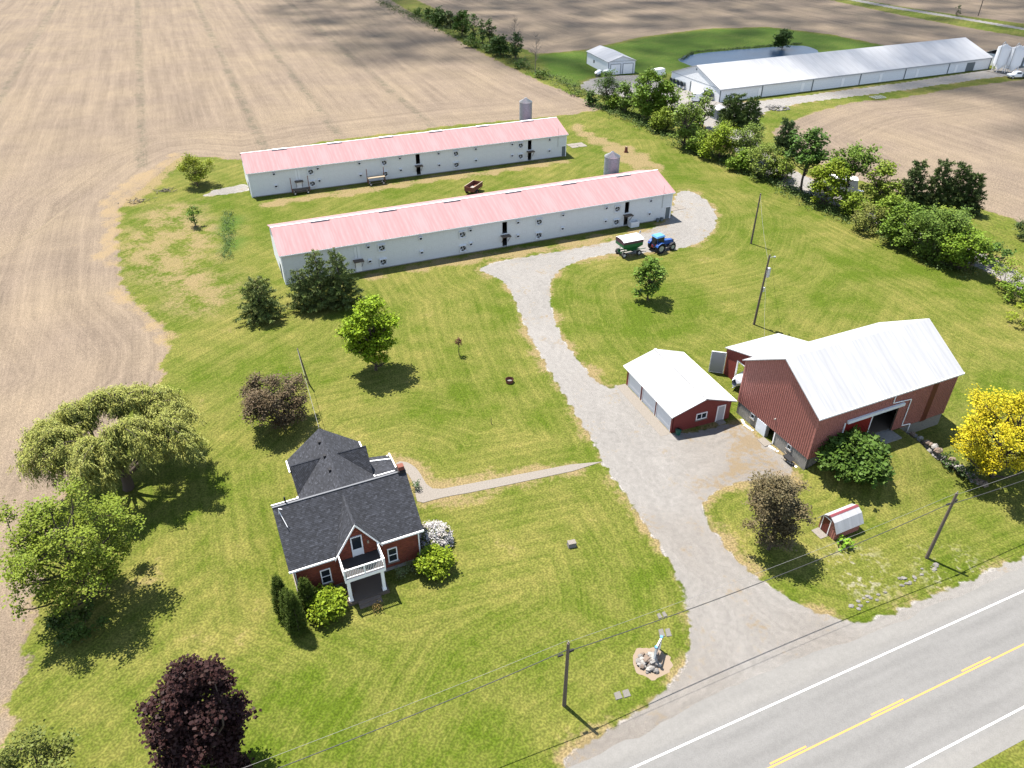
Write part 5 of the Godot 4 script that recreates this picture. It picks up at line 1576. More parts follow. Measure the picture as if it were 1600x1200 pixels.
func build_poles() -> void:
	var ps := [[Vector3(3.79, 0, -31.46), 7.2, Vector3(0.0, 0, 0.0), "roadside wooden utility pole on the lawn left of the driveway mouth"], [Vector3(36.56, 0, -45.56), 7.5, Vector3(0.35, 0, -0.1), "roadside wooden utility pole near the tiny garden shed"], [Vector3(32.29, 0, -86.62), 10.1, Vector3(0.1, 0, 0.1), "tall wooden utility pole with a grey transformer behind the red barn"], [Vector3(38.8, 0, -112.82), 8.4, Vector3(0.0, 0, 0.0), "slim wooden utility pole alone on the back lawn beyond the transformer pole"], [Vector3(-23.95, 0, -72.61), 5.0, Vector3(-0.55, 0, -0.15), "short leaning wooden pole with a cable to the house roof"]]
	var tops := []
	for p in ps:
		var o := thing("utility_pole", p[3], "pole", p[0], 23.3, "wooden utility poles")
		var s := Shape.new()
		var top: Vector3 = Vector3(0, p[1], 0) + p[2]
		s.tube(Vector3(0, -0.1, 0), top, 0.16 if p[1] > 5.5 else 0.10, 0.11 if p[1] > 5.5 else 0.07, 10)
		part(s, "pole", M.pole_wood, o)
		tops.append(Transform3D(Basis(Vector3.UP, deg_to_rad(23.3)), p[0]) * top)
		if p[1] > 10.0:
			var t := Shape.new()
			t.tube(Vector3(0.45, 7.0, 0.05), Vector3(0.45, 8.15, 0.05), 0.30, 0.30, 14); t.tube(Vector3(0.45, 8.15, 0.05), Vector3(0.45, 8.22, 0.05), 0.32, 0.2, 14)
			part(t, "transformer", M.silo_cap, o)
			var a := Shape.new()
			a.tube(Vector3(0.08, 9.7, 0.1), Vector3(0.9, 9.75, 0.1), 0.03, 0.03, 6); a.box(Vector3(0.85, 9.6, 0.0), Vector3(1.1, 9.75, 0.2))
			part(a, "lamp_arm", M.steel, o)
			pbox(Vector3(0.12, 4.9, 0.2), Vector3(0.38, 5.5, 0.0), "meter_box", M.silo_cap, o)
		elif p[1] > 7.0 and p[1] < 8.0:
			var k := Shape.new()
			k.box(Vector3(-0.06, p[1] - 1.05, 0.06) + p[2], Vector3(0.45, p[1] - 0.85, -0.06) + p[2])
			k.box(Vector3(-0.75, p[1] - 1.1, 0.06) + p[2], Vector3(-0.35, p[1] - 0.98, -0.06) + p[2])
			part(k, "splice_box", M.dark, o)
			var ins := Shape.new()
			ins.tube(Vector3(0.0, p[1], 0) + p[2], Vector3(0.0, p[1] + 0.2, 0) + p[2], 0.05, 0.03, 8)
			part(ins, "insulator", M.stone_pale, o)
	var dir := (Vector3(36.9, 0, -45.7) - Vector3(3.79, 0, -31.46))
	var far_l := Vector3(3.79, 0, -31.46) - dir; var far_r := Vector3(36.9, 0, -45.7) + dir
	for run in [[far_l, tops[0]], [tops[0], tops[1]], [tops[1], far_r]]:
		for k in 2:
			var lab: String = [["thick dark cable", "thin pale wire"][k] + " strung along the road, ", ["off the frame from the lawn pole", "spanning the driveway between the two roadside poles", "past the garden shed pole toward the yellow tree"][[far_l, tops[0], tops[1]].find(run[0])]][0] + ["off the frame from the lawn pole", "spanning the driveway between the two roadside poles", "past the garden shed pole toward the yellow tree"][[far_l, tops[0], tops[1]].find(run[0])]
			var a: Vector3 = run[0]; var b: Vector3 = run[1]
			a.y = 7.25; b.y = 7.45
			var dy := -0.95 if k == 0 else 0.08
			wire("overhead_wire", lab, a + Vector3(0, dy, 0), b + Vector3(0, dy, 0), 0.75 if k == 0 else 0.45, 0.034 if k == 0 else 0.012, M.wire if k == 0 else M.wire_pale, "roadside overhead wires")
	wire("overhead_wire", "thin service wire between the transformer pole and the back lawn pole", tops[2] + Vector3(0, -0.9, 0), tops[3] + Vector3(0, -0.2, 0), 0.6, 0.014, M.wire_pale)
	wire("overhead_wire", "thin service wire dropping from the transformer pole to the red barn", tops[2] + Vector3(0, -2.0, 0), frame(29.5, -57.15, 24.2) * Vector3(0.1, 8.4, -8.5), 0.8, 0.010, M.wire_pale)
	wire("overhead_wire", "pale service cable from the short leaning pole to the house roof", tops[4] + Vector3(0, -0.1, 0), frame(-17.62, -41.0, 24.4) * Vector3(5.58, 6.3, -14.1), 0.35, 0.02, M.wire_pale)

func wire(called: String, label: String, a: Vector3, b: Vector3, sag: float, r: float, m: Material, group := "") -> void:
	var s := Shape.new()
	var pts := []
	for i in 25:
		var t := i / 24.0
		pts.append(a.lerp(b, t) - Vector3(0, sag * 4.0 * t * (1.0 - t), 0))
	s.path(pts, r, r, 6)
	tag(part(s, called, m), label, "wire", group)

func build_small_things() -> void:
	var r := RandomNumberGenerator.new()
	r.seed = 9
	var stones := rocks(6)
	# stone pile with its sign by the driveway mouth
	var dt := Shape.new()
	var ring := PackedVector2Array()
	var g := noise(33, 0.6, 2)
	for k in 40:
		var a := TAU * k / 40
		ring.append(Vector2(10.7, -35.0) + Vector2(cos(a) * 1.5, sin(a) * 1.4) * (1.0 + 0.18 * g.get_noise_2d(cos(a) * 3.0, sin(a) * 3.0)))
	flat(ring, 0.012, dt)
	var dirt := part(dt, "mulch_bed", mat("mulch", lin(0.172, 0.134, 0.098), 1.0))
	structure(dirt, "tan bare earth around the stone pile")
	var o := thing("stone_pile", "pile of pale field stones on bare earth by the driveway mouth", "stone pile", Vector3(10.5, 0, -35.0))
	for k in 52:
		var a := r.randf() * TAU; var d := pow(r.randf(), 0.6) * 0.98
		var sc := r.randf_range(0.10, 0.27)
		again(stones[k % 6], "stone", [M.stone_pale, M.stone_pale, M.stone, M.stone_brown][r.randi() % 4], o, Transform3D(Basis.from_euler(Vector3(r.randf() * 6, r.randf() * 6, 0)).scaled(Vector3(sc * 1.15, sc * 0.8, sc)), Vector3(cos(a) * d * 0.85, sc * 0.5 + (1.15 - d) * 0.42 * r.randf(), sin(a) * d)))
	var sg := thing("sign_frame", "white painted sign frame leaning over the stone pile", "sign", Vector3(11.15, 0, -35.6), 62.0)
	var fr := Shape.new()
	fr.box(Vector3(-0.75, 0, 0.06), Vector3(-0.63, 1.85, -0.06)); fr.box(Vector3(0.63, 0, 0.06), Vector3(0.75, 1.45, -0.06))
	fr.obox(Transform3D(Basis(Vector3(0, 0, 1), -0.29), Vector3(0, 1.58, 0)), Vector3(1.5, 0.12, 0.1)); fr.box(Vector3(-0.62, 0.62, 0.04), Vector3(0.62, 0.72, -0.04))
	part(fr, "frame", M.trim, sg)
	for x in [-0.69, 0.69]:
		pbox(Vector3(x - 0.1, 1.45 if x > 0 else 1.85, 0.1), Vector3(x + 0.1, 1.56 if x > 0 else 1.96, -0.1), "post_cap", M.roof_blue, sg)
	pbox(Vector3(-0.6, 0.75, 0.02), Vector3(0.6, 1.3, -0.02), "board", M.pale_wood, sg)
	# flat slabs in the grass
	for q in [[Vector3(12.2, 0, -39.4), 0.42, 0.26, 20.0, "small grey stone slab in the grass farther from the stone pile"], [Vector3(12.15, 0, -37.7), 0.5, 0.4, 5.0, "cracked pale stone slab in the grass next to the stone pile"], [Vector3(8.1, 0, -32.3), 0.62, 0.32, 15.0, "flat grey stone slab between the lawn pole and the stone pile"]]:
		var sl := thing("stone_slab", q[4], "slab", q[0], q[3], "flat slabs in the lawn")
		for k in 2:
			var s := Shape.new()
			var x0: float = -q[1] + k * (q[1] + 0.04)
			var w: float = q[1] - 0.04
			s.hexa([Vector3(x0, 0, q[2]), Vector3(x0 + w, 0, q[2] * 0.9), Vector3(x0 + w, 0, -q[2]), Vector3(x0 + 0.06, 0, -q[2] * 0.85), Vector3(x0 + 0.03, 0.07, q[2] * 0.92), Vector3(x0 + w - 0.03, 0.06, q[2] * 0.84), Vector3(x0 + w - 0.04, 0.07, -q[2] * 0.93), Vector3(x0 + 0.1, 0.08, -q[2] * 0.8)])
			part(s, "piece", M.slab_grey, sl)
	# fire ring
	var fp := thing("fire_ring", "rusty round fire pit ring in the middle of the lawn", "fire pit", Vector3(-0.3, 0, -73.0))
	var fs := Shape.new()
	fs.lathe(Vector3.ZERO, [[0.42, 0.0], [0.48, 0.42], [0.52, 0.44], [0.46, 0.46]], 20); fs.lathe(Vector3.ZERO, [[0.36, 0.05], [0.43, 0.45]], 20)
	part(fs, "ring", M.rust, fp)
	var ash := Shape.new()
	ash.tube(Vector3(0, 0.0, 0), Vector3(0, 0.14, 0), 0.38, 0.36, 16)
	part(ash, "ash", M.stone, fp)
	# stone well cap on the front lawn
	var wc := thing("well_cap", "small grey block on the front lawn near the driveway", "well cap", Vector3(5.35, 0, -47.0), 15.0)
	var ws := Shape.new()
	ws.hexa([Vector3(-0.38, 0, 0.28), Vector3(0.38, 0, 0.28), Vector3(0.38, 0, -0.28), Vector3(-0.38, 0, -0.28), Vector3(-0.33, 0.42, 0.23), Vector3(0.33, 0.42, 0.23), Vector3(0.33, 0.42, -0.23), Vector3(-0.33, 0.42, -0.23)])
	part(ws, "block", M.stone, wc)
	pbox(Vector3(-0.36, 0.42, -0.26), Vector3(0.36, 0.5, 0.26), "lid", M.pale_concrete, wc)
	# stump and tank at the barns
	var st := thing("tree_stump", "short dark stump on the grass past the feed silos", "stump", Vector3(24.5, 0, -160.4))
	var ss := Shape.new()
	ss.lathe(Vector3.ZERO, [[0.5, 0.0], [0.33, 0.35], [0.28, 1.15]], 9)
	part(ss, "trunk", M.rust, st)
	var sc2 := Shape.new()
	sc2.tube(Vector3(0, 1.14, 0), Vector3(0.02, 1.18, 0), 0.28, 0.26, 9)
	part(sc2, "cut_top", M.pale_wood, st)
	var tk := thing("concrete_tank", "pale concrete box tank by a doorway of the nearer poultry barn", "tank", frame(-33.05, -98.1, 22.76) * Vector3(58.0, 0, 0.62), 22.76)
	var ts := Shape.new()
	ts.box(Vector3(-0.8, 0, 0.5), Vector3(0.8, 0.95, 0.4)); ts.box(Vector3(-0.8, 0, -0.4), Vector3(0.8, 0.95, -0.5)); ts.box(Vector3(-0.8, 0, 0.4), Vector3(-0.7, 0.95, -0.4)); ts.box(Vector3(0.7, 0, 0.4), Vector3(0.8, 0.95, -0.4))
	part(ts, "walls", M.overhead, tk)
	pbox(Vector3(-0.7, 0.05, 0.4), Vector3(0.7, 0.6, -0.4), "contents", M.slate_door, tk)
	for q in [[62.9, "dark round pail nearer the concrete tank at the barn's end"], [63.7, "dark round pail nearer the end door of the poultry barn"]]:
		var pl := thing("pail", q[1], "pail", frame(-33.05, -98.1, 22.76) * Vector3(q[0], 0, 0.4), 0.0, "pails at the barn's end")
		var s := Shape.new()
		s.lathe(Vector3.ZERO, [[0.22, 0.0], [0.28, 0.5], [0.30, 0.51], [0.26, 0.5], [0.24, 0.3]], 14)
		part(s, "tub", M.slate_door, pl)
		var hd := Shape.new()
		hd.path([Vector3(-0.28, 0.5, 0), Vector3(-0.2, 0.68, 0), Vector3(0.0, 0.75, 0), Vector3(0.2, 0.68, 0), Vector3(0.28, 0.5, 0)], 0.015, 0.015, 5)
		part(hd, "handle", M.steel, pl)
	# planks and a barrow along the barn's concrete wall
	var f := frame(29.5, -57.15, 24.2)
	for q in [[1.75, "dark wheelbarrow with pale boards leaning on the barn's concrete wall"]]:
		var wb := thing("wheelbarrow", q[1], "wheelbarrow", f * Vector3(-0.55, 0, -q[0]), 24.2 - 90.0)
		var tub := Shape.new()
		tub.hexa([Vector3(-0.4, 0.3, 0.22), Vector3(0.35, 0.3, 0.22), Vector3(0.35, 0.3, -0.22), Vector3(-0.4, 0.3, -0.22), Vector3(-0.55, 0.62, 0.36), Vector3(0.55, 0.58, 0.36), Vector3(0.55, 0.58, -0.36), Vector3(-0.55, 0.62, -0.36)])
		part(tub, "tub", M.dark, wb)
		wheel(wb, Vector3(0.62, 0.2, 0), 0.2, 0.1, M.steel)
		var hn := Shape.new()
		for z in [-0.25, 0.25]:
			hn.tube(Vector3(0.6, 0.22, z * 0.3), Vector3(-1.0, 0.55, z * 1.2), 0.025, 0.025, 6); hn.tube(Vector3(-0.35, 0.35, z), Vector3(-0.45, 0.0, z), 0.025, 0.025, 6)
		part(hn, "handles", M.pale_wood, wb)
	for q in [[Vector3(-0.5, 0.0, -8.9), 70.0, "white plank lying nearest the garage along the barn's concrete wall"], [Vector3(-0.55, 0.0, -7.9), 95.0, "pale plank before the square window in the barn's concrete wall"], [Vector3(-0.5, 0.0, -4.0), 100.0, "pale plank lying beside the barn's dark ground doorway"], [Vector3(-0.4, 0.0, -1.3), 95.0, "long white board lying near the wheelbarrow at the barn corner"]]:
		var pk := thing("plank", q[2], "plank", f * q[0], 24.2 + q[1], "boards along the barn wall")
		pbox(Vector3(-0.6, 0.02, -0.12), Vector3(0.6, 0.07, 0.12), "board", M.trim, pk); pbox(Vector3(-0.35, 0.07, -0.14), Vector3(-0.25, 0.12, 0.14), "cleat", M.pale_wood, pk)
	var ds := thing("stone_doorstep", "pale flagstone before the dark ground doorway of the large barn", "slab", f * Vector3(-0.65, 0, -5.3), 24.2)
	var dss := Shape.new()
	dss.hexa([Vector3(-0.5, 0, 0.7), Vector3(0.5, 0, 0.7), Vector3(0.5, 0, -0.7), Vector3(-0.45, 0, -0.65), Vector3(-0.46, 0.1, 0.66), Vector3(0.47, 0.1, 0.66), Vector3(0.47, 0.1, -0.66), Vector3(-0.41, 0.1, -0.6)])
	part(dss, "flag", M.pale_concrete, ds)
	# broken concrete pads at the barns' ends, and two heaps of dead branches in the rough grass
	for q in [[Vector3(14.3, 0, -165.3), 1.9, 1.5, "cracked pale concrete pad at the end of the farther pink roofed barn"], [Vector3(29.4, 0, -128.3), 1.6, 1.1, "cracked pale concrete pad at the end of the nearer pink roofed barn"]]:
		var pad := thing("concrete_pad", q[3], "pad", q[0], 22.5, "concrete pads at the barns' ends")
		for k in 4:
			var s := Shape.new()
			var c := Vector3((-0.5 if k % 2 else 0.5) * q[1], 0, (-0.5 if k < 2 else 0.5) * q[2])
			var pts := []
			for j in 4:
				var cx: float = [-0.48, 0.48, 0.48, -0.48][j] * q[1] + r.randf_range(-0.1, 0.06); var cz: float = [0.48, 0.48, -0.48, -0.48][j] * q[2] + r.randf_range(-0.1, 0.06)
				pts.append(c + Vector3(cx, 0.06, cz))
			s.plate(pts, 0.08)
			part(s, "piece", M.pale_concrete, pad)
	for q in [[Vector3(-68.6, 0, -131.4), 2.6, "heap of dead branches at the field side of the rough grass, the larger one"], [Vector3(-65.1, 0, -136.6), 1.7, "heap of dead branches nearer the yellow green field edge tree, the smaller one"]]:
		var bp := thing("brush_pile", q[2], "brush pile", q[0], 15.0, "heaps of dead branches")
		for k in 22:
			var s := Shape.new()
			var c := Vector3(r.randfn() * q[1] * 0.45, r.randf() * 0.5 + 0.06, r.randfn() * 0.55)
			var d := Vector3(r.randfn(), r.randfn() * 0.18, r.randfn() * 0.6).normalized() * r.randf_range(0.6, 1.5)
			limb(s, c - d * 0.6, c + d * 0.6, 0.06, 0.02, r)
			part(s, "branch", [M.deadwood, M.wood][k % 2], bp)
	# rocks in the roadside ditch
	for k in 34:
		var t := r.randf()
		var p := Vector3(lerpf(27.5, 37.0, t), 0.04, lerpf(-40.0, -44.6, t)) + Vector3(r.randf_range(-0.4, 0.4), 0, r.randf_range(-0.4, 0.4))
		if absf(t - 0.45) < 0.08:
			continue
		var sc := r.randf_range(0.06, 0.18)
		var rk := again(stones[k % 6], numbered("ditch_rock"), [M.slab_grey, M.stone][k % 2], self, Transform3D(Basis.from_euler(Vector3(r.randf(), r.randf() * 6, 0)).scaled(Vector3(sc * 1.4, sc * 0.55, sc)), p))
		tag(rk, "small pale rock in the string of rocks along the roadside ditch", "rock", "rocks in the roadside ditch")
	for q in [[Vector3(193.4, 0, -341.9), 9.5, "lone thin pole beside the far field lane"]]:
		var po := thing("field_pole", q[2], "pole", q[0])
		var s := Shape.new()
		s.tube(Vector3(0, 0, 0), Vector3(0, q[1], 0), 0.2, 0.14, 8)
		part(s, "pole", M.pole_wood, po)

func build_cloud() -> void:
	# the fair-weather cloud whose shadow lies over the far fields; it floats above and behind the frame
	var edge := PackedVector2Array([Vector2(-170, -560), Vector2(-130, -400), Vector2(-95, -320), Vector2(-62, -252), Vector2(-40, -244), Vector2(-4, -242), Vector2(8, -226), Vector2(20, -214), Vector2(46, -226), Vector2(62, -226), Vector2(92, -214), Vector2(110, -194), Vector2(118, -155), Vector2(190, -130), Vector2(330, -150), Vector2(380, -300), Vector2(360, -560)])
	var r := RandomNumberGenerator.new()
	r.seed = 4
	var up := 1500.0
	var shift := SUN_WAY * (up / SUN_WAY.y)
	var puff := rocks(1)[0] as Mesh
	var spots := []
	for ix in 78:          # evenly broken cover that thins out toward its edge
		for iz in 62:
			var p := Vector2(-170 + ix * 7.1, -560 + iz * 7.1) + Vector2(r.randf_range(-3.2, 3.2), r.randf_range(-3.2, 3.2))
			if Geometry2D.is_point_in_polygon(p, edge):
				var rim := 1e9
				for k in edge.size():
					rim = minf(rim, p.distance_to(Geometry2D.get_closest_point_to_segment(p, edge[k], edge[(k + 1) % edge.size()])))
				if r.randf() < smoothstep(-8.0, 18.0, rim):
					spots.append(p)
	var mm := MultiMesh.new()
	mm.transform_format = MultiMesh.TRANSFORM_3D
	mm.mesh = puff
	mm.instance_count = spots.size()
	for i in spots.size():
		var sc := r.randf_range(3.1, 4.6)
		mm.set_instance_transform(i, Transform3D(Basis(Vector3.UP, r.randf() * TAU).scaled(Vector3(sc, sc * 0.6, sc)), Vector3(spots[i].x, r.randf_range(-10, 40), spots[i].y) + shift))
	var o := MultiMeshInstance3D.new()
	o.multimesh = mm; o.material_override = M.cloud_white; o.name = "cloud"
	add_child(o)
	structure(o, "broken white cloud above the far fields")

# ---------------------------------------------------------------- plants
var clumps := {}

var tris := 0

func fan(quads: Array) -> Array:        # [points, normals, indices] of small faces with three or four corners
	var v := PackedVector3Array(); var n := PackedVector3Array(); var ix := PackedInt32Array()
	for q in quads:
		var nn: Vector3 = (q[1] - q[0]).cross(q[2] - q[0]).normalized()
		var at := v.size()
		for p in q:
			v.append(p); n.append(nn)
		ix.append_array([at, at + 2, at + 1])
		if q.size() == 4:
			ix.append_array([at, at + 3, at + 2])
	return [v, n, ix]

func leaf_clump(sd: int, leaves: int, size: float, spread: float, slim := 0.55) -> Array:     # a handful of leaves round a twig tip
	var s := []
	var r := RandomNumberGenerator.new()
	r.seed = sd
	for k in leaves:
		var at := Vector3(r.randfn(), r.randfn() * 0.8, r.randfn()) * spread * 0.5
		var b := Basis.from_euler(Vector3(r.randf_range(-0.8, 0.8), r.randf() * TAU, r.randf_range(-0.8, 0.8)))
		var l := size * r.randf_range(0.7, 1.3)
		var w := l * slim
		s.append([at, at + b * Vector3(w, 0.06 * l, l * 0.5), at + b * Vector3(0, 0, l), at + b * Vector3(-w, 0.06 * l, l * 0.5)])
	return fan(s)

func needle_clump(sd: int, count: int, length: float) -> Array:     # a spray: needles along a twig that runs out along +z
	var s := []
	var r := RandomNumberGenerator.new()
	r.seed = sd
	for k in count:
		var t := r.randf()
		var at := Vector3(r.randfn() * 0.04, r.randfn() * 0.04, t * 0.62)
		var d := Vector3(r.randfn() * 0.8, r.randfn() * 0.5 + 0.12, 0.55).normalized() * length * r.randf_range(0.7, 1.2)
		var side := d.cross(Vector3(r.randfn(), r.randfn(), r.randfn())).normalized() * length * 0.19
		s.append([at - side, at + side, at + d])
	return fan(s)

func strand(sd: int) -> Array:        # a hanging willow shoot 1 m long: narrow leaves all the way down
	var s := []
	var r := RandomNumberGenerator.new()
	r.seed = sd
	var drift := Vector3(r.randfn() * 0.10, 0, r.randfn() * 0.10)
	for shoot in 3:
		var off := Vector3(r.randfn(), 0, r.randfn()) * 0.13
		for k in 10:
			var t := k / 10.0
			var at := off + drift * t + Vector3(0, -t, 0)
			var a := r.randf() * TAU
			var d := Vector3(cos(a), -0.75, sin(a)).normalized() * 0.21
			var side := Vector3(-sin(a), 0.1 * r.randfn(), cos(a)) * 0.045
			s.append([at - side, at + side, at + d])
	return fan(s)

func make_clumps() -> void:
	for k in 3:
		clumps["broad%d" % k] = leaf_clump(10 + k, 12, 0.20, 0.34)
		clumps["fine%d" % k] = leaf_clump(20 + k, 14, 0.14, 0.38, 0.45)
		clumps["big%d" % k] = leaf_clump(30 + k, 9, 0.28, 0.38, 0.6)
		clumps["needle%d" % k] = needle_clump(40 + k, 30, 0.26)
		clumps["scale%d" % k] = needle_clump(50 + k, 18, 0.15)
		clumps["strand%d" % k] = strand(60 + k)

func leaf_material(called: String, c: Color) -> StandardMaterial3D:
	if M.has(called):
		return M[called]
	var m := mat(called, c, 0.6)
	m.vertex_color_use_as_albedo = true
	m.backlight_enabled = true
	m.backlight = Color(0.45, 0.45, 0.45)
	m.metallic_specular = 0.25
	return m

func foliage(parent: Node, called: String, kind: String, m: Material, spots: Array, r: RandomNumberGenerator, vary: float, lean := false) -> MeshInstance3D:     # spots: [position, scale, outward direction, stretch]; every leaf is baked into one mesh
	var sv := []; var sn := []; var si := []
	for k in 3:
		var a: Array = clumps[kind + str(k)]
		sv.append(a[0]); sn.append(a[1]); si.append(a[2])
	var v := PackedVector3Array(); var n := PackedVector3Array(); var c := PackedColorArray(); var ix := PackedInt32Array()
	for i in spots.size():
		var q: Array = spots[i]
		var b: Basis
		var out: Vector3 = q[2]
		if lean:
			b = Basis.looking_at(-out, Vector3.UP) if absf(out.y) < 0.98 else Basis()
			b = b * Basis(Vector3(0, 0, 1), r.randf() * TAU)
		elif out == Vector3.DOWN:
			b = Basis(Vector3(1, 0, 0), r.randfn() * 0.24) * Basis(Vector3(0, 0, 1), r.randfn() * 0.24) * Basis(Vector3.UP, r.randf() * TAU)
		else:
			b = Basis(Vector3.UP, r.randf() * TAU) * Basis(Vector3.RIGHT, r.randf_range(-0.6, 0.6))
		var sc: float = q[1]
		var k := i % 3
		var at := v.size()
		v.append_array(Transform3D(b.scaled_local(Vector3(sc, sc * q[3], sc)), q[0]) * (sv[k] as PackedVector3Array))
		n.append_array(Transform3D(b, Vector3.ZERO) * (sn[k] as PackedVector3Array))
		var t := 1.0 + vary * r.randf_range(-1.0, 1.0)
		var tint := PackedColorArray()
		tint.resize(sv[k].size())
		tint.fill(Color(t * r.randf_range(0.90, 1.10), t, t * r.randf_range(0.80, 1.15)))
		c.append_array(tint)
		for j in si[k]:
			ix.append(at + j)
	var mesh := ArrayMesh.new()
	if v.size():
		var arr := []
		arr.resize(Mesh.ARRAY_MAX)
		arr[Mesh.ARRAY_VERTEX] = v; arr[Mesh.ARRAY_NORMAL] = n; arr[Mesh.ARRAY_COLOR] = c; arr[Mesh.ARRAY_INDEX] = ix
		mesh.add_surface_from_arrays(Mesh.PRIMITIVE_TRIANGLES, arr)
	tris += ix.size() / 3
	var o := MeshInstance3D.new()
	o.mesh = mesh; o.material_override = m; o.name = called
	parent.add_child(o, true)
	return o

func sphere_dir(r: RandomNumberGenerator) -> Vector3:
	var v := Vector3(r.randfn(), r.randfn(), r.randfn())
	return v.normalized() if v.length() > 0.01 else Vector3.UP

func limb(s: Shape, a: Vector3, b: Vector3, r0: float, r1: float, r: RandomNumberGenerator, bend := 0.12) -> void:
	var pts := []
	var off := Vector3(r.randfn(), 0.3 * r.randfn(), r.randfn()) * a.distance_to(b) * bend
	for i in 5:
		var t := i / 4.0
		pts.append(a.lerp(b, t) + off * sin(t * PI) + Vector3(0, -0.08 * a.distance_to(b) * sin(t * PI), 0))
	s.path(pts, r0, r1, 6)

# a broadleaf: lobes of leaf clumps at the ends of its limbs. o: h height, r radius, base (share of the height below the crown), lobes, kind, per (clumps a square metre), size, gap
func broadleaf(t: Node3D, o: Dictionary, m: Material, r: RandomNumberGenerator) -> void:
	var h: float = o.h; var R: float = o.r * (0.86 if o.get("base", 0.22) > 0.0 and not o.has("whole") else 1.0); var hb: float = h * o.get("base", 0.22)
	var cy := (hb + h) / 2; var q := (h - hb) / 2
	var s := Shape.new()
	var multi: bool = o.get("multi", false)
	var tr: float = maxf(0.05, h * 0.021)
	if not multi:
		limb(s, Vector3(0, -0.1, 0), Vector3(r.randfn() * 0.15, hb + q * 0.5, r.randfn() * 0.15), tr, tr * 0.6, r, 0.03)
	var lobes := []
	var n: int = o.get("lobes", 16)
	for k in n:
		var d := Vector3.UP
		if k > 0:
			# spread evenly round the crown, jittered
			var y := 1.0 - 2.0 * (k + 0.5) / n
			y = clampf(y + r.randfn() * 0.12, -0.75, 1.0)
			var a := k * 2.39996 + r.randfn() * 0.35
			var w := sqrt(maxf(0.0, 1.0 - y * y))
			d = Vector3(cos(a) * w, y, sin(a) * w)
		var f: float = r.randf_range(0.50, 0.86) if not o.get("tight", false) else r.randf_range(0.45, 0.62)
		var stray: bool = k % 6 == 5 and not o.get("tight", false)       # a few limbs reach past the rest
		if stray:
			f = r.randf_range(0.9, 1.08)
		var c := Vector3(d.x * R * f, cy + d.y * q * f, d.z * R * f)
		var lr: float = (0.6 if stray else 1.0) * minf(R, q) * r.randf_range(0.20, 0.48) * o.get("lobe", 1.0)
		lobes.append([c, lr])
		var from := Vector3(0, clampf(c.y - lr - R * 0.4, 0.2, hb + q * 0.7), 0) if not multi else Vector3(r.randfn() * 0.15, 0, r.randfn() * 0.15)
		limb(s, from, c, tr * 0.48, tr * 0.12, r)
		for j in 3:
			limb(s, c, c + sphere_dir(r) * lr * 0.9, tr * 0.11, tr * 0.04, r)
	part(s, "trunk", o.get("bark", M.bark), t)
	var spots := []
	var per: float = o.get("per", 4.0); var size: float = o.get("size", 1.0)
	for l in lobes:
		var thin: float = r.randf_range(0.45, 1.2) if not o.get("tight", false) else 1.0
		var cnt := int(4.0 * PI * l[1] * l[1] * per * thin)
		for k in cnt:
			var d := sphere_dir(r)
			d.y = d.y * 0.75 + 0.12
			var p: Vector3 = l[0] + d * l[1] * (1.0 - pow(r.randf(), 2.0) * 0.6) * (r.randf_range(0.84, 1.16) if r.randf() < 0.86 else r.randf_range(1.1, 1.45))
			if p.y < 0.15:
				continue
			spots.append([p, size * r.randf_range(0.5, 1.5), d, 0.8])
	foliage(t, "crown", o.get("kind", "broad"), m, spots, r, o.get("vary", 0.28))

func conifer(t: Node3D, o: Dictionary, m: Material, r: RandomNumberGenerator) -> void:
	var h: float = o.h; var R: float = o.r
	var s := Shape.new()
	limb(s, Vector3(0, -0.1, 0), Vector3(0, h * 0.97, 0), h * 0.02, 0.02, r, 0.01)
	var spots := []
	var tiers: int = o.get("tiers", int(h * 2.2))
	var size: float = o.get("size", 1.0)
	var base: float = o.get("base", 0.06)
	var step: float = o.get("step", 0.28)
	var i := 0
	for k in tiers:
		var f := pow(float(k) / tiers, 0.9)
		var y := h * lerpf(base, 0.97, f)
		var reach: float = R * pow(1.0 - f, o.get("taper", 0.75)) * r.randf_range(0.78, 1.12) + 0.12
		var arms := int(lerpf(9, 4, f))
		for a in arms:
			var ang := TAU * a / arms + k * 1.3 + r.randfn() * 0.25
			var len := reach * r.randf_range(0.65, 1.12)
			var dir := Vector3(cos(ang), 0, sin(ang))
			var drop: float = o.get("droop", -0.1) * len
			if k % 2 == 0:
				s.path([Vector3(0, y, 0), Vector3(0, y + drop * 0.3, 0) + dir * len * 0.5, Vector3(0, y + drop, 0) + dir * len], 0.035 * h / 8.0, 0.01, 5)
			var steps := maxi(2, int(len / step))
			for j in steps:
				var g := (j + 0.6) / steps
				var p := Vector3(0, y + drop * g + r.randfn() * 0.06, 0) + dir * len * g + dir.cross(Vector3.UP) * r.randfn() * 0.16 * len * g
				var d := (dir + dir.cross(Vector3.UP) * r.randfn() * 0.6 + Vector3(0, 0.15 + r.randfn() * 0.2, 0)).normalized()
				spots.append([p, size * r.randf_range(0.75, 1.25), d, 1.0])
				i += 1
	part(s, "trunk", M.bark, t)
	foliage(t, "crown", "needle", m, spots, r, o.get("vary", 0.25), true)

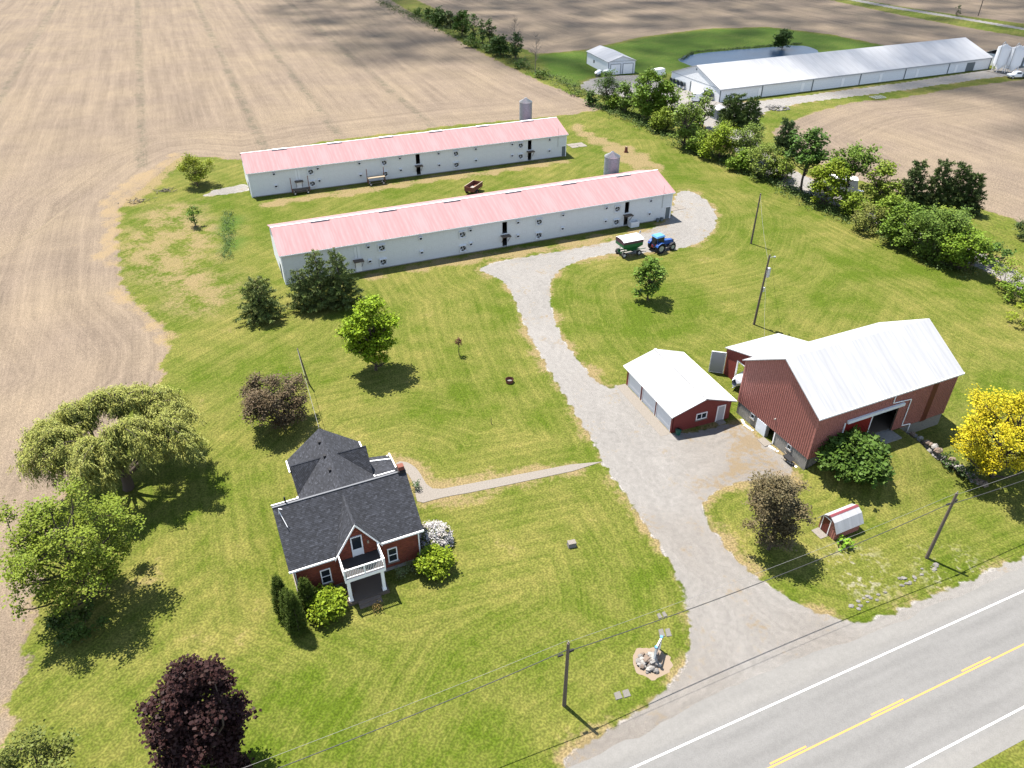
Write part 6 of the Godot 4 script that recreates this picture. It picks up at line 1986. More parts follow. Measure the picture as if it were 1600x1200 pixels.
func cedar(t: Node3D, o: Dictionary, m: Material, r: RandomNumberGenerator) -> void:      # a dense narrow column
	var h: float = o.h; var R: float = o.r
	var s := Shape.new()
	limb(s, Vector3.ZERO, Vector3(0, h * 0.9, 0), 0.07, 0.02, r, 0.01)
	part(s, "trunk", M.bark, t)
	var spots := []
	var n := int(h * R * 420.0)
	for i in n:
		var f := r.randf()
		var prof := lerpf(0.72, 1.0, f / 0.3) if f < 0.3 else pow(1.0 - (f - 0.3) / 0.7, 0.85)
		var a := r.randf() * TAU
		var rad := R * prof * (0.94 + 0.12 * sin(a * 5.0 + f * 9.0)) * r.randf_range(0.72, 1.05)
		var d := Vector3(cos(a), 0.9, sin(a)).normalized()
		spots.append([Vector3(cos(a) * rad, h * (0.02 + 0.97 * f), sin(a) * rad), r.randf_range(0.5, 0.85), d, 1.0])
	foliage(t, "crown", "scale", m, spots, r, 0.3, true)

func willow(t: Node3D, o: Dictionary, m: Material, r: RandomNumberGenerator) -> void:      # long branches arch out of the crown like a fountain and trail their shoots
	var h: float = o.h; var R: float = o.r
	var s := Shape.new()
	limb(s, Vector3(0, -0.1, 0), Vector3(0.2, 2.0, 0.1), 0.55, 0.42, r, 0.03)
	var tips := []
	for k in 8:
		var a := k * 2.39996 + 0.4
		var f: float = [0.16, 0.36, 0.5][k % 3]
		var c := Vector3(cos(a) * R * f, h * r.randf_range(0.62, 0.78), sin(a) * R * f)
		limb(s, Vector3(0, 1.5 + r.randf() * 0.7, 0), c, 0.28, 0.12, r, 0.07)
		tips.append(c)
	var top := []; var hang := []
	for k in 120:
		var c: Vector3 = tips[k % 8]
		var a := atan2(c.z, c.x) + r.randfn() * 0.75
		var reach := R * r.randf_range(0.18, 0.55)
		var flat := Vector3(cos(a), 0, sin(a))
		var rise := h * r.randf_range(0.06, 0.26)
		var curve := []
		for i in 9:
			var g := i / 8.0
			var p := c + flat * reach * g + Vector3(0, rise * 4.0 * g * (1.0 - 0.62 * g) * 0.7 - 0.35 * reach * g * g, 0)
			var out := Vector2(p.x, p.z).length() / R
			p.y = minf(p.y, h * (1.0 - 0.34 * out * out))
			curve.append(p)
		s.path(curve, 0.06, 0.015, 5)
		for j in 46:
			var g := pow(r.randf(), 0.75) * 8.0
			var i := mini(int(g), 7)
			var p: Vector3 = (curve[i] as Vector3).lerp(curve[i + 1], g - i) + Vector3(r.randfn() * 0.22, r.randfn() * 0.12, r.randfn() * 0.22)
			var len := minf(r.randf_range(0.5, 1.3) + 1.5 * (g / 8.0) * r.randf(), maxf(0.4, p.y - 0.4))
			hang.append([p, r.randf_range(0.8, 1.15), Vector3.DOWN, len])
			if g > 6.0 and r.randf() < 0.35 and p.y - len > 1.0:
				hang.append([p + Vector3(r.randfn() * 0.1, -len * 0.9, r.randfn() * 0.1), 0.85, Vector3.DOWN, r.randf_range(0.6, 1.3)])
			if j % 5 == 0:
				top.append([p + Vector3(0, 0.12, 0), r.randf_range(0.6, 1.1), Vector3.UP, 0.8])
	part(s, "trunk", M.bark, t)
	foliage(t, "crown", "fine", m, top, r, 0.3)
	foliage(t, "hanging_shoots", "strand", m, hang, r, 0.32)

func bare_tree(t: Node3D, h: float, r: RandomNumberGenerator) -> void:
	var s := Shape.new()
	limb(s, Vector3.ZERO, Vector3(r.randfn() * 0.3, h * 0.9, r.randfn() * 0.3), 0.16, 0.03, r, 0.02)
	part(s, "trunk", M.deadwood, t)
	for k in 26:
		var y := h * r.randf_range(0.25, 0.92)
		var a := r.randf() * TAU
		var l := (h - y) * 0.3 + 0.5
		var b := Shape.new()
		var tip := Vector3(cos(a) * l * 0.7, y + l * 0.8, sin(a) * l * 0.7)
		limb(b, Vector3(0, y, 0), tip, 0.06, 0.015, r)
		for j in 3:
			limb(b, Vector3(0, y, 0).lerp(tip, 0.4 + 0.2 * j), tip + Vector3(r.randfn(), r.randf(), r.randfn()) * l * 0.35, 0.025, 0.01, r)
		part(b, "branch", M.deadwood, t)

func plant(called: String, category: String, label: String, group: String, x: float, z: float, sd: int, kind: String, leaf: Array, o: Dictionary) -> Node3D:
	var t := thing(called, label, category, Vector3(x, o.get("y", 0.0), z), 0.0, group)
	var r := RandomNumberGenerator.new()
	r.seed = sd * 7919 + 3
	var m := leaf_material("leaf_%s_%d_%d_%d" % [called, int(leaf[0] * 1000), int(leaf[1] * 1000), int(leaf[2] * 1000)], lin(leaf[0] * 1.2, leaf[1] * 1.15, leaf[2] * 0.8))
	match kind:
		"broad": broadleaf(t, o, m, r)
		"conifer": conifer(t, o, m, r)
		"cedar": cedar(t, o, m, r)
		"willow": willow(t, o, m, r)
	return t

func build_plants() -> void:
	make_clumps()
	var gy := "lawn trees"
	plant("willow_tree", "tree", "huge weeping willow with drooping yellow green strands at the field's edge", gy, -37.6, -54.5, 1, "willow", [0.185, 0.205, 0.070], {h = 9.4, r = 8.7})
	plant("locust_tree", "tree", "tall airy light green tree standing before the weeping willow", gy, -34.9, -41.1, 2, "broad", [0.100, 0.138, 0.018], {h = 11.2, r = 5.8, base = 0.10, lobes = 46, lobe = 0.62, kind = "fine", per = 3.8, size = 1.15, vary = 0.4})
	plant("dark_shrub", "shrub", "dark leafy shrub in the shade beneath the airy light green tree", "", -34.3, -37.6, 3, "broad", [0.035, 0.062, 0.014], {h = 2.6, r = 2.3, base = 0.02, lobes = 10, multi = true, per = 6.0})
	plant("purple_maple", "tree", "dense dark purple leaved maple near the picture's bottom edge", gy, -19.7, -27.0, 4, "broad", [0.022, 0.0095, 0.0125], {h = 10.8, r = 3.1, base = 0.05, lobes = 36, lobe = 1.0, kind = "broad", per = 7.0, size = 0.95, vary = 0.5})
	plant("olive_tree", "tree", "sparse olive green tree cut by the picture's bottom edge at the field side", gy, -30.4, -25.3, 5, "broad", [0.085, 0.105, 0.030], {h = 6.0, r = 2.9, base = 0.15, lobes = 14, kind = "fine", per = 4.0, size = 1.1})
	plant("bright_maple", "tree", "bright yellow green maple standing alone between house and barns", gy, -16.5, -75.6, 6, "broad", [0.125, 0.195, 0.010], {h = 9.9, r = 3.7, base = 0.10, lobes = 26, kind = "broad", per = 5.0, size = 1.05})
	plant("bronze_crabapple", "tree", "round bronze leaved crabapple tree behind the brick house", gy, -25.1, -64.6, 7, "broad", [0.080, 0.062, 0.050], {h = 6.6, r = 4.0, base = 0.08, lobes = 24, lobe = 0.95, kind = "fine", per = 7.0, size = 1.1, vary = 0.4})
	var pg := "pines by the nearer barn"
	var pine := [0.084, 0.116, 0.052]
	plant("pine_tree", "tree", "tall pine, middle one of the three against the nearer barn's end", pg, -26.2, -91.2, 11, "conifer", pine, {h = 8.8, r = 2.6, size = 1.25, taper = 0.85, droop = 0.16, tiers = 13})
	plant("pine_tree", "tree", "tall pine, the one of three against the nearer barn closest to its fans", pg, -23.6, -92.0, 12, "conifer", pine, {h = 8.5, r = 2.6, size = 1.25, taper = 0.85, droop = 0.16, tiers = 13})
	plant("pine_tree", "tree", "shorter thin pine, nearest the nearer barn's corner", pg, -28.7, -90.8, 13, "conifer", pine, {h = 6.4, r = 1.6, size = 1.1, taper = 0.8, droop = 0.14, tiers = 11})
	plant("pine_tree", "tree", "broad low pine standing apart on the grass off the nearer barn's corner", pg, -33.7, -88.4, 14, "conifer", [0.096, 0.126, 0.054], {h = 6.2, r = 3.0, size = 1.3, taper = 0.7, droop = 0.16, tiers = 11})
	plant("yellow_shrub_tree", "tree", "round yellow green tree at the field edge by the farther barn's end", "", -60.3, -139.6, 15, "broad", [0.130, 0.165, 0.012], {h = 6.4, r = 3.6, base = 0.05, lobes = 18, kind = "fine", per = 3.5, size = 1.4})
	plant("young_tree", "tree", "small dark green young tree in the rough grass between the two barns' ends", "", -53.7, -119.8, 16, "broad", [0.055, 0.105, 0.014], {h = 4.4, r = 1.35, base = 0.05, lobes = 10, per = 5.0})
	plant("lawn_maple", "tree", "compact mid green maple on the lawn in front of the tractor and wagon", "", 19.2, -93.5, 17, "broad", [0.070, 0.125, 0.022], {h = 6.6, r = 2.5, base = 0.08, lobes = 18, kind = "big", per = 4.0, size = 0.9})
	plant("crabapple_tree", "tree", "ragged brownish crabapple tree beside the tiny garden shed", "", 22.9, -46.6, 18, "broad", [0.085, 0.072, 0.052], {h = 8.6, r = 2.9, base = 0.10, lobes = 24, lobe = 0.95, kind = "fine", per = 7.0, size = 1.0, vary = 0.4})
	plant("lilac_bush", "bush", "big round dark green bush against the large barn's front wall", "", 33.7, -56.6, 19, "broad", [0.045, 0.085, 0.018], {h = 4.6, r = 5.0, base = 0.0, lobes = 44, lobe = 1.2, tight = true, multi = true, kind = "big", per = 3.6, size = 0.95, y = 0.1, vary = 0.35})
	plant("golden_locust", "tree", "brilliant yellow locust tree beside the road past the large barn", "", 48.0, -56.2, 20, "broad", [0.275, 0.245, 0.012], {h = 10.2, r = 6.0, base = 0.14, lobes = 44, lobe = 0.66, kind = "fine", per = 5.5, size = 1.1, vary = 0.25})
	plant("dark_shrub", "shrub", "low dark shrub at the end of the stone wall under the yellow tree", "", 43.9, -57.8, 21, "broad", [0.028, 0.052, 0.018], {h = 1.7, r = 1.3, base = 0.0, lobes = 8, multi = true, per = 6.0})
	plant("dark_shrub", "shrub", "low dark shrub nearest the road under the yellow tree", "", 45.6, -56.0, 22, "broad", [0.028, 0.050, 0.018], {h = 1.5, r = 1.3, base = 0.0, lobes = 8, multi = true, per = 6.0})
	plant("edge_shrub", "shrub", "bright yellow green shrub cut by the picture's edge behind the large barn", "", 67.9, -86.5, 23, "broad", [0.13, 0.17, 0.015], {h = 3.2, r = 2.0, base = 0.0, lobes = 9, multi = true, per = 4.0})
	# round the house
	plant("lime_hydrangea", "shrub", "round lime green leafy shrub beside the clipped cedars at the house front", "", -15.0, -39.6, 24, "broad", [0.115, 0.165, 0.014], {h = 2.1, r = 2.0, base = 0.0, lobes = 22, lobe = 1.35, tight = true, multi = true, kind = "broad", per = 8.0, size = 0.85})
	plant("lime_hydrangea", "shrub", "round lime green leafy shrub at the house corner below the white flowering shrub", "", -6.6, -44.3, 25, "broad", [0.118, 0.168, 0.014], {h = 2.1, r = 2.0, base = 0.0, lobes = 22, lobe = 1.35, tight = true, multi = true, kind = "broad", per = 8.0, size = 0.85})
	var wf := plant("flowering_shrub", "shrub", "white flowering shrub at the side of the brick house", "", -7.0, -47.3, 26, "broad", [0.090, 0.105, 0.050], {h = 1.9, r = 1.6, base = 0.0, lobes = 18, lobe = 1.3, tight = true, multi = true, per = 6.0, size = 0.8})
	var r := RandomNumberGenerator.new()
	r.seed = 88
	var blossoms := []
	for i in 520:
		var d := sphere_dir(r)
		d.y = absf(d.y)
		blossoms.append([Vector3(d.x * 1.65, 0.25 + d.y * 1.75, d.z * 1.65) * r.randf_range(0.86, 1.03), r.randf_range(0.35, 0.7), d, 0.7])
	foliage(wf, "blossom", "broad", leaf_material("blossom_white", lin(0.40, 0.38, 0.38)), blossoms, r, 0.12)
	for c in [[-18.45, -39.4, 4.3, 0.54, "outermost"], [-17.55, -38.3, 4.2, 0.46, "second from the lawn side"], [-16.95, -37.75, 4.5, 0.62, "nearest the camera"], [-16.6, -40.0, 3.4, 0.62, "nearest the house wall, the shortest"]]:
		plant("clipped_cedar", "cedar", "dark pointed cedar in the cluster at the house corner, " + c[4], "cedars at the house corner", c[0], c[1], int(-c[0] * 10), "cedar", [0.046, 0.072, 0.016], {h = c[2], r = c[3]})
	for c in [[-9.5, -43.5, 0.8, 0.6, [0.10, 0.13, 0.075], "pale grey green small shrub nearest the porch in the house flower bed"], [-8.6, -44.3, 1.0, 0.75, [0.12, 0.14, 0.085], "pale grey green small shrub farther from the porch in the house flower bed"], [-7.7, -45.2, 1.0, 0.9, [0.045, 0.085, 0.015], "small dark shrub in the flower bed by the lime green corner shrub"], [-13.9, -41.5, 1.0, 0.9, [0.09, 0.06, 0.035], "small brown shrub under the house window beside the porch"], [-15.3, -41.1, 1.1, 1.2, [0.04, 0.085, 0.012], "dark green shrub against the wall behind the lime green shrub"], [-9.3, -54.5, 0.8, 0.5, [0.03, 0.07, 0.03], "small dark bush between the path and the house side wall"], [-11.1, -40.1, 0.7, 0.55, [0.10, 0.075, 0.03], "brownish small shrub at the foot of the porch steps"]]:
		plant("garden_shrub", "shrub", c[5], "small garden shrubs", c[0], c[1], int(c[0] * -100), "broad", c[4], {h = c[2], r = c[3], base = 0.0, lobes = 8, lobe = 1.2, multi = true, kind = "fine", per = 9.0, size = 0.7})
	plant("hosta_clump", "plant", "bright green leafy clump at the corner of the tiny garden shed", "", 29.9, -46.95, 31, "broad", [0.10, 0.19, 0.02], {h = 0.75, r = 0.75, base = 0.0, lobes = 8, lobe = 1.2, multi = true, kind = "big", per = 8.0, size = 0.7})
	plant("purple_sapling", "tree", "tiny purple leaved sapling on a thin stem on the open lawn", "", -6.55, -78.9, 32, "broad", [0.05, 0.016, 0.020], {h = 2.6, r = 0.55, base = 0.48, lobes = 8, per = 9.0, size = 0.7})
	plant("green_sapling", "tree", "tiny dark green sapling on the open lawn nearer the house", "", -2.3, -64.9, 33, "broad", [0.03, 0.07, 0.015], {h = 1.3, r = 0.22, base = 0.1, lobes = 5, per = 12.0, size = 0.55})
	# the row along the neighbour's lane, far end first
	var row := "trees along the neighbour's lane"
	var rows := [
		["columnar_tree", "dark narrow columnar tree, farthest in the lane row, by the shed's gravel", 24.2, -197.1, "broad", [0.036, 0.070, 0.020], {h = 8.6, r = 2.78, base = 0.0, lobes = 18, kind = "fine", per = 2.4, size = 1.8}],
		["row_tree", "mid green tree second in the lane row beside the dark columnar tree", 28.2, -191.0, "broad", [0.055, 0.100, 0.024], {h = 8.2, r = 2.67, base = 0.0, lobes = 16, per = 2.2, size = 1.6}],
		["row_tree", "tallest full green tree in front of the shed's doors in the lane row", 32.6, -185.6, "broad", [0.062, 0.112, 0.020], {h = 12.0, r = 4.41, base = 0.0, lobes = 30, lobe = 0.8, per = 2.0, size = 1.7}],
		["row_tree", "green tree before the long white barn's fan hoods in the lane row", 36.7, -184.3, "broad", [0.070, 0.122, 0.022], {h = 9.2, r = 3.60, base = 0.0, lobes = 22, per = 2.0, size = 1.7}],
		["poplar_tree", "narrow pale green poplar closest to the lawn before the white barn's gable", 37.5, -164.3, "broad", [0.075, 0.118, 0.032], {h = 11.6, r = 3.13, base = 0.0, lobes = 26, lobe = 0.8, per = 2.0, size = 1.7}],
		["poplar_tree", "slim airy poplar right before the white barn's near corner", 44.8, -178.7, "broad", [0.072, 0.118, 0.030], {h = 9.2, r = 2.32, base = 0.12, lobes = 18, lobe = 0.8, per = 1.8, size = 1.6}],
		["spruce_tree", "wide dark spruce beside the small grey hut", 52.1, -180.8, "conifer", [0.036, 0.062, 0.028], {h = 7.4, r = 3.2, size = 2.2, taper = 0.5, step = 0.5, tiers = 12}],
		["spruce_tree", "narrower dark spruce on the far side of the hut's wide spruce", 56.0, -179.8, "conifer", [0.036, 0.062, 0.030], {h = 7.0, r = 1.9, size = 2.0, taper = 0.6, step = 0.45, tiers = 12}],
		["row_tree", "yellow green bushy tree below the small grey hut in the lane row", 43.4, -155.6, "broad", [0.100, 0.150, 0.016], {h = 7.4, r = 4.06, base = 0.0, lobes = 20, kind = "fine", per = 2.2, size = 1.9}],
		["row_tree", "grey green willowy tree next to the yellow green bushy tree", 48.3, -153.4, "broad", [0.068, 0.105, 0.030], {h = 8.8, r = 3.71, base = 0.0, lobes = 20, kind = "fine", per = 2.2, size = 1.8}],
		["row_shrub", "rounded pale green willow shrub where the lane shows through the row", 48.9, -144.4, "broad", [0.082, 0.120, 0.032], {h = 6.4, r = 3.60, base = 0.0, lobes = 18, kind = "fine", per = 2.6, size = 1.7}],
		["spruce_tree", "slim dark spruce standing at the tilled field's edge behind the row", 58.3, -160.4, "conifer", [0.034, 0.060, 0.034], {h = 7.0, r = 1.8, size = 1.9, taper = 0.65, step = 0.4, tiers = 14}],
		["dark_maple", "tall dark green tree with a leaning trunk midway along the row", 54.3, -135.9, "broad", [0.034, 0.072, 0.020], {h = 12.0, r = 3.4, base = 0.34, lobes = 22, kind = "big", per = 1.9, size = 1.3}],
		["row_tree", "thin young tree just before the tall dark green tree", 51.9, -139.3, "broad", [0.075, 0.115, 0.022], {h = 6.2, r = 1.62, base = 0.3, lobes = 9, per = 2.5, size = 1.3}],
		["leafy_maple", "spreading leafy maple standing over the white camping trailer", 60.8, -132.0, "broad", [0.060, 0.105, 0.022], {h = 10.4, r = 4.2, base = 0.42, lobes = 24, lobe = 0.85, per = 2.2, size = 1.5}],
		["row_tree", "yellow green tree left of the white camping trailer", 56.4, -129.6, "broad", [0.090, 0.132, 0.014], {h = 8.4, r = 3.36, base = 0.0, lobes = 18, per = 2.2, size = 1.5}],
		["row_tree", "light green tree between the camping trailer and the dark spruces", 65.2, -128.5, "broad", [0.086, 0.125, 0.024], {h = 7.8, r = 3.13, base = 0.0, lobes = 18, per = 2.4, size = 1.5}],
		["spruce_tree", "dark spruce first of four from the camping trailer side", 71.0, -128.5, "conifer", [0.036, 0.058, 0.030], {h = 8.8, r = 2.6, size = 1.7, taper = 1.0, step = 0.40, droop = -0.22, tiers = 15}],
		["spruce_tree", "dark spruce second of four from the camping trailer side, the tallest", 74.8, -127.6, "conifer", [0.036, 0.058, 0.030], {h = 9.3, r = 2.8, size = 1.7, taper = 1.0, step = 0.40, droop = -0.22, tiers = 15}],
		["spruce_tree", "dark spruce third of four from the camping trailer side", 77.9, -127.0, "conifer", [0.036, 0.058, 0.030], {h = 8.8, r = 2.6, size = 1.7, taper = 1.0, step = 0.40, droop = -0.22, tiers = 15}],
		["spruce_tree", "dark spruce last of four, farthest from the camping trailer", 80.1, -126.0, "conifer", [0.036, 0.058, 0.030], {h = 7.4, r = 2.3, size = 1.7, taper = 1.0, step = 0.40, droop = -0.22, tiers = 15}],
		["row_shrub", "brownish low shrub at the lawn edge below the camping trailer", 59.3, -118.0, "broad", [0.075, 0.090, 0.032], {h = 4.4, r = 2.78, base = 0.0, lobes = 14, multi = true, kind = "fine", per = 2.8, size = 1.6}],
		["row_tree", "full green tree beside the brownish low shrub at the lawn edge", 63.1, -112.6, "broad", [0.060, 0.105, 0.020], {h = 6.8, r = 3.48, base = 0.0, lobes = 20, multi = true, per = 2.6, size = 1.4}],
		["row_tree", "largest rounded green tree in front of the four dark spruces", 66.0, -107.6, "broad", [0.058, 0.100, 0.026], {h = 8.2, r = 4.52, base = 0.0, lobes = 26, multi = true, kind = "fine", per = 2.8, size = 1.6}],
		["row_tree", "bright green rounded tree at the near end of the dense row", 67.8, -103.8, "broad", [0.072, 0.122, 0.018], {h = 6.6, r = 4.06, base = 0.0, lobes = 22, multi = true, per = 2.8, size = 1.4}],
		["row_shrub", "dark small tree right beside the pale lane", 73.8, -104.8, "broad", [0.032, 0.070, 0.020], {h = 3.8, r = 1.97, base = 0.0, lobes = 10, per = 3.2, size = 1.2}],
		["row_shrub", "sparse yellow green shrub between lane and lawn past the dense row", 71.7, -97.6, "broad", [0.085, 0.125, 0.020], {h = 4.2, r = 2.44, base = 0.0, lobes = 10, multi = true, kind = "fine", per = 2.4, size = 1.4}],
		["row_shrub", "low green shrub nearest the bright shrub at the picture's edge", 71.0, -93.8, "broad", [0.065, 0.112, 0.016], {h = 2.8, r = 2.55, base = 0.0, lobes = 12, multi = true, per = 3.0, size = 1.3}],
		["row_shrub", "low leafy shrub at the foot of the tallest lane row tree", 34.6, -175.5, "broad", [0.082, 0.120, 0.020], {h = 5.2, r = 2.80, base = 0.0, lobes = 16, multi = true, per = 2.6, size = 1.5}],
		["row_shrub", "leafy shrub between the pale poplar and the slim airy poplar", 40.6, -172.5, "broad", [0.066, 0.112, 0.020], {h = 5.6, r = 2.70, base = 0.0, lobes = 16, multi = true, per = 2.6, size = 1.5}],
		["row_shrub", "rounded shrub between the pale poplar and the yellow green bushy tree", 40.2, -159.5, "broad", [0.066, 0.112, 0.020], {h = 4.6, r = 2.60, base = 0.0, lobes = 16, multi = true, per = 2.6, size = 1.5}],
		["row_shrub", "low shrub in front of the grey green willowy tree", 46.2, -148.6, "broad", [0.070, 0.120, 0.020], {h = 4.4, r = 2.40, base = 0.0, lobes = 16, multi = true, per = 2.6, size = 1.5}],
		["row_shrub", "low shrub behind the thin young tree beside the lane", 52.6, -143.6, "broad", [0.074, 0.112, 0.020], {h = 4.2, r = 2.20, base = 0.0, lobes = 16, multi = true, per = 2.6, size = 1.5}],
		["row_shrub", "leafy shrub at the lawn edge just below the spreading maple", 59.6, -124.2, "broad", [0.082, 0.124, 0.020], {h = 4.6, r = 2.50, base = 0.0, lobes = 16, multi = true, per = 2.6, size = 1.5}],
		["row_shrub", "leafy shrub beside the brownish low shrub, nearer the spruces", 63.6, -119.8, "broad", [0.078, 0.124, 0.020], {h = 5.4, r = 2.60, base = 0.0, lobes = 16, multi = true, per = 2.6, size = 1.5}],
		["row_shrub", "leafy tree squeezed between the large rounded tree and the spruces", 69.2, -113.8, "broad", [0.082, 0.116, 0.020], {h = 6.4, r = 3.00, base = 0.0, lobes = 16, multi = true, per = 2.6, size = 1.5}],
		["row_shrub", "small shrub at the foot of the dark columnar tree", 26.0, -194.6, "broad", [0.070, 0.120, 0.020], {h = 4.4, r = 1.90, base = 0.0, lobes = 16, multi = true, per = 2.6, size = 1.5}],
		["dark_shrub", "dark shrub across the lane at the picture's edge", 84.4, -115.3, "broad", [0.026, 0.048, 0.022], {h = 3.4, r = 2.1, base = 0.0, lobes = 12, multi = true, kind = "fine", per = 3.2, size = 1.4}],
	]
	var sd := 100
	for q in rows:
		q[6].whole = true
		plant(q[0], "shrub" if "shrub" in q[0] else "tree", q[1], row, q[2], q[3], sd, q[4], [q[5][0] * 1.3, q[5][1] * 1.25, q[5][2]], q[6])
		sd += 1
	# hedgerow between the far fields
	var hr := "hedgerow between the far fields"
	var hedge := [
		["hedge_shrub", "low green hedgerow shrub, farthest end of the hedge", -38.5, -342.0, [0.050, 0.090, 0.020], {h = 3.0, r = 3.0}],
		["hedge_shrub", "small round hedgerow tree second from the far end", -33.0, -331.0, [0.045, 0.082, 0.022], {h = 4.2, r = 2.6}],
		["hedge_tree", "large dark round hedgerow tree near the far end", -27.7, -316.5, [0.036, 0.070, 0.018], {h = 6.8, r = 3.8}],
		["hedge_tree", "greyish slim hedgerow tree beside the large dark round one", -23.5, -313.0, [0.045, 0.060, 0.032], {h = 6.0, r = 2.3}],
		["hedge_tree", "pointed bright hedgerow tree midway along the hedge", -18.1, -295.0, [0.050, 0.095, 0.022], {h = 9.2, r = 3.4}],
		["hedge_tree", "slim hedgerow poplar, tallest of the three narrow ones", -13.3, -285.0, [0.046, 0.085, 0.028], {h = 9.6, r = 1.6}],
		["hedge_tree", "slim hedgerow poplar, middle of the three narrow ones", -10.2, -280.5, [0.050, 0.088, 0.030], {h = 9.0, r = 1.4}],
		["hedge_tree", "slim hedgerow poplar, nearest of the three narrow ones", -7.9, -285.0, [0.052, 0.085, 0.030], {h = 8.4, r = 1.8}],
		["hedge_shrub", "mid green hedgerow shrub below the three narrow poplars", -13.8, -275.5, [0.055, 0.098, 0.020], {h = 3.6, r = 3.0}],
		["hedge_tree", "dark round hedgerow tree next to the bare topped poplar", -3.7, -261.5, [0.032, 0.064, 0.018], {h = 5.6, r = 3.6}],
		["hedge_tree", "leafy lower poplar beneath the bare crown in the hedgerow", 1.3, -257.0, [0.040, 0.072, 0.028], {h = 8.2, r = 1.9}],
		["hedge_shrub", "low hedgerow shrub at the foot of the bare topped poplar", 2.9, -243.0, [0.046, 0.085, 0.020], {h = 2.8, r = 3.2}],
		["hedge_shrub", "low hedgerow shrub nearest the neighbour's grass", 8.4, -230.5, [0.050, 0.090, 0.020], {h = 2.2, r = 2.3}],
		["hedge_shrub", "small hedgerow shrub between the two dark round hedgerow trees", -7.5, -267.0, [0.050, 0.090, 0.022], {h = 2.6, r = 2.6}],
		["hedge_shrub", "weedy shrub at the hedgerow's near end by the shed's gravel", 17.0, -209.5, [0.075, 0.110, 0.030], {h = 1.8, r = 2.6}],
		["hedge_shrub", "small dark shrub beside the dark columnar tree at the row's end", 20.5, -199.5, [0.042, 0.080, 0.022], {h = 3.4, r = 1.6}],
		["pond_bush", "dark round bush on the far bank of the pond", 91.5, -273.0, [0.030, 0.060, 0.018], {h = 5.6, r = 2.9}],
		["far_shrub", "lone small dark shrub on the far lane's verge", 184.6, -341.9, [0.03, 0.055, 0.02], {h = 4.6, r = 0.8}],
	]
	for q in hedge:
		var o: Dictionary = q[5]
		o.merge({base = 0.0, lobes = 16 if o.h > 5.0 else 10, multi = o.h < 5.0, kind = "broad", per = 1.5, size = 2.2})
		plant(q[0], "shrub" if "shrub" in q[0] or "bush" in q[0] else "tree", q[1], hr, q[2], q[3], sd, "broad", q[4], o)
		sd += 1
	r.seed = 61
	for q in [[1.0, -257.6, 13.0, "leafless grey crown rising out of the hedgerow poplar"], [6.9, -235.8, 12.0, "leafless grey tree standing alone at the hedgerow's near end"]]:
		bare_tree(thing("bare_tree", q[3], "tree", Vector3(q[0], 0, q[1]), 0.0, "bare trees in the hedgerow"), q[2], r)
	# rank growth nobody could count: hedge bottom, ditch weeds, pond reeds
	weeds("tall_weeds", "rank grass and weeds along the hedgerow bottom", [[-60, -380, 22, -207, 3.4, 1500, 1.9]], [0.060, 0.088, 0.022])
	weeds("lane_undergrowth", "rank undergrowth filling the foot of the lane side tree row", [[23, -198, 37, -172, 3.0, 700, 2.0], [37, -168, 52, -140, 3.0, 700, 1.8], [52, -138, 68, -103, 3.0, 900, 1.7]], [0.062, 0.098, 0.022])
	weeds("ditch_weeds", "tall green weeds in the ditch between the two barns' ends", [[-50.5, -126.5, -44.2, -106.5, 1.2, 420, 0.9]], [0.060, 0.105, 0.025])
	weeds("pond_reeds", "dark reeds standing along the pond's edge", [[60, -266.5, 89, -277.5, 1.0, 420, 1.2], [89, -277.5, 101, -281.5, 1.0, 160, 1.2], [54, -255, 60, -266, 1.0, 160, 1.2]], [0.030, 0.050, 0.016])

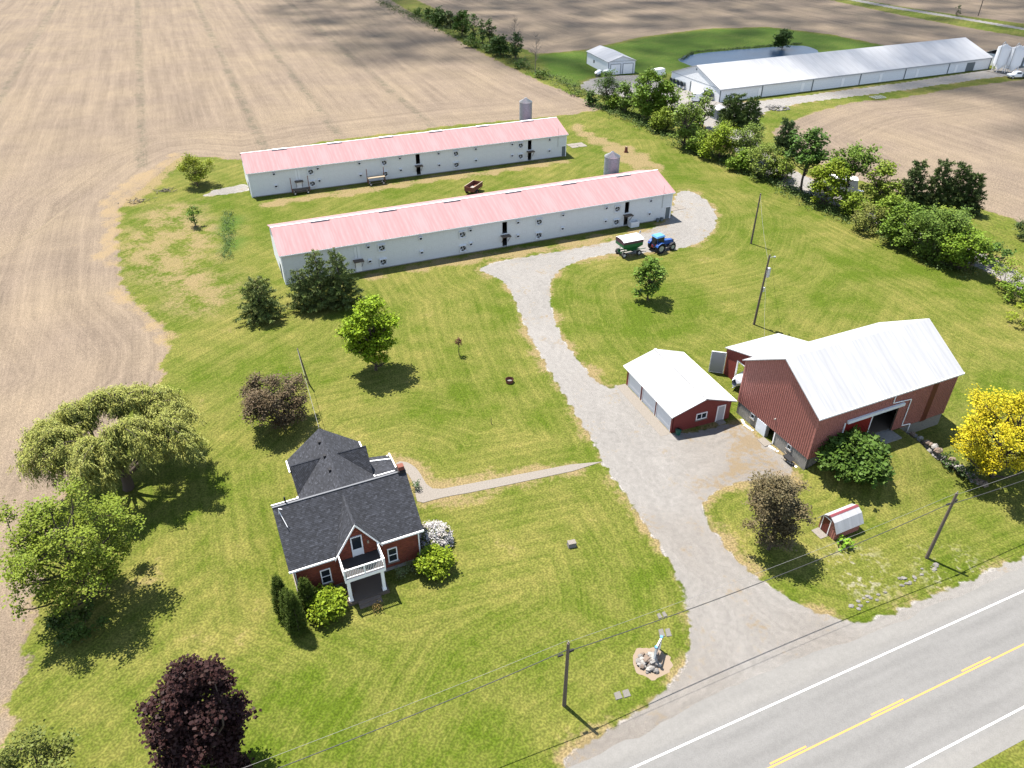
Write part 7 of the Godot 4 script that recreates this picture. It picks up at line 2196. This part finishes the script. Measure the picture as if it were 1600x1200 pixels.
func weeds(called: String, label: String, runs: Array, leaf: Array) -> void:
	var r := RandomNumberGenerator.new()
	r.seed = hash(called)
	var spots := []
	for q in runs:
		for i in q[5]:
			var t := r.randf()
			var p := Vector3(lerpf(q[0], q[2], t), 0.12 * q[6], lerpf(q[1], q[3], t)) + Vector3(r.randfn() * q[4] * 0.5, 0, r.randfn() * q[4] * 0.5)
			spots.append([p, q[6] * r.randf_range(0.5, 1.2), Vector3.UP, 1.3])
	var o := foliage(self, called, "fine", leaf_material("leaf_" + called, lin(leaf[0], leaf[1], leaf[2])), spots, r, 0.35)
	o.set_meta("kind", "stuff"); o.set_meta("label", label); o.set_meta("category", "weeds")

func _ready() -> void:
	rng.seed = 1
	var cam := Camera3D.new()
	cam.name = "camera"; add_child(cam)
	cam.position = Vector3(0, 50, 0); cam.rotation_degrees = Vector3(-34.55, 0, 0)
	cam.fov = 54.42; cam.near = 0.5; cam.far = 4000.0; cam.current = true
	var env := Environment.new()
	var sky := ProceduralSkyMaterial.new()
	sky.sky_top_color = lin(0.22, 0.31, 0.48); sky.sky_horizon_color = lin(0.90, 0.97, 1.02); sky.sky_curve = 0.18
	sky.ground_bottom_color = lin(0.16, 0.15, 0.10); sky.ground_horizon_color = lin(0.40, 0.45, 0.48)
	sky.sun_angle_max = 6.0
	env.sky = Sky.new(); env.sky.sky_material = sky
	env.background_mode = Environment.BG_SKY
	env.background_energy_multiplier = 0.68
	env.tonemap_mode = Environment.TONE_MAPPER_LINEAR
	env.tonemap_exposure = 3.3
	env.sdfgi_enabled = true; env.ssao_enabled = true; env.ssil_enabled = true
	var we := WorldEnvironment.new()
	we.environment = env; we.name = "world"; add_child(we)
	var sun := DirectionalLight3D.new()
	sun.name = "sun"; add_child(sun)
	sun.look_at_from_position(Vector3.ZERO, SUN_WAY, Vector3(0, 0, -1))
	sun.light_energy = 1.5; sun.light_color = Color(1.0, 0.97, 0.93); sun.light_angular_distance = 0.5; sun.shadow_enabled = true
	sun.directional_shadow_max_distance = 600.0
	var t0 := Time.get_ticks_msec()
	make_materials()
	build_ground()
	print("ground ", Time.get_ticks_msec() - t0)
	build_house(); build_poultry_barns(); build_bank_barn(); build_garage(); build_garden_shed(); build_neighbour()
	build_tractor(); build_grain_wagon(); build_manure_wagon(); build_racks(); build_poles()
	print("built ", Time.get_ticks_msec() - t0)
	build_plants()
	print("plants ", Time.get_ticks_msec() - t0, " leaf triangles ", tris)
	build_small_things(); build_cloud()
	print("done ", Time.get_ticks_msec() - t0)
